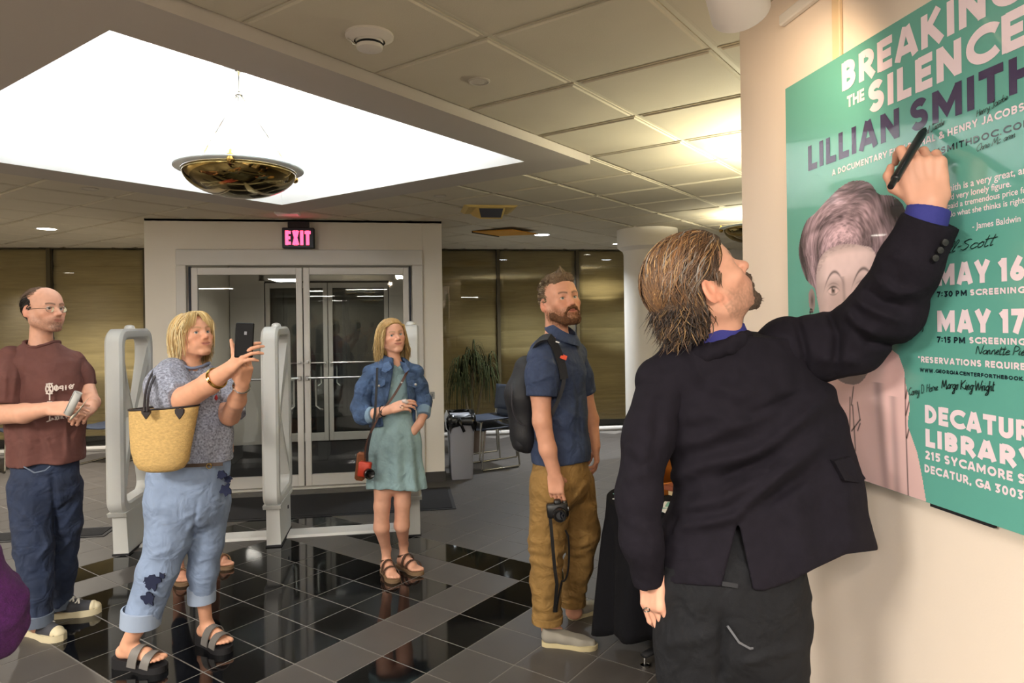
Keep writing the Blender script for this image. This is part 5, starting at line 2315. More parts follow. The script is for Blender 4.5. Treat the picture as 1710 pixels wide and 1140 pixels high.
        def upost(P, d, h_=h_, t_=t_):
            f = ((P[:, :2] - h_) @ (t_ - h_)) / ((t_ - h_) @ (t_ - h_))
            cut = P[:, 2] - np.clip(.088 - .05 * f, .04, .09)
            op = np.sqrt(((f - .24) / .16) ** 2 + 0) - 1
            d = np.maximum(d, .018 - P[:, 2])
            return np.maximum(d, cut)
        garment(p, 'upper', u, M_can, .0045, post=upost, parent=root)

    # ---- backpack (its own thing, on his back)
    pb = Person('backpack', 3.55, (870, 700), 'black backpack worn on the back of the man in the navy shirt', 'backpack')
    M_bp = mat('black_nylon', '#15161c', .6, bump=.2, bscale=500)
    k_ = Sdf()
    k_.chain([J(880, 615, .02), J(873, 660, .02), J(876, 720, .02)], [px(22), px(28), px(26)], k=.05, sq=((0, 1, 0), 1.35))
    k_.cone(J(880, 735, .02), J(880, 736, .02), px(20), px(20), k=.05, sq=((0, 1, 0), 1.35))
    bodyb = garment(pb, 'pack', k_, M_bp, .0065, post=lambda P, d: d + .006 * vnoise(P, 14))
    pk = Sdf()
    pk.chain([J(868, 705, .0), J(870, 738, .0)], [px(17), px(16)], k=.03, sq=((0, 1, 0), 1.6))
    garment(pb, 'front_pocket', pk, M_bp, .006)
    b = MB()
    zl = [J(856, 640, -.10), J(851, 680, -.11), J(857, 705, -.115), J(875, 710, -.11)]
    b.tube([q for q in bez(zl[0], zl[1], zl[2], zl[3], 10)], .003, 6)
    pb.mb('zip', b, mat('zip_dark', '#2c2c34', .4), True)
    b = MB()
    sp = [J(884, 600, -.05), J(890, 574, -.16), J(903, 562, -.23), J(917, 563, -.25), J(930, 578, -.235), J(938, 603, -.205), J(942, 632, -.20), J(940, 655, -.2), J(925, 690, -.185), J(895, 735, -.16)]
    strip_loop(b, np.concatenate([bez(sp[0], sp[1], sp[2], sp[3], 8), bez(sp[3], sp[4], sp[5], sp[6], 10)[1:]]), px(13), .012,
               [(0, -1, .8)] * 8 + [(.1, -1, .35)] * 9)
    pb.mb('shoulder_strap', b, M_bp, True)
    b = MB()
    strip_loop(b, bez(sp[6], sp[7], sp[8], sp[9], 10), px(6), .005, (0, -1, .1))
    pb.mb('webbing', b, M_bp, True)
    b = MB()
    strip_loop(b, [J(936, 594, -.222), J(946, 598, -.214)], px(7), .006, (.1, -1, .3))
    pb.mb('orange_tab', b, mat('orange_tab', '#e2573c', .6), False)
    b = MB()
    b.box(J(931, 571, -.25), (px(6), .004, px(2)), rotm('Y', .3))
    pb.mb('white_tab', b, mat('white_tab', '#d8d8d8', .6), False)

    # ---- camera in his hand
    pc = Person('digital_camera', 3.55, (932, 870), 'black camera with hanging strap held in the right hand of the bearded man', 'camera')
    M_cam = mat('camera_black', '#121214', .4, bump=.1, bscale=400)
    c0 = J(931, 851, -.20)
    b = MB()
    b.box(c0, (.105, .045, .070), rotm('Y', -.1), bev=.008)
    b.box(c0 + (.0, 0, .040), (.035, .04, .022), rotm('Y', -.1), bev=.006)
    pc.mb('camera_body', b, M_cam, True)
    b = MB()
    b.lathe([(.031, 0), (.033, .004), (.033, .030), (.030, .034), (.030, .048), (.026, .048), (.024, .040), (.001, .038)], 26, c0 + (.008, -.022, -.012), rotm('X', PI / 2) @ np.eye(3))
    pc.mb('lens', b, mat('lens_black', '#0c0c0e', .25), True)
    b = MB()
    b.lathe([(.001, 0), (.024, -.002)], 24, c0 + (.008, -.063, -.012), rotm('X', PI / 2))
    pc.mb('glass', b, mat('lens_glass', '#10131c', .03, coat=1.0), True)
    b = MB()
    b.lathe([(.012, 0), (.012, .008), (.001, .009)], 14, c0 + (.036, 0, .036))
    pc.mb('dial', b, mat('dial_silver', '#8d8d8d', .3, metal=1), True)
    b = MB()
    b.box(c0 + (.052, -.018, .010), (.008, .012, .02), bev=.002)
    pc.mb('lug', b, mat('dial_silver'), True)
    b = MB()
    q = [J(918, 858, -.21), J(923, 900, -.22), J(924, 940, -.22), J(930, 975, -.215), J(928, 1000, -.2), J(926, 1022, -.19), J(930, 1005, -.21), J(938, 970, -.215), J(950, 975, -.21), J(952, 930, -.2), J(949, 895, -.2), J(944, 885, -.2)]
    strip_loop(b, np.concatenate([bez(*q[0:4], 9), bez(q[3], q[4], q[5], q[5], 7)[1:]]), .016, .003, (.1, -1, 0))
    strip_loop(b, np.concatenate([bez(q[5] + (.01, 0, 0), q[6], q[7], q[7], 7), bez(q[7], q[8], q[9], q[10], 10)[1:], [q[11]]]), .009, .003, (.4, -1, 0))
    pc.mb('strap', b, M_cam, True)


man_backpack()
# ------------------------------------------------------------------ man in the brown shirt
def man_brown():
    p = Person('person', 3.68, (75, 1050), 'balding man with glasses in a brown printed t-shirt holding rolled paper, far left', 'person')
    J = p.J
    px = lambda r: r * p.d0 / F
    a = math.radians(70)
    Hf = head_frame((math.sin(a), -math.cos(a), .10), (-.05, .03, 1))
    Ho, sc = J(74, 518), 1.03
    s = Sdf()
    s.merge(head_sdf(smile=.4, jaw=1.02).xform(Hf, Ho, sc))
    s.cone(J(69, 545), J(68, 592), px(16), px(18), k=.02)
    s.cone(J(68, 592), J(74, 700), px(22), px(42), k=.03, sq=((0, 1, 0), .7))
    s.cone(J(74, 700), J(75, 800), px(36), px(36), k=.02, sq=((0, 1, 0), .6))
    ar = [J(12, 610, -.10), J(-2, 660, -.14), J(-10, 692, -.17), J(40, 690, -.24), J(84, 682, -.28)]
    s.chain(ar, [px(18), px(17), px(16.5), px(15), px(9.5)], k=.02)
    hR = frame(unit(J(130, 682, -.30) - ar[-1]), (.10, -.75, .66))
    s.merge(hand_sdf((.16, .22, .25, .3), .06, (.35, .35), 1.02, side=1, thumb_out=.5).xform(hR, ar[-1]))
    ar2 = [J(128, 612, .10), J(142, 640, .10), J(154, 672, .0), J(152, 678, -.10)]
    s.chain(ar2, [px(16), px(13.5), px(11.5), px(9)], k=.02)
    hR2 = frame(unit(J(134, 692, -.20) - ar2[-1]), (.5, -.75, .5))
    s.merge(hand_sdf((.75, .8, .85, .9), .02, (.5, .6), .98, side=-1, thumb_out=.4).xform(hR2, ar2[-1]))
    s.chain([J(54, 820, -.05), J(56, 905, -.08), J(62, 1045, -.10)], [px(22), px(18), px(11)], k=.01)
    s.chain([J(103, 820, .05), J(108, 880, .08), J(99, 1015, .16)], [px(22), px(17), px(11)], k=.01)
    fine = [boxaround([Ho + (0, 0, .13), J(68, 598)], (.13, .13, .02)) + (.0034,),
            boxaround([ar[1], ar[2], ar[-1], J(150, 690, -.3)], (.06, .10, .06)) + (.0041,),
            boxaround([ar2[1], J(130, 700, -.2)], (.06, .09, .04)) + (.0040,)]
    skin = skin_rgb('#cf9c84')
    build_body(p, s, fine, colf=body_colour(Hf, Ho, sc, skin, skin_rgb('#b06a60'), beard=(.35, .30, .80), beard_col=lin('#2a2320'), brow=lin('#3a2d26'), blush=.14))
    eyes(p, Hf, Ho, sc, (.06, .05, .04), (.15, 1, .06))
    # receding hair: dark sides and back, thin wisps on top
    hs = Sdf().ell((0, -.020, .032), (.0790, .0985, .0890), k=.02).xform(Hf, Ho, sc)
    def hpost(P, d):
        L = ((P - Ho.astype(np.float32)) @ Hf.astype(np.float32)) / sc
        x, y, z = L.T
        hl = np.interp(y, [-.12, -.05, -.038, -.012, -.002, .010, .018, .03], [-.060, -.052, .018, .026, -.020, -.020, .03, .3])
        top = .088 - .55 * np.maximum(0, y + .06)
        d = np.maximum(d, (hl - z) * .7)
        d = np.maximum(d, (z - top) * .7)
        return d + .004 * vnoise(P, 140) + .003 * vnoise(P, 320)
    ho = garment(p, 'hair', hs, mat('hair_black', '#1d1917', .75, var=.3, vscale=140, bump=.5, bscale=350), .0035, post=hpost)
    rr = np.random.RandomState(8)
    roots = on_skull(340, lambda P: (P[:, 2] > .070) & (P[:, 1] < .048) & (np.abs(P[:, 0]) < .066), 21, 1.0)
    paths = [grow_lock(q, lambda a_, t: (.2, -.6, 0), .05 + .03 * rr.rand(), 6, .004, 0, rr, .3) for q in roots]
    hair_obj(p, 'thin_wisps', Hf, Ho, sc, paths, .0016, col_var('#6e5a4c', 340, 4, .25), mat('hair_strands', '#ffffff', .6, attr=True), parent=ho)
    roots = on_skull(240, lambda P: (P[:, 1] < .012) & (P[:, 2] > hairline(P[:, 1])) & (P[:, 2] < .088 - .55 * np.maximum(0, P[:, 1] + .06)), 22, 1.04)
    paths = [grow_lock(q, lambda a_, t: (0, -.8, -.5), .03 + .02 * rr.rand(), 5, .008, 0, rr, .2) for q in roots]
    hair_obj(p, 'hair_locks', Hf, Ho, sc, paths, .003, col_var('#241e1b', 240, 4, .3), mat('hair_strands'), parent=ho)

    # ---- glasses
    g = empty('glasses', (0, 0, 0), 0, parent=p.root)
    H2 = lambda v: Ho + Hf @ np.array(v, float) * sc
    M_wire = mat('thin_wire', '#b8b4a8', .25, metal=1)
    for e in (-1, 1):
        ring = [H2((e * .033 + .0225 * math.cos(t), .094 - .010 * abs(math.cos(t) * .3) - .12 * abs(e * .033 + .0225 * math.cos(t)) * .35, -.006 + .0155 * math.sin(t))) for t in np.linspace(0, 2 * PI, 20, endpoint=False)]
        b = MB()
        b.tube(ring, .0013, 5, closed=True)
        p.mb('rim', b, M_wire, True, g)
        b = MB()
        b.add(ring, [tuple(range(20))])
        p.mb('lens', b, glass_mat('spectacle_glass', (.97, .97, .97)), False, g)
        b = MB()
        b.tube([H2((e * .0555, .088, .000)), H2((e * .072, .055, .002)), H2((e * .080, -.005, .004)), H2((e * .083, -.022, -.012))], .0014, 5)
        p.mb('temple', b, M_wire, True, g)
    b = MB()
    b.tube([H2((-.010, .093, .000)), H2((0, .099, .002)), H2((.010, .093, .000))], .0013, 5)
    p.mb('bridge', b, M_wire, True, g)

    # ---- t-shirt
    M_br = mat('brown_cotton', '#5f3a35', .9, var=.08, vscale=20, bump=.12, bscale=700, wrinkle=.4, wscale=9)
    sq = ((0, 1, 0), .74)
    t = Sdf()
    t.cone(J(70, 598), J(72, 640), px(38), px(56), k=.05, sq=sq)
    t.cone(J(72, 640), J(76, 700), px(57), px(57), k=.05, sq=sq)
    t.cone(J(76, 700), J(79, 800), px(57), px(63), k=.05, sq=sq)
    t.cone(J(20, 606, -.08), J(122, 606, .08), px(21), px(21), k=.05)
    n0 = J(70, 560)
    def post(P, d):
        d = d + .010 * vnoise(P, 11) + .004 * vnoise(P, 34)
        low = np.clip((J(0, 680)[2] - P[:, 2]) / .25, 0, 1)
        d = d + .010 * low * np.sin(P[:, 0] * 46 + 5 * vnoise(P, 5))
        d = folds(P, d, [([J(40, 690, -.2), J(75, 730, -.25), J(90, 765, -.2)], .015, .009), ([J(110, 690, -.2), J(112, 760, -.2)], .012, .010), ([J(40, 625, -.2), J(30, 660, -.2)], .012, -.008)])
        z0 = J(0, 771)[2] + (P[:, 0] - J(76, 0)[0]) * .06 + .008 * np.sin(P[:, 0] * 30)
        d = np.maximum(d, z0 - P[:, 2])
        e = np.sqrt(((P[:, :2] - n0[:2].astype(np.float32)) ** 2).sum(1)) - px(24)
        d = np.where(P[:, 2] > J(0, 625)[2], np.maximum(d, -e), d)
        return d
    sh = garment(p, 't_shirt', t, M_br, .006, post=post)
    sleeve(p, [J(20, 600, -.07), J(8, 640, -.12), J(1, 676, -.15)], [px(23), px(28), px(29)], M_br, .006, .010, 14, sh, lines=[([J(28, 615, -.2), J(22, 665, -.22)], .012, .008), ([J(10, 620, -.2), J(8, 670, -.25)], .010, .006)])
    sleeve(p, [J(122, 604, .07), J(134, 624, .09), J(142, 646, .09)], [px(19), px(19), px(19)], M_br, .006, .008, 14, sh)
    ring = neck_ring(t, (n0[0], p.d0), px(25), J(0, 620)[2], J(0, 550)[2])
    b = MB()
    b.tube(ring, .0085, 8, closed=True)
    p.mb('neck_band', b, M_br, True, sh)
    # white print on the chest: ornate letters
    M_pr = mat('white_print', '#cfc4bd', .85)
    def surf(x, y):
        """shirt front depth at a picture position (facing the camera side)"""
        q = J(x, y)
        u = (q[0] - J(76, 0)[0]) / px(57)
        return J(x, y, -px(57) * .74 * math.sqrt(max(.04, 1 - min(.96, u * u))) - .014)
    def put(poly_lines, w):
        b = MB()
        for L in poly_lines:
            strip_loop(b, [surf(x, y) for x, y in L], w, .004, (.35, -1, 0))
        return b
    o_ = []
    for k in range(13):
        t_ = 2 * PI * k / 12
        o_.append((82.5 + 6 * math.cos(t_), 649 + 9 * math.sin(t_)))
    p.mb('print', put([o_, [(78, 643), (87, 655)], [(87, 643), (78, 655)], [(82, 640), (84, 658)], [(83, 658), (83, 668)], [(79, 671), (87, 671)], [(77, 641), (88, 640)], [(77, 657), (88, 657)],
                      [(91, 650), (91, 645), (94, 643), (97, 646), (97, 650), (94, 652), (91, 650)], [(94, 643), (94, 652)], [(100, 645), (105, 644)], [(100, 648), (104, 648)], [(105, 644), (105, 652)], [(100, 645), (100, 649)], [(110, 643), (110, 651)], [(108.5, 647), (111.5, 647)],
                      [(115, 645), (118, 642), (122, 644), (121, 648), (117, 649), (115, 645)], [(116, 648), (124, 641)],
                      [(80, 693), (87, 691)], [(83, 692), (83, 703)], [(78, 704), (88, 700)], [(86, 698), (90, 700)], [(92, 695), (96, 701)], [(96, 694), (92, 701)], [(98, 694), (98, 700)], [(102, 694), (102, 699)], [(104, 693), (104, 698), (107, 698)], [(110, 695), (112, 698)]], .0055), M_pr, False, sh)

    # ---- jeans
    M_j = mat('dark_denim', '#1f2b45', .85, var=.3, vscale=9, bump=.2, bscale=700, wrinkle=.6, wscale=11)
    M_jc = mat('denim_cuff', '#5b6577', .9, bump=.2, bscale=700)
    j = Sdf()
    j.cone(J(75, 770), J(76, 805), px(52), px(52), k=.04, sq=((0, 1, 0), .72))
    j.chain([J(52, 815, -.05), J(56, 905, -.08), J(60, 970, -.09), J(63, 1036, -.10)], [px(34), px(28), px(24), px(20)], k=.03)
    j.chain([J(104, 812, .05), J(108, 875, .08), J(103, 950, .12), J(100, 1008, .16)], [px(31), px(25.5), px(22), px(18.5)], k=.03)
    c1, c2 = J(63, 1040, -.10), J(100, 1012, .16)
    def jpost(P, d):
        zz = P[:, 2]
        low = np.clip((.8 - zz) / .7, 0, 1)
        d = d + (.005 + .012 * low) * vnoise(P * np.float32([.6, .6, 1]), 22) + .004 * vnoise(P, 50)
        d = folds(P, d, [([J(30, 850, -.15), J(70, 880, -.2), J(85, 925, -.2)], .014, .010), ([J(84, 905, -.1), J(60, 940, -.2)], .012, .010), ([J(132, 840, 0), J(100, 890, -.05)], .012, .008), ([J(120, 900, 0), J(95, 925, 0)], .012, .009), ([J(88, 790, -.15), J(92, 900, -.1)], .012, -.012)])
        near = P[:, 1] < (c1[1] + c2[1]) / 2
        return np.maximum(d, np.where(near, c1[2] - zz, c2[2] - zz))
    jo = garment(p, 'jeans', j, M_j, .006, post=jpost)
    for c, r in ((c1, 21.5), (c2, 20)):
        b = MB()
        b.lathe([(px(r) - .006, -.006), (px(r) + .002, -.006), (px(r) + .004, .05), (px(r) - .004, .054)], 26, c, cap=False)
        p.mb('cuff', b, M_jc, True, jo)
    b = MB()
    strip_loop(b, [J(40, 779, -.21), J(58, 789, -.24), J(76, 785, -.245), J(84, 778, -.24)], .006, .004, (0, -1, .1))
    p.mb('pocket_seam', b, M_jc, False, jo)
    # ---- canvas sneakers
    M_sn = mat('grey_sneaker', '#3a3b42', .85, bump=.2, bscale=600)
    M_rub = mat('ivory_rubber', '#c8bd9f', .6)
    M_lace = mat('white_lace', '#d8d6d0', .8)
    for heel, toe in ((p.G(42, 1056), p.G(106, 1070)), (p.G(84, 1032), p.G(170, 1021))):
        h_, t_ = np.array(heel), np.array(toe)
        v = t_ - h_
        v = v / np.linalg.norm(v) * .305
        h_ = t_ - v
        root = empty('sneaker', (0, 0, 0), 0, parent=p.root)
        shoe_sole(p, h_, t_, .105, .032, M_rub, root)
        Q = lambda f, z, w=0: np.array([*(h_ + v * f + np.array([-v[1], v[0]]) * w), z])
        u = Sdf()
        u.cone(Q(.15, .055), Q(.30, .075), .038, .038, k=.02)
        u.cone(Q(.30, .075), Q(.55, .050), .038, .036, k=.02)
        u.cone(Q(.55, .048), Q(.85, .034), .040, .034, k=.02)
        u.cone(Q(.15, .05), Q(.17, .10), .036, .036, k=.02)
        garment(p, 'upper', u, M_sn, .0045, post=lambda P, d: np.maximum(np.maximum(d, .026 - P[:, 2]), P[:, 2] - .115), parent=root)
        tc = Sdf().cone(Q(.86, .034), Q(.90, .032), .037, .030, k=.01)
        garment(p, 'toe_cap', tc, M_rub, .004, post=lambda P, d: np.maximum(d, .03 - P[:, 2]), parent=root)
        b = MB()
        for i in range(5):
            f = .34 + .085 * i
            zc = .140 - .060 * (f - .30) / .35 - (.004 if i > 3 else 0)
            strip_loop(b, [Q(f, zc - .012, .10), Q(f + .03, zc + .002, 0), Q(f + .06, zc - .016, -.10)], .009, .003, (0, 0, 1))
            strip_loop(b, [Q(f, zc - .012, -.10), Q(f + .03, zc + .002, 0), Q(f + .06, zc - .016, .10)], .009, .003, (0, 0, 1))
        p.mb('laces', b, M_lace, False, root)

    # ---- rolled paper in his hands
    pp = Person('paper_roll', 3.68, (120, 680), 'rolled grey and white paper held by the man in the brown t-shirt', 'paper')
    b = MB()
    ax = [J(131, 655, -.33), J(122, 672, -.335), J(113, 692, -.33)]
    T = unit(ax[0] - ax[2])
    fr_ = frame(T, (0, -1, 0))
    V, Fc = [], []
    n = 30
    for q in (ax[0], ax[2]):
        for k in range(n):
            an = 2.25 * PI * k / (n - 1)
            r = .013 + .004 * k / n
            V.append(q + fr_ @ np.array([0, r * math.cos(an) * 1.1, r * math.sin(an)]))
    for k in range(n - 1):
        Fc.append((k, k + 1, n + k + 1, n + k))
    b.add(V, Fc)
    o = pp.mb('sheet', b, mat('paper_grey', '#b9b9b6', .8), True)
    m_ = o.modifiers.new('thick', 'SOLIDIFY')
    m_.thickness = .0016
    b = MB()
    V = []
    for k in range(8):
        q = bez(J(146, 670, -.24), J(135, 682, -.31), J(128, 694, -.34), J(120, 697, -.34), 8)[k]
        for w in range(5):
            an = -1.2 + 2.4 * w / 4
            V.append(q + np.array([.016 * math.sin(an) * .6, -.012 * math.cos(an), .016 * math.sin(an)]))
    Fc = [(k * 5 + w, k * 5 + w + 1, k * 5 + 6 + w, k * 5 + 5 + w) for k in range(7) for w in range(4)]
    b.add(V, Fc)
    o = pp.mb('curled_edge', b, mat('paper_cream', '#d6cdb9', .8), True)
    m_ = o.modifiers.new('thick', 'SOLIDIFY')
    m_.thickness = .0016


man_brown()


# ------------------------------------------------------------------ long hair used by two women
def long_hair(p, Hf, Ho, sc, n, length, cols, seed, part=0.0, fringe=True, width=.0036, neck=None, flare=.0, fullness=.012, parent=None):
    rr = np.random.RandomState(seed)
    gd = Hf.T @ np.array([0, 0, -1.0])
    mask = lambda P: (P[:, 2] > np.interp(P[:, 1], [-.12, -.03, .0, .02, .045, .07, .09], [-.05, -.03, -.01, .01, .038, .066, .085]))
    roots = on_skull(n, mask, seed, 1.03)
    blob = [(np.array([0, -.005, .02]), np.array([.0765, .080, .098]) + fullness), (np.array([0, -.03, -.09]), np.array([.075, .062, .09]) + fullness * .6)]
    paths = []
    for q in roots:
        sgn = 1 if q[0] > part else -1
        def flow(a, t, sgn=sgn, q=q):
            back = -.55 if (q[1] > .03) else -.25
            return np.array([sgn * .9 if t < .25 else sgn * .15, back if t < .5 else .0, -.25 - .8 * t]) + gd * .6
        L = length * (.85 + .25 * rr.rand())
        pth = grow_lock(q, flow, L, 11, fullness, .75, rr, .10, gd, blob)
        tt = np.linspace(0, 1, 11)[:, None]
        out = unit(np.array([pth[-1][0], pth[-1][1] * .4, 0]))
        pth = pth + out * flare * tt ** 2 + rr.randn(1, 3) * .004 * tt
        # keep the face clear
        f = (pth[:, 1] > .052) & (pth[:, 2] < .066) & (np.abs(pth[:, 0]) < .068)
        pth[f, 0] = np.sign(pth[f, 0] + sgn * 1e-6) * .070
        paths.append(pth)
    return hair_obj(p, 'hair', Hf, Ho, sc, paths, width, cols, mat('hair_strands'), n=4, flat=.55, taper=(.8, 1.0, .35), parent=parent)


# ------------------------------------------------------------------ blonde woman with the phone
def woman_phone():
    p = Person('person', 3.33, (280, 1090), 'blonde woman in a speckled grey blouse and cuffed jeans raising a phone', 'person')
    J = p.J
    px = lambda r: r * p.d0 / F
    a = math.radians(58)
    Hf = head_frame((math.sin(a), -math.cos(a), .26), (-.14, .05, 1))
    Ho, sc = J(322, 561), .95
    s = Sdf()
    s.merge(head_sdf(smile=.6, jaw=1.0, female=True, lips=1.1).xform(Hf, Ho, sc))
    s.ell(J(321, 585), (px(17), px(15), px(12)), k=.03)
    s.cone(J(316, 585), J(312, 630), px(17), px(19), k=.02)
    s.cone(J(312, 625), J(320, 650), px(24), px(38), k=.04, sq=((0, 1, 0), .7))
    s.cone(J(325, 650), J(338, 755), px(34), px(34), k=.03, sq=((0, 1, 0), .7))
    s.cone(J(338, 770), J(318, 820), px(34), px(46), k=.02, sq=((0, 1, 0), .65))
    ar = [J(285, 625, -.10), J(288, 660, -.18), J(305, 668, -.24), J(350, 640, -.34), J(386, 613, -.40)]
    s.chain(ar, [px(22), px(21), px(19), px(16), px(10)], k=.02)
    hR = frame(unit(J(414, 585, -.44) - ar[-1]), (-.45, -.75, .45))
    s.merge(hand_sdf((.30, .32, .40, .45), .10, (-.25, -.35), .95, side=1, thumb_out=1.05).xform(hR, ar[-1]))
    ar2 = [J(372, 640, .10), J(378, 680, .02), J(384, 694, -.06), J(396, 668, -.22), J(405, 640, -.33)]
    s.chain(ar2, [px(19), px(17), px(15.5), px(13), px(8.8)], k=.02)
    hR2 = frame(unit(J(416, 590, -.40) - ar2[-1]), (.80, -.50, -.1))
    s.merge(hand_sdf((.45, .5, .6, .65), .05, (.2, .5), .95, side=1, thumb_out=.6).xform(hR2, ar2[-1]))
    # legs
    s.chain([J(285, 840, -.05), J(268, 945, -.08), J(236, 1035, -.10)], [px(36), px(25), px(15)], k=.02)
    s.chain([J(350, 840, .06), J(342, 920, .07), J(340, 1000, .10)], [px(30), px(22), px(11)], k=.02)
    n_heel, n_toe = p.G(196, 1112), p.G(274, 1120)
    f_heel, f_toe = p.G(334, 1072), p.G(381, 1090)
    a1 = foot_sdf(s, n_heel, n_toe, .045, .085)
    a2 = foot_sdf(s, f_heel, f_toe, .040, .085)
    s.chain([J(236, 1035, -.10), a1], [px(15), px(11.5)], k=.02)
    s.chain([J(340, 1000, .10), a2], [px(11.5), px(10)], k=.02)
    fine = [boxaround([Ho + (0, 0, .12), J(312, 642)], (.13, .13, .03)) + (.0034,),
            boxaround([ar[1], ar[-1], J(425, 560, -.5)], (.03, .09, .06)) + (.0040,),
            boxaround([ar2[1], ar2[-2], J(425, 640, -.3)], (.04, .10, .04)) + (.0043,),
            boxaround([lift(n_heel, .0), lift(n_toe, .0), lift(n_heel, .25)], (.09, .09, .03)) + (.0044,),
            boxaround([lift(f_heel, .0), lift(f_toe, .0), lift(f_heel, .25)], (.07, .09, .03)) + (.0046,)]
    skin = skin_rgb('#d9a184')
    build_body(p, s, fine, colf=body_colour(Hf, Ho, sc, skin, skin_rgb('#bb6a66'), brow=lin('#9a7650'), blush=.18, smile=.6))
    eyes(p, Hf, Ho, sc, (.10, .13, .16), (.15, 1, .02))
    # hair: a cap below the strands plus fringe
    hs = Sdf().ell((0, -.022, .034), (.082, .098, .091), k=.02)
    hs.ell((0, .022, .052), (.0715, .0745, .0665), k=.02)
    hs.ell((0, -.045, -.045), (.080, .058, .085), k=.05)
    hs.xform(Hf, Ho, sc)
    def hpost(P, d):
        L = ((P - Ho.astype(np.float32)) @ Hf.astype(np.float32)) / sc
        x, y, z = L.T
        hl = np.interp(y, [-.2, -.02, .0, .02, .045, .07, .09], [-.4, -.4, -.06, .02, .058, .078, .090])
        return np.maximum(d, (hl - z) * .7) + .005 * vnoise(P * np.float32([1, 1, .3]), 120)
    base = garment(p, 'hair_base', hs, mat('hair_blonde', '#b3925c', .6, var=.25, vscale=90, stretch=(1, 1, .15), bump=.4, bscale=200), .005, post=hpost)
    long_hair(p, Hf, Ho, sc, 1500, .205, col_var('#d2b27a', 1500, 3, .14, (('#e8d8ac', .38), ('#9f7d4c', .15))), 31, part=.012, width=.0024, flare=.014, fullness=.013, parent=base)
    rr = np.random.RandomState(9)
    fr_ = []
    for k in range(300):
        x0 = .012 + .01 * rr.randn()
        sgn = 1 if rr.rand() < .45 else -1
        e_ = .012 + .050 * rr.rand()
        st_ = np.array([x0, .055 + .02 * rr.rand(), .112])
        fr_.append(bez(st_, (x0 + sgn * .02, .095, .112), (x0 + sgn * (.02 + e_ * .6), .100, .075), (x0 + sgn * (.025 + e_), .085 - .5 * max(0, e_ - .03), .030 - .9 * max(0, e_ - .03)), 8))
    hair_obj(p, 'fringe', Hf, Ho, sc, fr_, .0022, col_var('#d3b174', 300, 5, .14, (('#ecd8a4', .35),)), mat('hair_strands'), parent=base)

    # ---- blouse
    M_bl = mat('speckled_knit', '#9195a6', .9, var=.55, vscale=110, bump=.5, bscale=260, detail=6, wrinkle=.5, wscale=12)
    sq = ((0, 1, 0), .80)
    t = Sdf()
    t.cone(J(312, 630), J(322, 665), px(40), px(45), k=.05, sq=sq)
    t.cone(J(322, 665), J(336, 720), px(45), px(48), k=.05, sq=sq)
    t.cone(J(336, 720), J(343, 764), px(48), px(44), k=.04, sq=sq)
    t.cone(J(343, 764), J(341, 790), px(42), px(44), k=.02, sq=sq)
    t.cone(J(283, 624, -.09), J(365, 632, .09), px(19), px(19), k=.05)
    n0 = J(315, 600)
    def post(P, d):
        d = d + .012 * vnoise(P, 12) + .006 * np.sin(P[:, 0] * 55 + P[:, 1] * 30 + 6 * vnoise(P, 6)) * np.clip((J(0, 690)[2] - P[:, 2]) / .2, 0, 1)
        d = np.maximum(d, J(0, 777)[2] + (P[:, 0] - J(340, 0)[0]) * .12 - P[:, 2])
        e = np.sqrt((((P[:, :2] - n0[:2].astype(np.float32)) / np.float32([1, 1])) ** 2).sum(1)) - px(31)
        return np.where(P[:, 2] > J(0, 655)[2], np.maximum(d, -e), d)
    bl = garment(p, 'blouse', t, M_bl, .006, post=post)
    b = MB()
    b.tube(neck_ring(t, (n0[0], p.d0 + .0), px(31.5), J(0, 655)[2], J(0, 580)[2]), .007, 7, closed=True)
    p.mb('neck_edge', b, mat('grey_edge', '#7d86a0', .9), True, bl)
    sleeve(p, [J(288, 622, -.08), J(281, 645, -.14), J(296, 668, -.22), J(306, 667, -.245)], [px(25), px(34), px(29), px(20)], M_bl, .006, .012, 14, bl, lines=[([J(262, 640, -.25), J(290, 668, -.3)], .010, .008), ([J(280, 615, -.2), J(300, 650, -.3)], .012, .008)])
    sleeve(p, [J(366, 636, .08), J(384, 665, .05), J(390, 695, .0)], [px(20), px(24), px(20)], M_bl, .006, .012, 14, bl)
    b = MB()
    for a_, c_ in (((363, 640), (361, 655)), ((365, 640), (367, 655))):
        b.tube([J(a_[0], a_[1], -.19), J(c_[0], c_[1], -.20)], .002, 5)
    p.mb('tie', b, mat('white_tie', '#d8d8d8', .8), True, bl)
    b = MB()
    b.lathe([(.001, -.012), (.007, -.006), (.008, 0), (.003, .012), (.001, .014)], 10, J(361, 664, -.20))
    p.mb('red_tassel', b, mat('red_tassel', '#a8202c', .5), True, bl)

    # ---- jeans with dark embroidery
    M_j = mat('light_denim', '#7e8fac', .9, var=.16, vscale=7, bump=.2, bscale=700, wrinkle=.45, wscale=12)
    M_jc = mat('pale_cuff', '#95a3ba', .9, bump=.25, bscale=600)
    j = Sdf()
    j.cone(J(336, 768), J(315, 800), px(46), px(62), k=.05, sq=((0, 1, 0), .78))
    j.cone(J(315, 800), J(312, 830), px(64), px(62), k=.04, sq=((0, 1, 0), .78))
    j.chain([J(288, 838, -.05), J(283, 895, -.06), J(263, 953, -.08), J(236, 1034, -.10)], [px(44), px(35), px(30), px(28)], k=.03)
    j.chain([J(350, 838, .06), J(344, 907, .07), J(340, 950, .08), J(337, 994, .10)], [px(35), px(27), px(24), px(20.5)], k=.03)
    c1, c2 = J(235, 1038, -.10), J(337, 1000, .10)
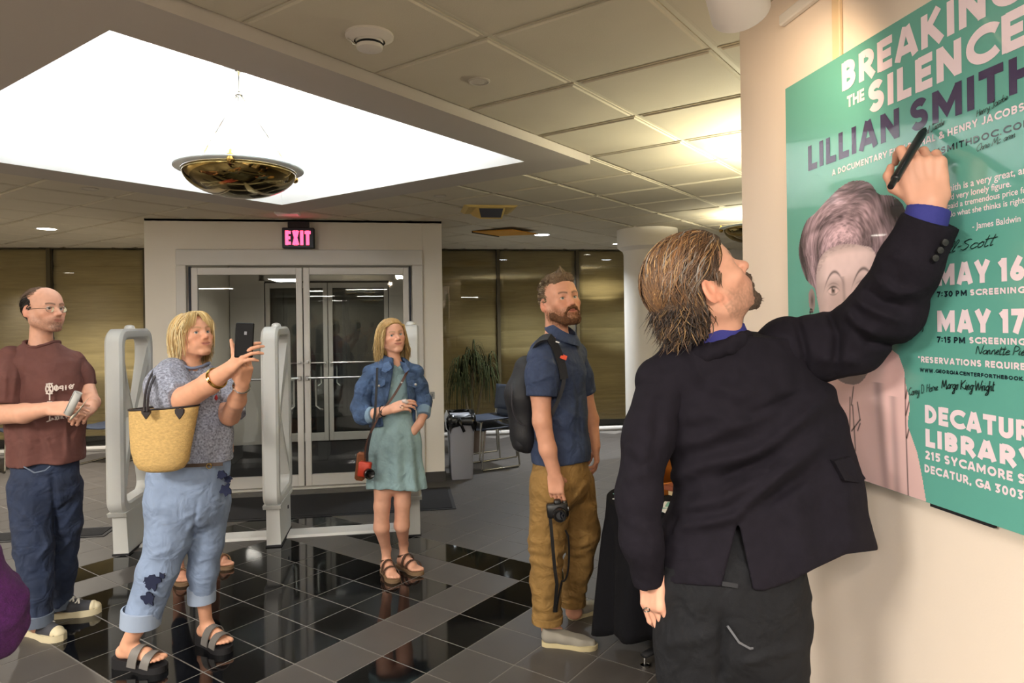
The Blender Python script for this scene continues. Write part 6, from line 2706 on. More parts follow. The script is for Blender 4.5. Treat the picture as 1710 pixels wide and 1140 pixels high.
    def jpost(P, d):
        zz = P[:, 2]
        low = np.clip((.8 - zz) / .7, 0, 1)
        d = d + (.003 + .008 * low) * vnoise(P * np.float32([.6, .6, 1]), 20) + .0035 * vnoise(P, 50)
        d = folds(P, d, [([J(335, 850, -.2), J(300, 870, -.22)], .012, .006), ([J(335, 860, -.2), J(310, 890, -.2)], .012, .006), ([J(250, 930, -.2), J(290, 915, -.2)], .012, .007), ([J(330, 835, -.2), J(322, 905, -.1)], .010, -.010), ([J(320, 940, 0), J(360, 930, 0)], .01, .006)])
        d = np.maximum(d, zz - J(0, 772)[2])
        near = P[:, 0] < J(298, 0)[0] + (J(0, 900)[2] - zz) * -.05
        return np.maximum(d, np.where(near, c1[2] - zz - .12 * (P[:, 0] - c1[0]), c2[2] - zz))
    jo = garment(p, 'jeans', j, M_j, .006, post=jpost)
    for c, r, ti in ((c1, 29.5, .12), (c2, 22, 0)):
        b = MB()
        b.lathe([(px(r) - .008, -.012), (px(r) + .002, -.012), (px(r) + .004, .062), (px(r) - .004, .066)], 28, c, rotm('Y', ti), cap=False)
        p.mb('cuff', b, M_jc, True, jo)
    M_em = mat('navy_embroidery', '#141c3a', .9, bump=.4, bscale=500)
    def flower(x, y, r, dd, seed):
        rr_ = np.random.RandomState(seed)
        b_ = MB()
        poly = []
        for k in range(20):
            an = 2 * PI * k / 20
            rad = r * (1 + .16 * math.cos(5 * an + seed) + .10 * math.cos(3 * an + 2 * seed) + .12 * rr_.randn())
            poly.append(J(x + rad * math.cos(an), y + rad * math.sin(an), dd))
        V = poly + [q + np.array([0, .010, 0]) for q in poly]
        n = 20
        b_.add(V, [tuple(range(n - 1, -1, -1)), tuple(range(n, 2 * n))] + [(i, (i + 1) % n, n + (i + 1) % n, n + i) for i in range(n)])
        return b_
    for x, y, r, dd, sd_ in ((253, 972, 13, -.172, 1), (247, 1000, 10, -.182, 2), (268, 962, 6, -.160, 3), (276, 955, 4, -.135, 4), (376, 818, 9, -.105, 5), (370, 793, 7, -.130, 6), (380, 800, 6, -.100, 7)):
        p.mb('embroidery', flower(x, y, r, dd, sd_), M_em, False, jo)
    b = MB()
    strip_loop(b, [J(300 + 8 * k, 778 - .4 * k, -.165 - .008 * math.sin(k * .5)) for k in range(10)], .016, .004, (0, -1, 0))
    p.mb('belt', b, mat('belt_brown', '#3b2a20', .5), False, jo)
    b = MB()
    b.tube([J(349 + 4 * math.cos(t_), 778 + 4 * math.sin(t_), -.175) for t_ in np.linspace(0, 2 * PI, 12, endpoint=False)], .0025, 5, closed=True)
    p.mb('buckle', b, mat('brass'), True, jo)

    # ---- wedge slides
    M_strap = mat('grey_leather', '#6d6a68', .5)
    M_wed = mat('black_wedge', '#17161a', .6)
    for (heel, toe), z0 in (((n_heel, n_toe), .045), ((f_heel, f_toe), .040)):
        h_, t_ = np.array(heel), np.array(toe)
        v = (t_ - h_)
        root = empty('sandal', (0, 0, 0), 0, parent=p.root)
        shoe_sole(p, h_ - v * .07, t_ + v * .05, .100, .030, M_wed, root, wedge=.022)
        Q = lambda f, w, z: np.array([*(h_ + v * f + np.array([-v[1], v[0]]) / np.linalg.norm(v) * w), z])
        for f0, ht, wd in ((.46, .105, .048), (.72, .075, .046)):
            b = MB()
            arc = [Q(f0 + .05 * math.sin(t_), .049 * math.cos(t_), .022 + ht * .86 * math.sin(t_) ** .8) for t_ in np.linspace(0.02, PI - .02, 13)]
            nr = [unit(Q(0, math.cos(t_), math.sin(t_)) - Q(0, 0, 0)) for t_ in np.linspace(0.02, PI - .02, 13)]
            strip_loop(b, arc, wd, .005, np.array(nr))
            p.mb('strap', b, M_strap, True, root)
    # ---- bracelets
    b = MB()
    for o_ in (0, .010):
        c = ar[3] + (ar[4] - ar[3]) * (.30) + unit(ar[4] - ar[3]) * o_
        fr2 = frame(ar[4] - ar[3], (0, 0, 1))
        b.tube([c + fr2 @ np.array([0, .046 * math.cos(t_), .046 * math.sin(t_)]) for t_ in np.linspace(0, 2 * PI, 22, endpoint=False)], .0035, 6, closed=True)
    p.mb('gold_bracelet', b, mat('brass'), True)
    b = MB()
    c = ar2[3] + (ar2[4] - ar2[3]) * .85
    fr2 = frame(ar2[4] - ar2[3], (0, 0, 1))
    b.tube([c + fr2 @ np.array([0, .034 * math.cos(t_), .034 * math.sin(t_)]) for t_ in np.linspace(0, 2 * PI, 22, endpoint=False)], .005, 6, closed=True)
    p.mb('silver_bracelet', b, mat('chrome'), True)

    # ---- phone
    ph = Person('phone', 3.33, (408, 585), 'black smartphone held up by the blonde woman', 'phone')
    c = J(408, 568, -.425)
    Rp = rotm('Z', .25) @ rotm('X', -.10) @ rotm('Y', .05)
    b = MB()
    b.box(c, (.074, .009, .148), Rp, bev=.004)
    ph.mb('body', b, mat('phone_black', '#0c0c10', .4, spec=.15), True)
    b = MB()
    b.box(c + Rp @ np.array([0, -.0048, 0]), (.066, .001, .138), Rp)
    ph.mb('back_glass', b, mat('phone_glass', '#0b0b0f', .35, spec=.15), False)
    b = MB()
    b.box(c + Rp @ np.array([.004, -.0055, .030]), (.010, .001, .014), Rp, bev=.0005)
    ph.mb('mark', b, mat('mark_grey', '#8b8d95', .4), False)

    # ---- straw tote
    tb_ = Person('tote_bag', 3.33, (272, 785), 'straw tote bag with dark leather trim on the arm of the blonde woman', 'bag')
    M_st = mat('straw', '#c6a468', .75, var=.16, vscale=70, bump=.5, bscale=160, stretch=(1, 1, 2.2))
    n = 44
    prof = [(779, 282, 20), (784, 272, 27), (783, 270, 33), (772, 269, 42), (755, 268, 45.5), (720, 271, 50), (700, 273, 52.5), (679, 274, 54.5)]
    prof = [(786, 270, 2), (785.5, 270, 24), (781, 270, 34), (770, 270, 41), (750, 269, 45), (720, 271, 49), (700, 272.5, 51.5), (680, 274, 53.5)]
    V, Fc = [], []
    for inner in (0, 1):
        pr_ = prof if not inner else prof[::-1]
        for (yy, cx, r) in pr_:
            for k in range(n):
                an = 2 * PI * k / n
                rr_ = px(r - (1.3 if inner else 0))
                q = J(cx, yy - (1 if inner else 0), -.27)
                sqz = .62 - .22 * (786 - yy) / 106
                dx = rr_ * math.cos(an)
                V.append((q[0] + dx, q[1] + rr_ * sqz * math.sin(an), q[2] + dx * .055 * (786 - yy) / 106))
    m_ = len(prof) * 2
    for i in range(m_ - 1):
        for k in range(n):
            Fc.append((i * n + k, i * n + (k + 1) % n, (i + 1) * n + (k + 1) % n, (i + 1) * n + k))
    b = MB()
    b.add(V, Fc)
    body_ = tb_.mb('basket', b, M_st, True)
    rimv = [V[7 * n + k] for k in range(n)]
    M_lea = mat('dark_leather', '#1d1417', .5)
    b = MB()
    b.tube(rimv, .0045, 6, closed=True)
    tb_.mb('rim_binding', b, M_lea, True)
    for hx, dd in ((243, -.385), (299, -.385)):
        b = MB()
        heart = [(hx, 700), (hx - 7, 690), (hx - 7.5, 684), (hx - 3.5, 681), (hx, 684), (hx + 3.5, 681), (hx + 7.5, 684), (hx + 7, 690)]
        f0 = [J(x, y, dd - .0) for x, y in heart]
        nn = len(f0)
        b.add(f0 + [q + np.array([0, .012, 0]) for q in f0], [tuple(range(nn - 1, -1, -1)), tuple(range(nn, 2 * nn))] + [(i, (i + 1) % nn, nn + (i + 1) % nn, nn + i) for i in range(nn)])
        tb_.mb('leather_patch', b, M_lea, False)
    b = MB()
    b.tube(bez(J(241, 687, -.392), J(241, 650, -.36), J(248, 628, -.26), J(262, 612, -.13), 10), .0055, 7)
    b.tube(bez(J(246, 687, -.392), J(246, 655, -.37), J(252, 635, -.28), J(268, 614, -.14), 10), .0055, 7)
    tb_.mb('handle', b, M_lea, True)


woman_phone()
# ------------------------------------------------------------------ woman in the denim jacket
def woman_denim():
    p = Person('person', 4.35, (662, 960), 'young woman with long blonde hair in a denim jacket and pale teal dress', 'person')
    J = p.J
    px = lambda r: r * p.d0 / F
    a = math.radians(30)
    Hf = head_frame((math.sin(a), -math.cos(a), .12), (-.13, 0, 1))
    Ho, sc = J(655, 561), .93
    s = Sdf()
    s.merge(head_sdf(smile=.8, jaw=.93, female=True, lips=1.1).xform(Hf, Ho, sc))
    s.cone(J(656, 582), J(659, 612), px(10.5), px(11.5), k=.02)
    s.cone(J(659, 612), J(658, 634), px(14), px(18), k=.02, sq=((0, 1, 0), .7))
    s.cone(J(658, 636), J(657, 700), px(18), px(18), k=.02, sq=((0, 1, 0), .7))
    ar = [J(618, 630, -.01), J(603, 682, -.06), J(620, 692, -.15), J(655, 682, -.21)]
    s.chain(ar, [px(8), px(9), px(9.3), px(6.6)], k=.015)
    hR = frame(unit(J(684, 673, -.24) - ar[-1]), (.1, -.8, .6))
    s.merge(hand_sdf((.45, .5, .55, .6), .03, (.4, .6), .92, side=1, thumb_out=.5).xform(hR, ar[-1]))
    ar2 = [J(694, 630, .02), J(707, 672, .03), J(707, 692, -.03), J(700, 708, -.05), J(688, 722, -.04)]
    s.chain(ar2, [px(7), px(7.5), px(7.5), px(7), px(8)], k=.015)
    lh, lt = p.G(641, 953), p.G(660, 973)
    rh, rt = p.G(664, 944), p.G(702, 960)
    def fit(h, t, L=.235):
        v = t - h
        return t - v / np.linalg.norm(v) * L, t
    lh, lt = fit(lh, lt)
    rh, rt = fit(rh, rt)
    a1 = foot_sdf(s, lh, lt, .018, .080)
    a2 = foot_sdf(s, rh, rt, .018, .080)
    s.chain([J(641, 800, -.02), J(638, 845, -.03), J(637, 880, -.02), lift(a1, .16), a1], [px(17), px(13), px(12.5), px(7.6), px(7.6)], k=.02)
    s.chain([J(672, 800, .02), J(672, 840, .01), J(671, 876, .03), lift(a2, .16), a2], [px(17), px(13), px(12.5), px(7.6), px(7.6)], k=.02)
    s.cone(J(650, 760), J(660, 800), px(26), px(24), k=.03)
    fine = [boxaround([Ho + (0, 0, .12), J(658, 636)], (.14, .14, .02)) + (.0034,),
            boxaround([ar[2], ar[3], J(690, 670, -.25)], (.04, .08, .06)) + (.0036,),
            boxaround([lift(lh, 0), lift(rt, 0), lift(lt, 0), lift(rh, .60)], (.09, .09, .02)) + (.0044,)]
    skin = skin_rgb('#dba58c')
    build_body(p, s, fine, colf=body_colour(Hf, Ho, sc, skin, skin_rgb('#c0706a'), brow=lin('#9a7a5a'), blush=.2, smile=.8))
    eyes(p, Hf, Ho, sc, (.12, .16, .18), (.25, 1, .12))
    hs = Sdf().ell((0, -.010, .034), (.0795, .1015, .0895), k=.02)
    hs.ell((0, .022, .052), (.0715, .0745, .0665), k=.02)
    hs.ell((0, -.045, -.060), (.076, .050, .100), k=.05)
    hs.xform(Hf, Ho, sc)
    def hpost(P, d):
        L = ((P - Ho.astype(np.float32)) @ Hf.astype(np.float32)) / sc
        x, y, z = L.T
        hl = np.interp(y, [-.2, -.02, .0, .02, .045, .07, .09], [-.4, -.4, -.06, .005, .036, .064, .080])
        return np.maximum(d, (hl - z) * .7) + .005 * vnoise(P * np.float32([1, 1, .3]), 120)
    base = garment(p, 'hair_base', hs, mat('hair_ash_blonde', '#a5824e', .6, var=.25, vscale=90, stretch=(1, 1, .15), bump=.4, bscale=200), .005, post=hpost)
    long_hair(p, Hf, Ho, sc, 1300, .285, col_var('#b6965e', 1300, 3, .14, (('#d5bd8c', .30), ('#8d7048', .18))), 41, part=-.006, width=.0026, flare=.045, fullness=.010, parent=base)
    # ---- dress
    M_dr = mat('teal_linen', '#8aa5aa', .9, var=.07, vscale=30, bump=.25, bscale=500, wrinkle=.4, wscale=14)
    sq = ((0, 1, 0), .78)
    t = Sdf()
    t.cone(J(659, 620), J(656, 660), px(22), px(26), k=.03, sq=sq)
    t.cone(J(656, 660), J(656, 694), px(26), px(28), k=.03, sq=sq)
    t.cone(J(656, 694), J(661, 740), px(30), px(40), k=.04, sq=sq)
    t.cone(J(661, 740), J(664, 850), px(40), px(53), k=.04, sq=sq)
    def post(P, d):
        low = np.clip((J(0, 700)[2] - P[:, 2]) / .4, 0, 1)
        an = np.arctan2(P[:, 1] - p.d0, P[:, 0] - J(660, 0)[0])
        d = d + .010 * low * np.sin(an * 9 + 3 * vnoise(P, 4)) + .006 * vnoise(P, 16)
        d = folds(P, d, [([J(626, 694, -.1), J(656, 690, -.2), J(686, 692, -.1)], .008, -.008)])
        d = np.maximum(d, J(0, 821)[2] + .012 * np.sin(P[:, 0] * 14) - P[:, 2])
        n0 = J(660, 600)
        e = np.sqrt(((P[:, :2] - n0[:2].astype(np.float32)) ** 2).sum(1)) - px(14)
        return np.maximum(d, -np.maximum(e, J(0, 624)[2] - P[:, 2] + .3 * (P[:, 1] - p.d0)))
    garment(p, 'dress', t, M_dr, .0065, post=post)
    # ---- denim jacket
    M_dj = mat('denim_jacket', '#42597d', .85, var=.32, vscale=13, bump=.3, bscale=500, wrinkle=.6, wscale=16)
    M_dc = mat('denim_inside', '#7d96ad', .9, bump=.3, bscale=500)
    t = Sdf()
    sq = ((0, 1, 0), .80)
    t.cone(J(656, 622), J(655, 660), px(32), px(36), k=.04, sq=sq)
    t.cone(J(655, 660), J(656, 715), px(36), px(39), k=.04, sq=sq)
    t.cone(J(619, 622, -.01), J(694, 622, .01), px(14), px(14), k=.04)
    zpts = [J(0, y)[2] for y in (740, 700, 670, 640, 620, 605)]
    xl = [J(x, 0)[0] for x in (640, 634, 645, 650, 653, 652)]
    xr = [J(x, 0)[0] for x in (690, 683, 675, 672, 670, 668)]
    inner = Sdf()
    def jpost(P, d):
        d0 = d
        d = d + .006 * vnoise(P, 16) + .004 * vnoise(P, 40)
        z = P[:, 2]
        L_, R_ = np.interp(z, zpts, xl), np.interp(z, zpts, xr)
        op = np.maximum(np.maximum(L_ - P[:, 0], P[:, 0] - R_), P[:, 1] - (p.d0 - .02))
        d = np.maximum(d, -op)
        d = np.maximum(d, -(d0 + .012))
        hem = np.interp(P[:, 0], [J(x, 0)[0] for x in (600, 640, 676, 694, 700)], [J(0, y)[2] for y in (722, 716, 716, 731, 722)])
        d = np.maximum(d, hem - z)
        n0 = J(659, 600)
        e = np.sqrt(((P[:, :2] - n0[:2].astype(np.float32)) ** 2).sum(1)) - px(14.5)
        return np.maximum(d, -np.maximum(e, J(0, 612)[2] - z + .35 * (P[:, 1] - p.d0)))
    jk = garment(p, 'jacket', t, M_dj, .0055, post=jpost)
    ln = lambda *q: [J(*x) for x in q]
    sleeve(p, [J(621, 622, -.01), J(609, 650, -.04), J(602, 680, -.08), J(606, 693, -.12), J(618, 694, -.155)], [px(13.5), px(15.5), px(14.5), px(14), px(13)], M_dj, .0055, .008, 20, jk,
           lines=[(ln((598, 655, -.12), (615, 660, -.14)), .008, .007), (ln((592, 670, -.1), (610, 678, -.16)), .008, .007), (ln((600, 640, -.1), (618, 635, -.1)), .008, .006)])
    sleeve(p, [J(692, 622, .01), J(701, 645, .03), J(708, 672, .03), J(707, 690, -.02)], [px(13), px(13), px(12.5), px(11)], M_dj, .0055, .008, 20, jk,
           lines=[(ln((700, 650, -.08), (716, 655, -.02)), .008, .006), (ln((700, 672, -.08), (716, 668, -.02)), .008, .006)])
    sleeve(p, [J(612, 694, -.135), J(624, 692, -.165)], [px(13.6), px(12.5)], M_dc, .005, .003, 20, jk, name='cuff')
    sleeve(p, [J(708, 682, .0), J(707, 694, -.04)], [px(12), px(11.2)], M_dc, .005, .003, 20, jk, name='cuff')
    # collar wings, pocket flaps, buttons
    def slab(pts, th, name, m=M_dj):
        f0 = [J(*q) for q in pts]
        n = len(f0)
        b = MB()
        b.add(f0 + [q + np.array([0, th, 0]) for q in f0], [tuple(range(n - 1, -1, -1)), tuple(range(n, 2 * n))] + [(i, (i + 1) % n, n + (i + 1) % n, n + i) for i in range(n)])
        return p.mb(name, b, m, False, jk)
    slab([(641, 606, -.11), (650, 603, -.10), (655, 614, -.155), (644, 622, -.165), (637, 619, -.15)], .012, 'collar')
    slab([(668, 603, -.09), (677, 606, -.09), (684, 617, -.14), (676, 623, -.155), (669, 612, -.14)], .012, 'collar')
    slab([(620, 636, -.135), (643, 634, -.17), (643, 642, -.173), (633, 648, -.168), (620, 643, -.145)], .012, 'pocket_flap')
    slab([(680, 636, -.165), (701, 634, -.11), (702, 641, -.115), (693, 647, -.145), (681, 643, -.168)], .012, 'pocket_flap')
    for q in ((633, 644, -.172), (671, 639, -.165), (694, 642, -.148)):
        b = MB()
        b.lathe([(.001, 0), (.008, .001), (.007, .004), (.001, .005)], 12, J(*q), rotm('X', PI / 2))
        p.mb('button', b, mat('dial_silver'), True, jk)
    # ---- sandals
    M_sd = mat('brown_leather', '#4a3527', .6)
    M_cork = mat('cork', '#7b6248', .8)
    for h_, t_ in ((lh, lt), (rh, rt)):
        v = t_ - h_
        root = empty('sandal', (0, 0, 0), 0, parent=p.root)
        shoe_sole(p, h_ - v * .05, t_ + v * .06, .098, .020, M_cork, root)
        Q = lambda f, w, z: np.array([*(h_ + v * f + np.array([-v[1], v[0]]) / np.linalg.norm(v) * w), z])
        for f0, f1, ht, w_ in ((.46, .40, .085, .020), (.80, .55, .060, .016)):
            b = MB()
            ts = np.linspace(.05, PI - .05, 11)
            strip_loop(b, [Q(f0 + (f1 - f0) * k / 10, .044 * math.cos(t__), .020 + ht * math.sin(t__) ** .8) for k, t__ in enumerate(ts)], w_, .004, np.array([unit(Q(0, math.cos(t__), math.sin(t__)) - Q(0, 0, 0)) for t__ in ts]))
            p.mb('strap', b, M_sd, True, root)
        b = MB()
        ts = np.linspace(-.4 * PI, 1.4 * PI, 15)
        strip_loop(b, [Q(.22 - .16 * math.sin(t__), .036 * math.cos(t__), .085 - .012 * math.sin(t__)) for t__ in ts], .013, .004, np.array([unit(Q(-.3 * math.sin(t__), .2 * math.cos(t__), 0) - Q(0, 0, 0)) for t__ in ts]))
        p.mb('heel_strap', b, M_sd, True, root)
    b = MB()
    c = ar[2] + (ar[3] - ar[2]) * .55
    fr2 = frame(ar[3] - ar[2], (0, 0, 1))
    b.tube([c + fr2 @ np.array([0, .033 * math.cos(t_), .033 * math.sin(t_)]) for t_ in np.linspace(0, 2 * PI, 20, endpoint=False)], .0035, 6, closed=True)
    p.mb('hair_tie', b, M_dark, True)
    b = MB()
    b.tube([J(671 + 3.2 * math.cos(t_), 679 + 2 * math.sin(t_), -.262 + .008 * math.cos(t_)) for t_ in np.linspace(0, 2 * PI, 12, endpoint=False)], .002, 5, closed=True)
    p.mb('ring', b, M_chrome, True)

    # ---- camera and its leather case at her hip
    pc = Person('digital_camera', 4.35, (606, 770), 'small camera in red leather case at the hip of the denim jacket woman', 'camera')
    b = MB()
    b.box(J(603, 778, -.14), (px(16), .05, px(46)), rotm('Y', .12), bev=.012)
    pc.mb('leather_case', b, mat('tan_leather', '#7a4523', .55, var=.15), True)
    b = MB()
    b.box(J(609, 783, -.185), (px(20), .05, px(24)), rotm('Y', .15), bev=.008)
    pc.mb('camera_body', b, mat('red_leather', '#b3341c', .5), True)
    b = MB()
    b.lathe([(.030, 0), (.032, .004), (.032, .03), (.027, .034), (.022, .030), (.001, .028)], 22, J(615, 790, -.205), rotm('Z', .5) @ rotm('X', PI / 2))
    pc.mb('lens', b, mat('lens_black'), True)
    b = MB()
    strip_loop(b, bez(J(610, 765, -.17), J(608, 735, -.19), J(622, 720, -.22), J(634, 690, -.215), 8), .012, .004, (0, -1, 0))
    strip_loop(b, bez(J(634, 690, -.215), J(655, 668, -.20), J(668, 645, -.20), J(681, 618, -.11), 10), .014, .004, (0, -1, .1))
    pc.mb('brown_strap', b, mat('strap_brown', '#4a2c20', .6), True)
    b = MB()
    strip_loop(b, np.concatenate([bez(J(630, 614, -.11), J(629, 640, -.19), J(628, 670, -.21), J(626, 690, -.21), 10), bez(J(626, 690, -.21), J(622, 720, -.21), J(612, 740, -.20), J(613, 770, -.19), 8)[1:]]), .014, .004, (-.1, -1, 0))
    pc.mb('black_strap', b, M_dark, True)
    wr = Person('wrapper', 4.35, (676, 672), 'crumpled pale wrapper in the hand of the denim jacket woman', 'wrapper')
    w_ = Sdf().ell(J(675, 669, -.265), (.016, .012, .011), k=.01).ell(J(679, 672, -.262), (.010, .012, .010), k=.01)
    garment(wr, 'crumple', w_, mat('pale_foil', '#d3c4bf', .5), .003, post=lambda P, d: d + .008 * vnoise(P, 110), smooth=0)


woman_denim()


# ------------------------------------------------------------------ woman almost hidden behind the blonde one
def woman_hidden():
    p = Person('person', 4.30, (335, 955), 'person almost hidden behind the blonde woman, only a hand and sandalled feet showing', 'person')
    J = p.J
    px = lambda r: r * p.d0 / F
    a = math.radians(60)
    Hf = head_frame((math.sin(a), -math.cos(a), .05))
    Ho, sc = J(308, 572), .90
    s = Sdf()
    s.merge(head_sdf(female=True).xform(Hf, Ho, sc))
    s.cone(J(307, 590), J(308, 625), px(10), px(12), k=.02)
    s.cone(J(310, 630), J(330, 770), px(22), px(24), k=.03)
    ar = [J(345, 640), J(358, 690, -.02), J(372, 715, -.04), J(377, 728, -.06)]
    s.chain(ar, [px(9), px(8), px(7), px(6)], k=.015)
    hR = frame(unit(J(381, 752, -.07) - ar[-1]), (.5, -.8, .1))
    s.merge(hand_sdf((.4, .45, .5, .55), .03, (.4, .5), .9, side=-1, thumb_out=.4).xform(hR, ar[-1]))
    lh, lt = p.G(290, 955), p.G(308, 978)
    rh, rt = p.G(362, 942), p.G(384, 950)
    for q in (0,):
        v = lt - lh
        lh = lt - v / np.linalg.norm(v) * .23
        v = rt - rh
        rh = rt - v / np.linalg.norm(v) * .23
    a1 = foot_sdf(s, lh, lt, .018, .08)
    a2 = foot_sdf(s, rh, rt, .018, .08)
    s.chain([J(312, 800), J(300, 880), a1], [px(18), px(13), px(8)], k=.02)
    s.chain([J(346, 800), J(350, 880), a2], [px(18), px(13), px(8)], k=.02)
    fine = [boxaround([ar[2], J(382, 760, -.07)], (.05, .07, .03)) + (.004,), boxaround([lift(lh, 0), lift(lt, .1)], (.07, .07, .04)) + (.0045,), boxaround([lift(rh, 0), lift(rt, .1)], (.07, .07, .04)) + (.0045,)]
    skin = skin_rgb('#d39c82')
    build_body(p, s, fine, coarse=.012, colf=body_colour(Hf, Ho, sc, skin, skin_rgb('#bb6a66')))
    hs = Sdf().ell((0, -.022, .034), (.080, .098, .090), k=.02).xform(Hf, Ho, sc)
    garment(p, 'hair', hs, mat('hair_grey', '#7d746a', .8, bump=.5, bscale=200), .007)
    t = Sdf()
    t.cone(J(308, 625), J(320, 690), px(22), px(30), k=.04)
    t.cone(J(320, 690), J(328, 775), px(30), px(32), k=.04)
    t.cone(J(340, 635), J(357, 690, -.02), px(14), px(13), k=.03)
    t.cone(J(357, 690, -.02), J(368, 710, -.04), px(12), px(10), k=.03)
    garment(p, 'coral_top', t, mat('coral_print', '#b8575a', .85, var=.5, vscale=28), .009)
    t = Sdf()
    t.cone(J(328, 775), J(330, 815), px(31), px(33), k=.03)
    t.chain([J(312, 815), J(302, 870), J(298, 905)], [px(20), px(15), px(13)], k=.02)
    t.chain([J(346, 815), J(350, 870), J(353, 900)], [px(20), px(15), px(13)], k=.02)
    garment(p, 'trousers', t, mat('hidden_navy', '#2a2f3e', .85), .009)
    M_sd = mat('tan_sandal', '#8a6a4c', .6)
    for h_, t_ in ((lh, lt), (rh, rt)):
        v = t_ - h_
        root = empty('sandal', (0, 0, 0), 0, parent=p.root)
        shoe_sole(p, h_ - v * .05, t_ + v * .06, .095, .020, mat('cork'), root)
        Q = lambda f, w, z: np.array([*(h_ + v * f + np.array([-v[1], v[0]]) / np.linalg.norm(v) * w), z])
        for f0, f1, ht in ((.55, .75, .066), (.75, .55, .066)):
            b = MB()
            ts = np.linspace(.05, PI - .05, 11)
            strip_loop(b, [Q(f0 + (f1 - f0) * k / 10, .043 * math.cos(t__), .020 + ht * math.sin(t__) ** .8) for k, t__ in enumerate(ts)], .014, .004, np.array([unit(Q(0, math.cos(t__), math.sin(t__)) - Q(0, 0, 0)) for t__ in ts]))
            p.mb('strap', b, M_sd, True, root)


woman_hidden()


# ------------------------------------------------------------------ person in purple at the left edge of the view
def person_purple():
    p = Person('person', 1.50, (-160, 1500), 'person in a purple knit sweater at the left edge, only an elbow in view', 'person')
    o = p.o.copy()
    X = lambda x, d, z: np.array([x, d, z])
    cx = -1.49
    a = math.radians(60)
    Hf = head_frame((math.sin(a), math.cos(a), .1))
    Ho = X(cx + .02, 1.50, 1.53)
    s = Sdf()
    s.merge(head_sdf(female=True).xform(Hf, Ho, .95))
    s.cone(X(cx, 1.48, 1.46), X(cx, 1.47, 1.36), .05, .055, k=.02)
    s.cone(X(cx, 1.47, 1.30), X(cx, 1.48, .95), .12, .12, k=.04)
    s.chain([X(cx, 1.48, .93), X(cx + .02, 1.44, .5), X(cx + .02, 1.46, .08)], [.09, .055, .04], k=.02)
    s.chain([X(cx - .02, 1.55, .93), X(cx - .02, 1.58, .5), X(cx - .02, 1.60, .08)], [.09, .055, .04], k=.02)
    w = X(cx + .10, 1.66, .96)
    s.chain([X(cx + .13, 1.44, 1.32), X(cx + .30, 1.47, 1.02), w], [.045, .04, .028], k=.02)
    s.merge(hand_sdf((.4, .45, .5, .5), .03, (.4, .5), .95, side=1).xform(frame((-.5, .6, .1), (.3, .2, .9)), w))
    build_body(p, s, [boxaround([Ho], (.14, .16, .16)) + (.006,), boxaround([w], (.16, .16, .1)) + (.005,)], coarse=.016, colf=body_colour(Hf, Ho, .95, skin_rgb('#c08a70'), skin_rgb('#a05a55'), brow=lin('#3a2a20')))
    eyes(p, Hf, Ho, .95, (.06, .05, .04))
    hs = Sdf().ell((0, -.022, .034), (.084, .102, .094), k=.02).ell((0, -.05, -.05), (.08, .055, .09), k=.05).xform(Hf, Ho, .95)
    def hp(P, d):
        L = ((P - Ho.astype(np.float32)) @ Hf.astype(np.float32)) / .95
        return np.maximum(d, (np.interp(L[:, 1], [-.2, -.02, .0, .02, .045, .07, .09], [-.4, -.4, -.06, .02, .058, .078, .090]) - L[:, 2]) * .7) + .006 * vnoise(P, 120)
    garment(p, 'hair', hs, mat('hair_dark_brown', '#33241c', .7, bump=.5, bscale=200), .007, post=hp)
    M_pu = mat('purple_knit', '#43124f', .95, var=.25, vscale=120, bump=.4, bscale=320)
    t = Sdf()
    t.cone(X(cx, 1.47, 1.36), X(cx, 1.48, 1.24), .09, .165, k=.05, sq=((0, 1, 0), .8))
    t.cone(X(cx, 1.48, 1.22), X(cx, 1.49, .90), .16, .165, k=.05, sq=((0, 1, 0), .85))
    t.cone(X(cx, 1.475, 1.425), X(cx, 1.47, 1.36), .068, .095, k=.04)
    t.cone(X(cx - .13, 1.50, 1.34), X(cx + .13, 1.46, 1.34), .07, .07, k=.05)
    sw = garment(p, 'sweater', t, M_pu, .010, post=lambda P, d: np.maximum(d + .012 * vnoise(P, 12), .86 - P[:, 2]))
    E_ = p.J(-6, 1038)
    sleeve(p, [X(cx + .12, 1.45, 1.33), X(E_[0] - .07, 1.47, 1.12), X(E_[0] - .022, 1.50, E_[2] + .03), X(E_[0] - .035, 1.52, E_[2] - .02), X(cx + .17, 1.62, .965)], [.075, .075, .072, .068, .05], M_pu, .006, .010, 26, sw)
    t = Sdf()
    t.cone(X(cx, 1.49, .93), X(cx, 1.50, .84), .155, .16, k=.04, sq=((0, 1, 0), .85))
    t.chain([X(cx + .02, 1.45, .80), X(cx + .03, 1.44, .48), X(cx + .03, 1.46, .06)], [.10, .075, .06], k=.03)
    t.chain([X(cx - .03, 1.56, .80), X(cx - .03, 1.58, .48), X(cx - .03, 1.60, .06)], [.10, .075, .06], k=.03)
    garment(p, 'trousers', t, mat('charcoal_trousers', '#26262c', .85), .012)
    for x, d in ((cx + .03, 1.46), (cx - .03, 1.60)):
        h_, t_ = np.array([x - .08, d - .03]), np.array([x + .18, d + .06])
        root = empty('shoe', (0, 0, 0), 0, parent=p.root)
        shoe_sole(p, h_, t_, .095, .02, M_dark, root)
        u = Sdf()
        v = t_ - h_
        Q = lambda f, z: np.array([*(h_ + v * f), z])
        u.cone(Q(.16, .05), Q(.45, .05), .036, .036, k=.02)
        u.cone(Q(.45, .045), Q(.85, .03), .038, .028, k=.02)
        garment(p, 'upper', u, mat('black_shoe', '#151517', .5), .006, post=lambda P, d: np.maximum(d, .016 - P[:, 2]), parent=root)


person_purple()
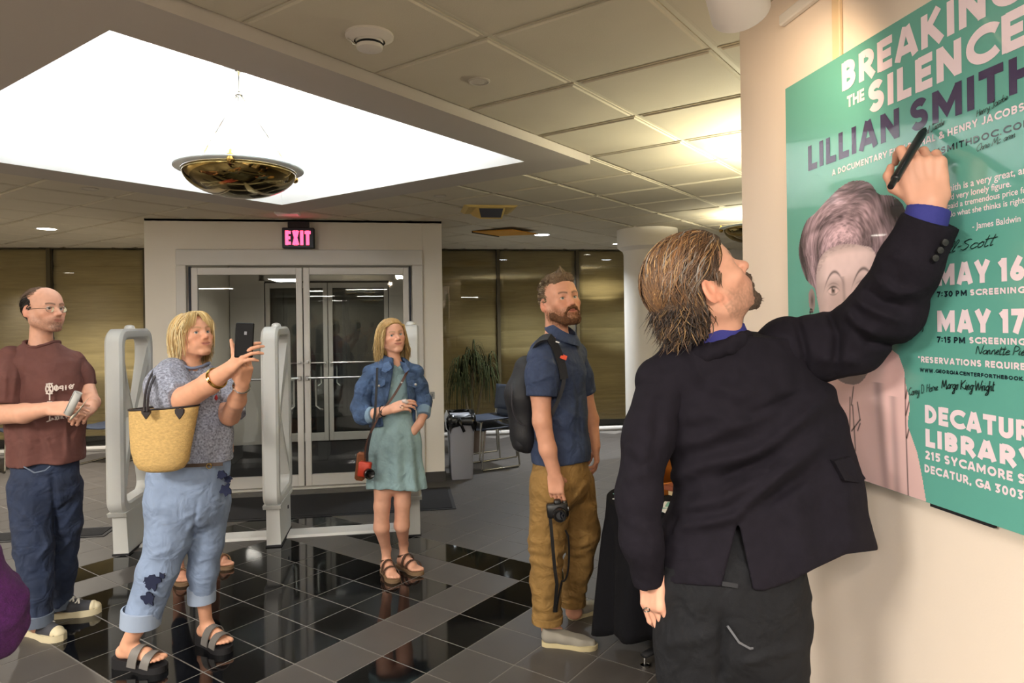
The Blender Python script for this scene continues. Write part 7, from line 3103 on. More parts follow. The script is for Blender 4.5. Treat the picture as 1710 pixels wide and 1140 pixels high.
# ------------------------------------------------------------------ the man signing the poster
def man_writer():
    p = Person('person', 1.68, (1220, 1560), 'bearded man in a black jacket reaching up to sign the green poster', 'person')
    J = p.J
    px = lambda r: r * p.d0 / F
    th, ps = math.radians(37), math.radians(6)
    Hf = head_frame((math.cos(th) * math.cos(ps), math.cos(th) * math.sin(ps), math.sin(th)), (-math.sin(th) * math.cos(ps), -.04 - math.sin(th) * math.sin(ps), math.cos(th)))
    sc = 1.05
    Ho = J(1169, 475, -.02)
    H2 = lambda v: Ho + Hf @ np.array(v, float) * sc
    s = Sdf()
    s.merge(head_sdf(smile=.0, jaw=1.06, nose=1.1, mouth_open=.002).xform(Hf, Ho, sc))
    nb = J(1188, 566, .02)
    s.cone(H2((0, -.030, -.055)), nb, .060, .066, k=.025)
    s.cone(H2((.03, .012, -.075)), J(1212, 556, -.02), .030, .034, k=.03)
    s.cone(nb, J(1225, 680, .03), .066, .085, k=.03, sq=((0, 1, 0), .75))
    s.cone(J(1225, 680, .03), J(1225, 960, .02), .085, .085, k=.03, sq=((0, 1, 0), .7))
    # right arm and writing hand
    wr = J(1551, 338, -.205)
    arm = [J(1320, 582, .03), J(1425, 566, -.04), J(1482, 514, -.12), J(1523, 430, -.18), wr]
    s.chain(arm, [.04, .04, .036, .034, .0285], k=.01)
    hx = unit(J(1541, 262, -.200) - wr)
    hR = frame(hx, (-.30, -.95, .05))
    wh = Sdf()
    wh.rbox((.046, 0, 0), (.048, .042, .0150), .013, k=.012)
    wh.cone((-.03, 0, 0), (.022, 0, 0), .0275, .0260, k=.02, sq=((0, 0, 1), .78))
    wh.cone((.016, .016, -.006), (.050, .034, -.010), .020, .015, k=.015)
    for f, (yy, x0, a0, a1, a2, L) in enumerate(((.031, .088, .55, 1.15, .55, (.046, .027, .022)), (.0105, .092, .75, 1.30, .70, (.050, .030, .023)), (-.0105, .089, .85, 1.35, .75, (.046, .028, .022)), (-.0300, .082, .85, 1.30, .75, (.037, .022, .020)))):
        q = np.array([x0, yy, .001])
        wh.cone(q - np.array([.035, 0, 0]), q, .0098, .0112, k=.009)
        ang = 0
        rr_ = (.0108, .0098, .0090, .0075)
        sp = .05 * (1.5 - f)
        for i, (da, l) in enumerate(zip((a0, a1, a2), L)):
            ang += da
            q2 = q + np.array([math.cos(ang) * math.cos(sp), math.sin(sp), -math.sin(ang)]) * l
            wh.cone(q, q2, rr_[i], rr_[i + 1], k=.004)
            q = q2
    q = np.array([.020, .030, -.010])
    for dv, l, r0, r1 in (((.66, .62, -.40), .042, .0145, .0120), ((.88, .12, -.46), .034, .0118, .0102), ((.80, -.35, -.48), .027, .0102, .0080)):
        q2 = q + unit(dv) * l
        wh.cone(q, q2, r0, r1, k=.007)
        q = q2
    for k in range(4):        # tendons and knuckles on the back of the hand
        yy = (.031, .0105, -.0105, -.030)[k]
        wh.cone((.035, yy * .55, .0125), (.086, yy, .0085), .0028, .0040, k=.006)
        wh.ell((.089 - .003 * abs(k - 1), yy, .0085), (.010, .0085, .0060), k=.008)
    wh.xform(hR, wr, 1.0)
    s.merge(wh)
    # left arm and hand
    wl = J(1092, 950, .0)
    s.chain([J(1112, 650, .02), J(1072, 830, -.01), wl], [.035, .034, .027], k=.02)
    hR2 = frame(unit(J(1090, 1030, -.02) - wl), (-.85, -.45, .1))
    s.merge(hand_sdf((.45, .5, .55, .6), .02, (.35, .5), 1.02, side=-1, thumb_out=.35).xform(hR2, wl))
    # legs
    s.chain([J(1165, 1040, .02), J(1150, 1290, .02), J(1150, 1570, .0)], [.06, .055, .04], k=.02)
    s.chain([J(1275, 1040, .02), J(1285, 1290, .02), J(1290, 1570, .0)], [.075, .055, .04], k=.02)
    fine = [boxaround([Ho, H2((0, 0, .13)), H2((0, .12, -.12)), nb], (.12, .13, .03)) + (.0024,),
            boxaround([wr, J(1560, 372, -.20), J(1535, 210, -.17)], (.10, .11, .03)) + (.0021,),
            boxaround([wl, J(1090, 1050, -.02)], (.08, .10, .05)) + (.0030,)]
    skin = skin_rgb('#d7a189')
    build_body(p, s, fine, coarse=.016, colf=body_colour(Hf, Ho, sc, skin, skin_rgb('#b9695c'), beard=(.48, .75, .92), beard_col=lin('#5e4a3c'), brow=lin('#6a5240'), blush=.14, smile=.0))
    eyes(p, Hf, Ho, sc, (.10, .12, .14), (0, 1, .25))
    # goatee and moustache
    bs = Sdf()
    for e in (-1, 1):
        bs.chain([(0, .1000, -.0470), (e * .018, .0955, -.0515), (e * .030, .084, -.068), (e * .026, .078, -.090)], [.0050, .0055, .0062, .009], k=.01)
        bs.chain([(e * .046, .020, -.092), (e * .022, .066, -.106)], [.007, .013], k=.02)
    bs.ell((0, .0800, -.105), (.023, .020, .020), k=.02)
    bs.xform(Hf, Ho, sc)
    bo = garment(p, 'beard', bs, mat('beard_grey_brown', '#57463a', .8, var=.4, vscale=200, bump=.7, bscale=500), .0026, post=lambda P, d: d + .006 * vnoise(P, 300) + .003 * vnoise(P, 130))
    rr = np.random.RandomState(77)
    paths = []
    for k in range(420):
        e = 1 if rr.rand() < .5 else -1
        if rr.rand() < .30:
            t_ = rr.rand()
            b0 = np.array([e * .028 * t_, .1045 - .014 * t_, -.046 - .018 * t_])
            dv = np.array([e * .4, .15, -1])
            L_ = .010
        else:
            t_ = rr.rand()
            b0 = np.array([e * .036 * t_, .094 - .040 * t_ ** 1.5, -.096 - .018 * rr.rand() + .012 * t_])
            dv = np.array([e * .2, .35, -1])
            L_ = .013
        paths.append(b0 + np.linspace(0, 1, 4)[:, None] * unit(dv + .35 * rr.randn(3)) * L_ * (.6 + .7 * rr.rand()))
    hair_obj(p, 'whiskers', Hf, Ho, sc, paths, .0009, col_var('#6b5646', 420, 5, .3, (('#b09a86', .35), ('#3c2e26', .2))), mat('hair_strands'), n=3, parent=bo)

    # ---- collar-length wavy hair
    hs = Sdf()
    hs.ell((0, -.022, .034), (.0835, .103, .0935), k=.02)
    hs.ell((0, -.068, -.030), (.066, .050, .070), k=.05)
    hs.ell((0, .022, .052), (.0715, .0745, .0665), k=.02)
    hs.xform(Hf, Ho, sc)
    def hl(y):
        return np.interp(y, [-.2, -.052, -.040, -.020, -.004, .010, .022, .045, .070, .1], [-.4, -.4, -.03, .018, .004, -.012, .008, .034, .052, .064])
    def hpost(P, d):
        L = ((P - Ho.astype(np.float32)) @ Hf.astype(np.float32)) / sc
        x, y, z = L.T
        return np.maximum(d, (hl(y) - z) * .7) + .006 * vnoise(P, 60) + .004 * vnoise(P, 180)
    base = garment(p, 'hair_base', hs, mat('hair_base_brown', '#4a3a2e', .8, var=.3, vscale=90, bump=.6, bscale=250), .004, post=hpost)
    gd = Hf.T @ np.array([0, 0, -1.0])
    n = 2300
    roots = on_skull(n, lambda P: P[:, 2] > hl(P[:, 1]) + .006, 51, 1.06)
    blob = [(np.array([0, -.068, -.030]), np.array([.068, .052, .072])), (np.array([0, .022, .052]), np.array([.072, .075, .067]))]
    paths, cols, wd = [], [], []
    c_top, c_mid, c_low, c_hi, c_gr = [np.array(lin(c)) for c in ('#86613f', '#6a503c', '#2e2521', '#b08c60', '#8d857d')]
    for q in roots:
        front = q[1] > .03
        sgn = 1 if q[0] > .0 else -1
        def flow(a_, t, q=q, sgn=sgn):
            if q[2] > .07:
                return np.array([sgn * .35, -.9, .05 - .5 * t])
            if q[1] > -.01:
                return np.array([0, -.85, -.30 - .3 * t])
            return np.array([0, -.35, -.9])
        L_ = .085 + .055 * rr.rand() - (.03 if (q[1] > -.02 and q[2] < .03) else 0)
        pth = grow_lock(q, flow, L_, 8, .010 + .008 * rr.rand(), .22, rr, .34, gd, blob, 1.20)
        if ((np.abs(pth[:, 0]) > .068) & (pth[:, 1] > -.036) & (pth[:, 1] < .004) & (pth[:, 2] < .022)).any():
            continue
        paths.append(pth)
        h_ = np.clip((q[2] + .03) / .13, 0, 1)
        c = c_low * (1 - h_) + (c_top if rr.rand() < .45 else c_mid) * h_  # height tint also paints the lit top and darker lower hair
        u = rr.rand()
        if u < .13:
            c = c_hi * (.5 + .5 * h_)
        elif u < .30 and q[1] > -.05:
            c = c_gr * (.55 + .35 * h_)
        cols.append(c * (1 + .2 * rr.randn()))
        wd.append(.0011 + .0016 * rr.rand() ** 2)
    # nape, back and sideburns
    bc_, br_ = np.array([0, -.066, -.030]), np.array([.070, .054, .074])
    for k in range(1300):
        v = unit(rr.randn(3))
        v[1] = -abs(v[1]) if rr.rand() < .8 else v[1]
        q = bc_ + v * br_ * 1.06
        if q[1] > -.030 or q[2] > .045 or q[2] < -.062:
            continue
        dn = unit(np.array([.25 * rr.randn(), -.35 - .3 * rr.rand(), -.6]) + gd * .5)
        L_ = .022 + .022 * rr.rand()
        w_ = unit(np.cross(dn, v)) * (.008 * rr.randn())
        paths.append(bez(q, q + dn * L_ * .35 + v * .009, q + dn * L_ * .7 + v * .013 + w_, q + dn * L_ + v * .006 + w_ * 2 + np.array([0, .012 * rr.randn(), 0]), 7))
        u = rr.rand()
        cols.append((c_low * 1.15 if u < .62 else c_mid * .8 if u < .85 else c_hi * .55) * (1 + .25 * rr.randn()))
        wd.append(.0011 + .0012 * rr.rand())
    for k in range(110):
        e = 1 if rr.rand() < .7 else -1
        q = np.array([e * .076, .012 + .018 * rr.rand(), .002 + .050 * rr.rand()])
        q[0] = e * (.0765 - .30 * max(0, q[1] - .012))
        paths.append(q + np.linspace(0, 1, 5)[:, None] * (unit(np.array([e * .10, -.55 + .2 * rr.randn(), -.6 + .2 * rr.randn()])) * (.016 + .012 * rr.rand())) + np.array([e * .003, 0, 0]))
        cols.append((c_gr * .7 if rr.rand() < .25 else c_mid) * (1 + .2 * rr.randn()))
        wd.append(.0010 + .0008 * rr.rand())
    hair_obj(p, 'hair', Hf, Ho, sc, paths, np.array(wd), np.clip(np.array(cols), .004, 1), mat('hair_fine', '#ffffff', .5, attr=True), n=3, flat=.7, taper=(.8, 1.0, .15), parent=base)

    # ---- blue shirt showing at neck and cuff
    M_bs = mat('blue_shirt', '#2a2d7c', .8, bump=.2, bscale=700)
    cs = Sdf()
    cs.cone(J(1192, 552, .01), J(1196, 575, .01), .074, .085, k=.02)
    cn, cdv = J(1193, 538, .01).astype(np.float32), unit(np.array([.0, -.12, 1])).astype(np.float32)
    garment(p, 'shirt_collar', cs, M_bs, .004, post=lambda P, d: np.maximum(np.maximum(d, (P - cn) @ cdv), -(d + .012)))
    cf = [J(1541, 385, -.205), J(1551, 348, -.208)]
    sleeve(p, cf, [.045, .0415], M_bs, .003, .002, 30, None, 'shirt_cuff')

    # ---- jacket
    M_jk = mat('black_wool', '#19161e', .9, var=.12, vscale=40, bump=.25, bscale=900, spec=.16, wrinkle=.35, wscale=7)
    sq = ((.12, 1, 0), .56)
    t = Sdf()
    t.cone(J(1105, 640, .02), J(1205, 592, .02), .068, .078, k=.06)
    t.cone(J(1205, 592, .02), J(1320, 578, .04), .078, .072, k=.06)
    t.chain([J(1206, 620, .02), J(1232, 680, .02), J(1266, 745, .02), J(1281, 830, .02), J(1279, 940, .02), J(1277, 1010, .02)], [px(108), px(132), px(145), px(157), px(175), px(184)], k=.015, sq=sq)
    t.chain([J(1232, 850, .01), J(1222, 930, .01), J(1220, 1015, .01)], [px(105), px(120), px(129)], k=.02, sq=((0, 1, 0), .80))
    t.cone(J(1180, 585, .03), J(1230, 575, .03), .075, .07, k=.05)
    hemx = [J(x, 0)[0] for x in (1040, 1090, 1188, 1216, 1245, 1262, 1310, 1347, 1400, 1465, 1500)]
    hemz = [J(0, y)[2] for y in (986, 988, 996, 996, 1002, 1004, 988, 968, 944, 937, 935)]
    vx, vz = J(1221, 868)[0], J(1221, 868)[2]
    n0 = J(1196, 548, .015)
    nd = unit(np.array([.10, -.10, 1])).astype(np.float32)
    L = lambda *q: [J(*x) for x in q]
    fl_ = [(L((1110, 800, -.15), (1180, 775, -.19), (1260, 760, -.22), (1340, 700, -.20), (1400, 640, -.1)), .020, 0.0225),
           (L((1120, 850, -.15), (1200, 835, -.2), (1290, 790, -.24), (1370, 720, -.2)), .018, 0.0195),
           (L((1130, 880, -.18), (1195, 870, -.22), (1225, 862, -.24), (1300, 800, -.25), (1380, 735, -.2)), .014, 0.0240),
           (L((1130, 700, -.15), (1180, 690, -.17), (1230, 700, -.18)), .022, 0.0180),
           (L((1120, 740, -.15), (1170, 735, -.18), (1250, 700, -.18), (1320, 650, -.15)), .020, 0.0180),
           (L((1180, 640, -.12), (1240, 660, -.15), (1300, 640, -.14)), .022, 0.0150),
           (L((1235, 700, -.2), (1330, 660, -.16)), .012, -0.0180), (L((1200, 800, -.2), (1300, 755, -.22)), .012, -0.0195),
           (L((1215, 860, -.24), (1290, 830, -.26), (1350, 790, -.26)), .016, -0.0150),
           (L((1320, 800, -.25), (1350, 960, -.26)), .03, 0.0150), (L((1400, 760, -.2), (1430, 930, -.18)), .03, 0.0150),
           (L((1130, 560, -.05), (1160, 600, -.08), (1175, 640, -.1)), .018, 0.0120)]
    def jpost(P, d):
        dep = np.maximum(P[:, 1], .3)
        x = P[:, 0] / dep * np.float32(p.d0)
        z = np.float32(CAMH) + (P[:, 2] - np.float32(CAMH)) / dep * np.float32(p.d0)
        low = np.clip((J(0, 820)[2] - z) / .25, 0, 1)
        d = d + .012 * vnoise(P, 9) + .004 * vnoise(P, 26)
        d = folds(P, d, fl_)
        dshell = d
        hem = np.interp(x, hemx, hemz)
        d = np.maximum(d, hem - z)
        w = np.clip((vz - z) / (vz - J(0, 1000)[2]), 0, 1.3)
        lft, rgt = J(1221, 0)[0] - w * px(30), J(1221, 0)[0] + w * px(23)
        gap = np.maximum(np.maximum(lft - x, x - rgt), P[:, 1] - p.d0)
        d = np.where(z < vz, np.maximum(d, -gap), d)
        d = np.where(z < J(0, 800)[2], np.maximum(d, -(dshell + .034)), d)
        e = np.sqrt((((P - n0.astype(np.float32)) - ((P - n0.astype(np.float32)) @ nd)[:, None] * nd) ** 2).sum(1)) - .083
        up = (P - n0.astype(np.float32)) @ nd
        d = np.maximum(d, -np.maximum(e, -up - .015))
        return np.maximum(d, (P - J(1195, 560, .015).astype(np.float32)) @ nd - .012)
    jk = garment(p, 'jacket', t, M_jk, .0050, post=jpost, smooth=1)
    # collar roll at the nape
    cr = Sdf()
    pts = []
    fr_ = frame((1, 0, .15), nd)
    for k in range(9):
        an = math.radians(170 + 150 * k / 8)
        pts.append(J(1190, 572, .015) + fr_ @ np.array([.088 * math.cos(an), .088 * math.sin(an), .012 * math.cos(an)]))
    cr.chain(pts, [.013] * 9, k=.01, sq=(nd, 1.5))
    garment(p, 'jacket_collar', cr, M_jk, .0045, parent=jk, post=lambda P, d: d + .003 * vnoise(P, 40))
    # sleeves
    sleeve(p, [J(1108, 640, .02), J(1084, 725, -.01), J(1066, 830, -.03), J(1071, 900, -.035), J(1085, 972, -.01)], [px(45), px(41), px(33.5), px(31.5), px(27)], M_jk, .005, .008, 14, jk,
           lines=[(L((1045, 740, -.06), (1085, 770, -.1)), .016, .009), (L((1040, 800, -.06), (1090, 790, -.1)), .014, .008), (L((1100, 660, -.08), (1095, 760, -.08)), .014, -.010), (L((1050, 870, -.08), (1095, 890, -.08)), .012, .006)])
    sleeve(p, [J(1316, 582, .04), J(1370, 580, .01), J(1425, 567, -.04), J(1480, 517, -.115), J(1518, 443, -.175), J(1554, 368, -.215)], [px(57), px(53), px(51), px(50), px(43), px(38)], M_jk, .0048, .008, 16, jk,
           lines=[(L((1385, 520, -.08), (1400, 560, -.1), (1395, 620, -.08)), .012, -0.0189), (L((1410, 515, -.08), (1430, 545, -.12), (1470, 560, -.12)), .012, 0.0175), (L((1420, 540, -.08), (1450, 570, -.12), (1500, 575, -.1)), .010, -0.0149),
                  (L((1425, 500, -.1), (1460, 520, -.13), (1510, 540, -.1)), .012, 0.0162), (L((1440, 480, -.1), (1475, 505, -.13), (1520, 515, -.1)), .010, -0.0135), (L((1455, 460, -.11), (1500, 490, -.13), (1535, 490, -.12)), .012, 0.0121),
                  (L((1330, 530, -.05), (1345, 590, -.08), (1340, 640, -.06)), .010, -0.0162), (L((1360, 600, -.08), (1440, 605, -.09)), .014, 0.0121), (L((1480, 420, -.13), (1530, 440, -.14)), .012, 0.0081)])
    # flared sleeve edge with its buttons
    for k in range(3):
        b = MB()
        b.lathe([(.001, 0), (.0075, .001), (.007, .004), (.001, .0045)], 12, J(1577 - 8 * k, 405 + 13 * k, -.262), rotm('X', PI / 2) )
        p.mb('cuff_button', b, mat('horn_button', '#0d0c0c', .5), True, jk)
    # pocket flap
    f0 = [J(*q) for q in ((1393, 770, -.120), (1421, 763, -.09), (1446, 799, -.06), (1436, 806, -.085), (1411, 802, -.135))]
    b = MB()
    nn = len(f0)
    b.add(f0 + [q + np.array([-.004, .05, 0]) for q in f0], [tuple(range(nn - 1, -1, -1)), tuple(range(nn, 2 * nn))] + [(i, (i + 1) % nn, nn + (i + 1) % nn, nn + i) for i in range(nn)])
    p.mb('pocket_flap', b, M_jk, False, jk)

    # ---- black jeans
    M_bj = mat('black_denim', '#18191d', .85, var=.3, vscale=9, bump=.3, bscale=700, spec=.25, wrinkle=.5, wscale=10)
    j = Sdf()
    j.cone(J(1222, 950), J(1222, 985), px(112), px(118), k=.04, sq=((0, 1, 0), .66))
    j.cone(J(1222, 985), J(1222, 1040), px(119), px(116), k=.04, sq=((0, 1, 0), .70))
    j.chain([J(1158, 1050, .0), J(1152, 1290, .02), J(1150, 1430, .02), J(1150, 1560, .0)], [px(64), px(53), px(46), px(42)], k=.03)
    j.chain([J(1284, 1050, .0), J(1287, 1290, .02), J(1290, 1430, .02), J(1292, 1560, .0)], [px(64), px(54), px(46), px(42)], k=.03)
    def bpost(P, d):
        d = d + .008 * vnoise(P * np.float32([.7, .7, 1]), 18) + .004 * vnoise(P, 45)
        d = folds(P, d, [(L((1210, 1010, -.12), (1206, 1090, -.1), (1203, 1140, -.08)), .012, -.016), (L((1230, 1110, -.15), (1330, 1085, -.12)), .012, .008), (L((1100, 1080, -.08), (1190, 1060, -.14)), .014, .007)])
        return np.maximum(d, .035 - P[:, 2])
    bj = garment(p, 'jeans', j, M_bj, .006, post=bpost)
    M_st = mat('grey_stitch', '#5e6066', .9)
    # waistband, yoke and pocket
    def back(x, y):
        u = (x - 1222) / 119.0
        return J(x, y, -px(119) * .70 * math.sqrt(max(.05, 1 - min(.95, u * u))) - .006)
    def band(pts, w, th, name, m):
        b = MB()
        strip_loop(b, [back(x, y) for x, y in pts], w, th, (0, -1, 0))
        return p.mb(name, b, m, False, bj)
    band([(1206, 974), (1220, 976), (1232, 978)], .010, .004, 'yoke_seam', mat('black_denim_seam', '#26272c', .85))
    band([(1311, 985), (1304, 1060), (1298, 1074)], .005, .004, 'pocket_edge', M_st)
    band([(1298, 1074), (1252, 1082), (1234, 1072), (1215, 1045)], .005, .004, 'pocket_hem', M_st)
    band([(1341, 975), (1338, 1040), (1336, 1140)], .006, .004, 'side_seam', M_st)
    b = MB()
    b.lathe([(.001, 0), (.006, .001), (.005, .003), (.001, .0035)], 10, back(1336, 984) + (0, -.004, 0), rotm('X', PI / 2))
    p.mb('rivet', b, mat('brass'), True, bj)
    # ---- shoes below the frame
    for x in (1150, 1292):
        c = J(x, 1560)
        h_, t_ = np.array([c[0] - .03, c[1] - .07]), np.array([c[0] + .09, c[1] + .19])
        root = empty('shoe', (0, 0, 0), 0, parent=p.root)
        shoe_sole(p, h_, t_, .105, .025, M_dark, root)
        v = t_ - h_
        Q = lambda f, z: np.array([*(h_ + v * f), z])
        u = Sdf()
        u.cone(Q(.16, .06), Q(.45, .06), .042, .042, k=.02)
        u.cone(Q(.45, .05), Q(.85, .035), .043, .03, k=.02)
        garment(p, 'upper', u, mat('black_shoe', '#151517', .5), .006, post=lambda P, d: np.maximum(d, .02 - P[:, 2]), parent=root)
    b = MB()
    b.tube([J(1080 + 5 * math.cos(t_), 1018 + 3 * math.sin(t_), -.075 + .008 * math.sin(t_)) for t_ in np.linspace(0, 2 * PI, 12, endpoint=False)], .0018, 5, closed=True)
    p.mb('ring', b, M_chrome, True)

    # ---- the marker pen
    pn = Person('marker_pen', 1.68, (1515, 262), 'black marker pen in the raised hand of the man at the poster', 'pen')
    tip = J(1546, 213, -.135)
    end = J(1487, 312, -.262)
    ax = unit(tip - end)
    Lp = np.linalg.norm(tip - end)
    Rp = frame((0, 0, 1), (1, 0, 0))
    Rp = np.stack([unit(np.cross(ax, (0, 1, .2))), unit(np.cross(ax, unit(np.cross(ax, (0, 1, .2))))), ax], 1)
    b = MB()
    b.lathe([(.001, .0), (.0062, .0), (.0066, .002), (.0066, .028), (.0088, .030), (.0092, .034), (.0092, Lp - .030), (.0080, Lp - .026)], 18, end, Rp)
    pn.mb('barrel', b, mat('marker_black', '#17161a', .3), True)
    b = MB()
    b.lathe([(.0080, Lp - .026), (.0050, Lp - .010), (.0022, Lp - .008), (.0012, Lp)], 14, end, Rp)
    pn.mb('nib', b, mat('nib_black', '#0b0b0c', .6), True)
    b = MB()
    for k in range(5):
        q = end + ax * (.045 + .011 * k) + np.array([-.35, -1, .1]) / 1.06 * .0094
        b.box(q, (.004, .0012, .007), Rp @ rotm('X', 0), col=None)
    pn.mb('lettering', b, mat('print_lilac', '#b7b3cf', .5), False)


man_writer()
# ------------------------------------------------------------------ security gates
M_gate = mat('gate_plastic', '#c4c5c3', .55, bump=.04, bscale=300)


def rr_loop(y0, y1, z0, z1, r, n=6):
    pts = []
    for cy, cz, a0 in ((y1 - r, z1 - r, 0), (y0 + r, z1 - r, 90), (y0 + r, z0 + r, 180), (y1 - r, z0 + r, 270)):
        for k in range(n + 1):
            a = math.radians(a0 + 90 * k / n)
            pts.append((cy + r * math.cos(a), cz + r * math.sin(a)))
    return pts


def gate_mesh():
    root = empty('security_gate', (0, 0, 0), 0)
    y0, y1, z0, z1 = -.31, .31, .30, 1.60
    out = rr_loop(y0, y1, z0, z1, .10)
    inn = rr_loop(y0 + .075, y1 - .075, z0 + .075, z1 - .075, .06)
    n = len(out)
    w = .058
    rings = []
    # cross-section: inner edge, bevels, outer edge
    for (t, x) in ((0, -.8), (.22, -1), (.78, -1), (1, -.72), (1, .72), (.78, 1), (.22, 1), (0, .8)):
        rings.append([(x * w, inn[k][0] + (out[k][0] - inn[k][0]) * t, inn[k][1] + (out[k][1] - inn[k][1]) * t) for k in range(n)])
    V = [p for r in rings for p in r]
    Fc = []
    m = len(rings)
    for i in range(m):
        j = (i + 1) % m
        for k in range(n):
            k2 = (k + 1) % n
            Fc.append((i * n + k, j * n + k, j * n + k2, i * n + k2))
    b = MB()
    b.add(V, Fc)
    autosmooth(b.build('loop_frame', M_gate, root), 30)
    # two crossing planks
    yi0, yi1 = y0 + .07, y1 - .07
    for s_, nm in ((1, 'cross_bar'), (-1, 'cross_bar')):
        b = MB()
        V = []
        for t in np.linspace(0, 1, 9):
            y = yi0 + (yi1 - yi0) * t
            z = (1.42 - .94 * t) if s_ > 0 else (.48 + .94 * t)
            wd = .050 * (1 - .45 * math.sin(PI * t))
            hh = .060 * (1 - .35 * math.sin(PI * t))
            off = .012 * s_
            V += [(-wd + off * 0, y, z - hh), (wd, y, z - hh), (wd * .8, y, z + hh), (-wd * .8, y, z + hh)]
        Fc = []
        for i in range(8):
            for k in range(4):
                k2 = (k + 1) % 4
                Fc.append((i * 4 + k, i * 4 + k2, i * 4 + 4 + k2, i * 4 + 4 + k))
        Fc += [(3, 2, 1, 0), (32, 33, 34, 35)]
        b.add(V, Fc)
        autosmooth(b.build(nm, M_gate, root), 30)
    b = MB()
    b.prism([(-.285, .315), (.285, .315), (.265, .285), (-.265, .285)], .125, 'x')
    b.build('collar', M_gate, root)
    b = MB()
    for (zz, ya, yb, xx) in ((0, 0, 0, 0),):
        V = []
        for z, a, c, x in ((.0, -.21, .25, .050), (.03, -.21, .25, .050), (.29, -.235, .26, .046)):
            V += [(-x, a, z), (x, a, z), (x, c, z), (-x, c, z)]
        b.add(V, [(3, 2, 1, 0), (8, 9, 10, 11)] + [(i * 4 + k, i * 4 + (k + 1) % 4, i * 4 + 4 + (k + 1) % 4, i * 4 + 4 + k) for i in range(2) for k in range(4)])
    b.build('pedestal', M_gate, root)
    b = MB()
    b.box((0, .02, .006), (.112, .48, .012))
    b.build('foot_pad', M_dark, root)
    b = MB()
    b.box((.051, .12, .20), (.006, .02, .025), bev=.001)
    b.build('keyhole', M_dark, root)
    b = MB()
    b.lathe([(.036, 0), (.036, .012), (.030, .026), (.014, .034), (.001, .035)], 20, (0, .0, 1.594))
    autosmooth(b.build('lamp_dome', mat('dome_white', '#c9cac8', .4), root))
    return root


g0 = gate_mesh()
for k, (x, y, lab) in enumerate(((-1.975, 5.44, 'grey security gate at left, behind the tote bag of the blonde woman'), (-.935, 5.42, 'grey security gate standing alone before the left entrance door'), (.075, 5.46, 'grey security gate hidden behind the woman in denim'))):
    g = g0 if k == 0 else copy_tree(g0)
    g.location = (x, y, 0)
    tag(g, lab, 'security gate', 'grey library security gates')
# the white threshold strips between the gates
for x0, x1, lab in ((-1.915, -.995, 'white floor strip between the left and middle security gates'), (-.875, .02, 'white floor strip between the middle and right security gates')):
    st = empty('floor_strip', ((x0 + x1) / 2, 5.50, 0), 0, lab, 'floor strip', 'white strips between the gates')
    b = MB()
    w = x1 - x0
    b.prism([(-.11, .0), (.11, .0), (.085, .014), (-.085, .014)], w, 'x')
    b.build('ramp', mat('strip_white', '#cfcecb', .4), st)
    b = MB()
    for k in range(3):
        b.lathe([(.006, .0), (.006, .0012), (.001, .0015)], 8, (-w / 2 + w * (k + .5) / 3, -.03, .014))
    b.build('screws', M_metal, st)

# ------------------------------------------------------------------ door mats
def floor_mat(x0, x1, y0, y1, lab):
    r = empty('door_mat', ((x0 + x1) / 2, (y0 + y1) / 2, 0), 0, lab, 'mat')
    w, l = x1 - x0, y1 - y0
    b = MB()
    b.box((0, 0, .005), (w - .06, l - .06, .010))
    b.build('pile', M_mat, r)
    b = MB()
    for c, s_ in (((0, -l / 2 + .015, .003), (w, .03, .006)), ((0, l / 2 - .015, .003), (w, .03, .006)), ((-w / 2 + .015, 0, .003), (.03, l - .06, .006)), ((w / 2 - .015, 0, .003), (.03, l - .06, .006))):
        b.box(c, s_)
    b.build('rubber_border', M_dark, r)


floor_mat(-1.85, .45, 5.93, 6.72, 'wide black mat on the floor before the double doors')
floor_mat(-3.3, -2.28, 5.72, 5.98, 'narrow black mat beside the left security gate')

# ------------------------------------------------------------------ light switch on the entrance wall
sw_ = empty('light_switch', (.305, YD - .004, .874), 0, 'small grey switch plate on the wall right of the doors', 'switch')
b = MB()
b.box((0, 0, 0), (.045, .008, .072), bev=.003)
b.build('plate', mat('switch_grey', '#8d8f90', .4), sw_)
b = MB()
b.box((0, -.006, 0), (.016, .008, .03), bev=.002)
b.build('toggle', mat('toggle_grey', '#6a6c70', .4), sw_)

# ------------------------------------------------------------------ waste bin with a black liner
tc = empty('trash_can', (.60, 7.20, 0), 0, 'tall grey plastic bin with a black liner beside the entrance wall', 'bin')
b = MB()
V, Fc = [], []
lv = ((.0, .105, .17, .02), (.02, .11, .18, .02), (.55, .128, .22, .03), (.60, .130, .225, .04), (.64, .12, .215, .05))
def rrect(hx, hy, r, n=4):
    P = []
    for cx, cy, a0 in ((hx - r, hy - r, 0), (-hx + r, hy - r, 90), (-hx + r, -hy + r, 180), (hx - r, -hy + r, 270)):
        for k in range(n + 1):
            a = math.radians(a0 + 90 * k / n)
            P.append((cx + r * math.cos(a), cy + r * math.sin(a)))
    return P
for z, hx, hy, r in lv:
    V += [(x, y, z) for x, y in rrect(hx, hy, r)]
nn = 20
Fc = [tuple(range(nn - 1, -1, -1)), tuple(range(nn * 4, nn * 5))] + [(i * nn + k, i * nn + (k + 1) % nn, (i + 1) * nn + (k + 1) % nn, (i + 1) * nn + k) for i in range(4) for k in range(nn)]
b.add(V, Fc)
autosmooth(b.build('bin', mat('bin_grey', '#9a9ca6', .55, bump=.05, bscale=200), tc))
b = MB()
rr = np.random.RandomState(2)
V = []
for i, (z, g) in enumerate(((.53, .012), (.58, .018), (.63, .016), (.665, .006), (.66, -.02))):
    for k, (x, y) in enumerate(rrect(.130 + g, .225 + g, .05, 6)):
        f = 1 + .05 * rr.randn()
        V.append((x * f, y * f, z + (.04 * rr.randn() - (.0 if i else .02) if i == 0 else .008 * rr.randn())))
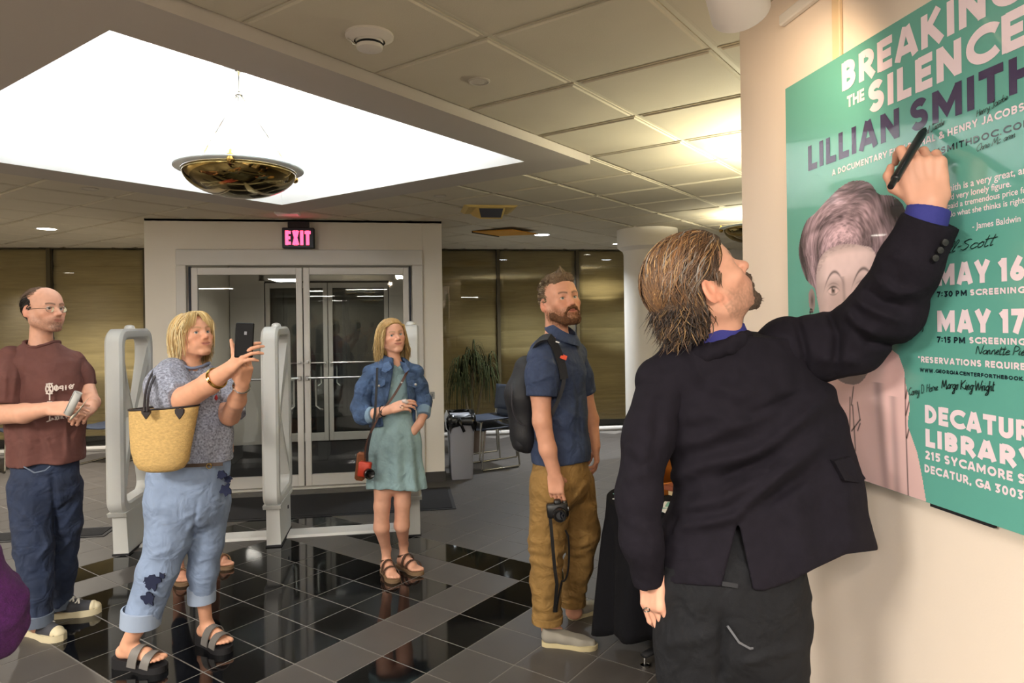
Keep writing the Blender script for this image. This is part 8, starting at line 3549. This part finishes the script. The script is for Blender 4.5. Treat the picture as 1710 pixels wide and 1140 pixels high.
nn = 28
b.add(V, [(i * nn + k, i * nn + (k + 1) % nn, (i + 1) * nn + (k + 1) % nn, (i + 1) * nn + k) for i in range(4) for k in range(nn)])
b.build('liner', mat('bin_liner', '#0f1014', .25), tc, True)
b = MB()
strip_loop(b, [(-.03, -.245, .64), (-.01, -.26, .57), (.02, -.255, .50)], .03, .006, (0, -1, 0))
strip_loop(b, [(-.03, -.245, .64), (-.06, -.255, .60), (-.05, -.25, .56)], .025, .006, (0, -1, 0))
b.build('tied_end', mat('bin_liner'), tc, True)

# ------------------------------------------------------------------ stacked side chairs by the plant
M_leg = mat('chair_chrome', '#b9b6aa', .25, metal=1.0)
M_seat = mat('chair_blue', '#2c3444', .6)


def chair(label, loc, rz, group, z=0.0):
    r = empty('side_chair', (loc[0], loc[1], z), rz, label, 'chair', group)
    b = MB()
    V = []
    for i, y in enumerate(np.linspace(-.21, .21, 7)):
        for j, x in enumerate(np.linspace(-.21, .21, 7)):
            V.append((x, y, .44 + .02 * (x / .21) ** 2 + (.02 * (y + .1) if y > 0 else -.05 * max(0, -y - .14))))
    b.add(V, [(i * 7 + j, i * 7 + j + 1, i * 7 + 8 + j, i * 7 + 7 + j) for i in range(6) for j in range(6)])
    o = b.build('seat', M_seat, r, True)
    o.modifiers.new('t', 'SOLIDIFY').thickness = .018
    b = MB()
    V = []
    for i, z_ in enumerate(np.linspace(.52, .80, 6)):
        for j, x in enumerate(np.linspace(-.21, .21, 7)):
            V.append((x, .22 + .10 * (z_ - .5) - .03 * (x / .21) ** 2, z_))
    b.add(V, [(i * 7 + j, i * 7 + j + 1, i * 7 + 8 + j, i * 7 + 7 + j) for i in range(5) for j in range(6)])
    o = b.build('backrest', M_seat, r, True)
    o.modifiers.new('t', 'SOLIDIFY').thickness = .016
    for s_ in (-1, 1):
        b = MB()
        b.tube([(s_ * .20, -.20, .43), (s_ * .22, -.235, .03), (s_ * .22, -.225, .012), (s_ * .22, .225, .012), (s_ * .22, .235, .03), (s_ * .205, .20, .43), (s_ * .20, .235, .62)], .011, 8)
        autosmooth(b.build('leg_frame', M_leg, r), 60)
    b = MB()
    b.tube([(-.20, -.19, .425), (.20, -.19, .425)], .009, 8)
    b.tube([(-.20, .19, .425), (.20, .19, .425)], .009, 8)
    b.build('cross_rod', M_leg, r, True)
    return r


chair('blue side chair, lower one of the stack behind the grey bin', (.98, 7.62), -1.2, 'stacked side chairs by the plant')
chair('blue side chair, upper one of the stack behind the grey bin', (.96, 7.66), -1.2, 'stacked side chairs by the plant', .09)
chair('side chair with pale legs beside the left windows, behind the man in brown', (-4.35, 8.75), .7, 'side chairs by the left windows')
chair('side chair near the left security gate, dark seat showing through it', (-3.45, 8.85), -.4, 'side chairs by the left windows')

# ------------------------------------------------------------------ potted plant behind the bin
pl = empty('potted_plant', (.86, 8.45, 0), 0, 'tall drooping dracaena in a pot behind the grey bin', 'plant')
b = MB()
b.lathe([(.001, 0), (.14, 0), (.17, .30), (.18, .30), (.18, .33), (.165, .33), (.16, .29), (.001, .29)], 24)
autosmooth(b.build('pot', mat('clay_pot', '#5a4a3c', .7), pl))
b = MB()
b.lathe([(.001, .295), (.16, .295)], 20, cap=False)
b.build('soil', mat('soil', '#241c16', .95, bump=.6, bscale=80), pl)
stems = [((.0, .0), (.0, .0), 1.18), ((.05, .03), (.15, .02), 1.08), ((-.05, -.02), (-.10, .03), 1.00)]
rr = np.random.RandomState(12)
for (x0, y0), (dx, dy), h_ in stems:
    b = MB()
    top = np.array([x0 + dx, y0 + dy, h_])
    b.tube(bez((x0, y0, .28), (x0, y0, .6), (x0 + dx * .6, y0 + dy, .8), top, 8), [.018, .017, .016, .016, .015, .014, .013, .012], 7)
    b.build('stem', mat('cane', '#5d5138', .8), pl, True)
M_leaf = mat('dracaena_leaf', '#2c3018', .9, spec=.15, var=.3, vscale=8)
tuft_n = 0
for (x0, y0), (dx, dy), h_ in stems:
    top = np.array([x0 + dx, y0 + dy, h_])
    for k in range(70):
        az = rr.rand() * 2 * PI
        up = .10 + .34 * rr.rand() ** 2
        L_ = .16 + .16 * rr.rand()
        dr = np.array([math.cos(az), math.sin(az), 0])
        st = top - np.array([0, 0, .22 * rr.rand()])
        path = bez(st, st + dr * .09 + np.array([0, 0, up]), st + dr * L_ * .55 + np.array([0, 0, up * .5]), st + dr * L_ * .7 + np.array([0, 0, -.02 - .45 * rr.rand()]), 7)
        V, Fc = [], []
        for i, q in enumerate(path):
            w = .0065 * math.sin(PI * (.12 + .85 * i / 6)) + .001
            sd = np.array([-dr[1], dr[0], 0]) * w
            V += [q - sd, q + np.array([0, 0, .003]), q + sd]
        for i in range(6):
            Fc += [(i * 3, i * 3 + 1, i * 3 + 4, i * 3 + 3), (i * 3 + 1, i * 3 + 2, i * 3 + 5, i * 3 + 4)]
        b = MB()
        b.add(V, Fc)
        b.build('leaf', M_leaf, pl, True)

# ------------------------------------------------------------------ table under a black cloth with flyers
TX, TY, TR, TZ = 1.36, 3.19, .365, .735
tbl = empty('pedestal_table', (TX, TY, 0), 0, 'round folding table hidden under a black cloth, one foot showing', 'table')
b = MB()
b.lathe([(.001, TZ - .03), (TR - .01, TZ - .03), (TR, TZ - .02), (TR, TZ - .005), (.001, TZ - .005)], 40)
autosmooth(b.build('table_top', mat('laminate', '#6b5a48', .5), tbl))
b = MB()
b.tube([(0, 0, .08), (0, 0, TZ - .03)], .035, 14)
b.build('column', M_dark, tbl, True)
for k in range(4):
    a = math.radians(207 + 90 * k)
    b = MB()
    e = np.array([.30 * math.cos(a), .30 * math.sin(a), .055])
    b.tube([(0, 0, .10), e * .6 + np.array([0, 0, .03]), e], [.024, .020, .016], 8, squash=(1.3, .7))
    b.build('leg', M_dark, tbl, True)
    b = MB()
    b.lathe([(.001, 0), (.020, 0), (.022, .012), (.009, .018), (.007, .045)], 12, (e[0] * .97, e[1] * .97, 0))
    autosmooth(b.build('foot', M_chrome, tbl))
# draped cloth
n, nv = 160, 16
V, Fc = [], []
for i in range(nv + 4):
    for k in range(n):
        a = 2 * PI * k / n
        if i < 4:
            r, z = (TR + .004) * (i + .02) / 3.3, TZ
            f = 1
        else:
            t = (i - 4) / (nv - 1)
            drop = .60 + .045 * math.cos(4 * a + .6) + .015 * math.sin(9 * a)
            z = TZ - drop * t
            wv = math.sin(9 * a + .7 * math.sin(2 * a)) + .45 * math.sin(17 * a + 1)
            r = TR + .010 + .036 * t ** .7 * wv * min(1, t * 4) + .035 * t
            if t < .06:
                z = TZ - .01 * t / .06
        V.append((r * math.cos(a), r * math.sin(a), z))
for i in range(nv + 3):
    for k in range(n):
        k2 = (k + 1) % n
        Fc.append((i * n + k, i * n + k2, (i + 1) * n + k2, (i + 1) * n + k))
Fc.append(tuple(range(n)))
o = mesh_obj('tablecloth', V, Fc, mat('black_cloth', '#101015', .95, bump=.2, bscale=600, spec=.2), None, True, None, (TX, TY, 0))
o.modifiers.new('t', 'SOLIDIFY').thickness = .003
tag(o, 'black cloth draped in folds over the small table behind the writer', 'tablecloth')

M_fly = mat('flyer_white', '#e3e6e8', .5)
M_flt = mat('flyer_teal', '#6fb0ab', .45)
rr = np.random.RandomState(4)
spots = [(-.25, -.10, .4, 0), (-.22, -.06, 1.2, 1), (-.27, .00, 2.2, 0), (-.20, -.15, .9, 1), (-.16, -.20, 1.7, 0), (-.25, .06, .1, 1), (-.10, -.18, 2.6, 0)]
labs = ['postcard nearest the left edge of the black table', 'teal postcard lying among the white ones on the black table', 'white postcard at the back left of the black table', 'teal postcard at the front left of the black table', 'white postcard at the front edge of the black table', 'teal postcard at the rear of the fan on the black table', 'white postcard furthest right in the fan on the black table']
for k, ((x, y, a, tl), lab) in enumerate(zip(spots, labs)):
    r = empty('postcard', (TX + x, TY + y, TZ + .0065 + .0022 * k), a, ('white ' if k == 0 else '') + lab, 'postcard', 'postcards fanned out on the black table')
    b = MB()
    b.box((0, 0, 0), (.15, .105, .0016), rotm('X', .01 * (k % 3)))
    b.build('card', M_flt if tl else M_fly, r)
    b = MB()
    b.box((.03, 0, .0013), (.06, .085, .0004))
    b.build('printed_panel', M_fly if tl else M_flt, r)
# display box and books at the back of the table
bxo = empty('display_box', (TX + .04, TY + .13, TZ + .004), .2, 'upright orange wooden display box on the black table', 'box')
b = MB()
b.box((0, .10, .14), (.30, .016, .28), bev=.003)
b.build('back_panel', mat('orange_wood', '#a8621f', .5, var=.2, vscale=6, stretch=(1, 1, 6)), bxo)
for s_ in (-1, 1):
    b = MB()
    b.box((s_ * .142, .03, .07), (.016, .14, .14), bev=.003)
    b.build('side_panel', mat('orange_wood'), bxo)
b = MB()
b.box((0, -.035, .03), (.30, .016, .06), bev=.003)
b.build('front_lip', mat('orange_wood'), bxo)
for k in range(3):
    bk = empty('book', (TX + .06 - .02 * k, TY - .06 + .01 * k, TZ + .006 + .026 * k), .35 + .08 * k, ['brown book at the bottom of the small stack on the black table', 'cream book in the middle of the small stack on the black table', 'red-brown book on top of the small stack on the black table'][k], 'book', 'books stacked on the black table')
    b = MB()
    b.box((0, 0, .0015), (.22, .15, .003))
    b.box((0, 0, .0225), (.22, .15, .003))
    b.box((-.1085, 0, .012), (.003, .15, .022))
    b.build('cover', mat(['book_brown', 'book_cream', 'book_red'][k], ['#5d3a24', '#c8b48c', '#7a3b22'][k], .5), bk)
    b = MB()
    b.box((.003, 0, .012), (.210, .142, .0175))
    b.build('pages', mat('book_pages', '#d8d0bc', .8), bk)
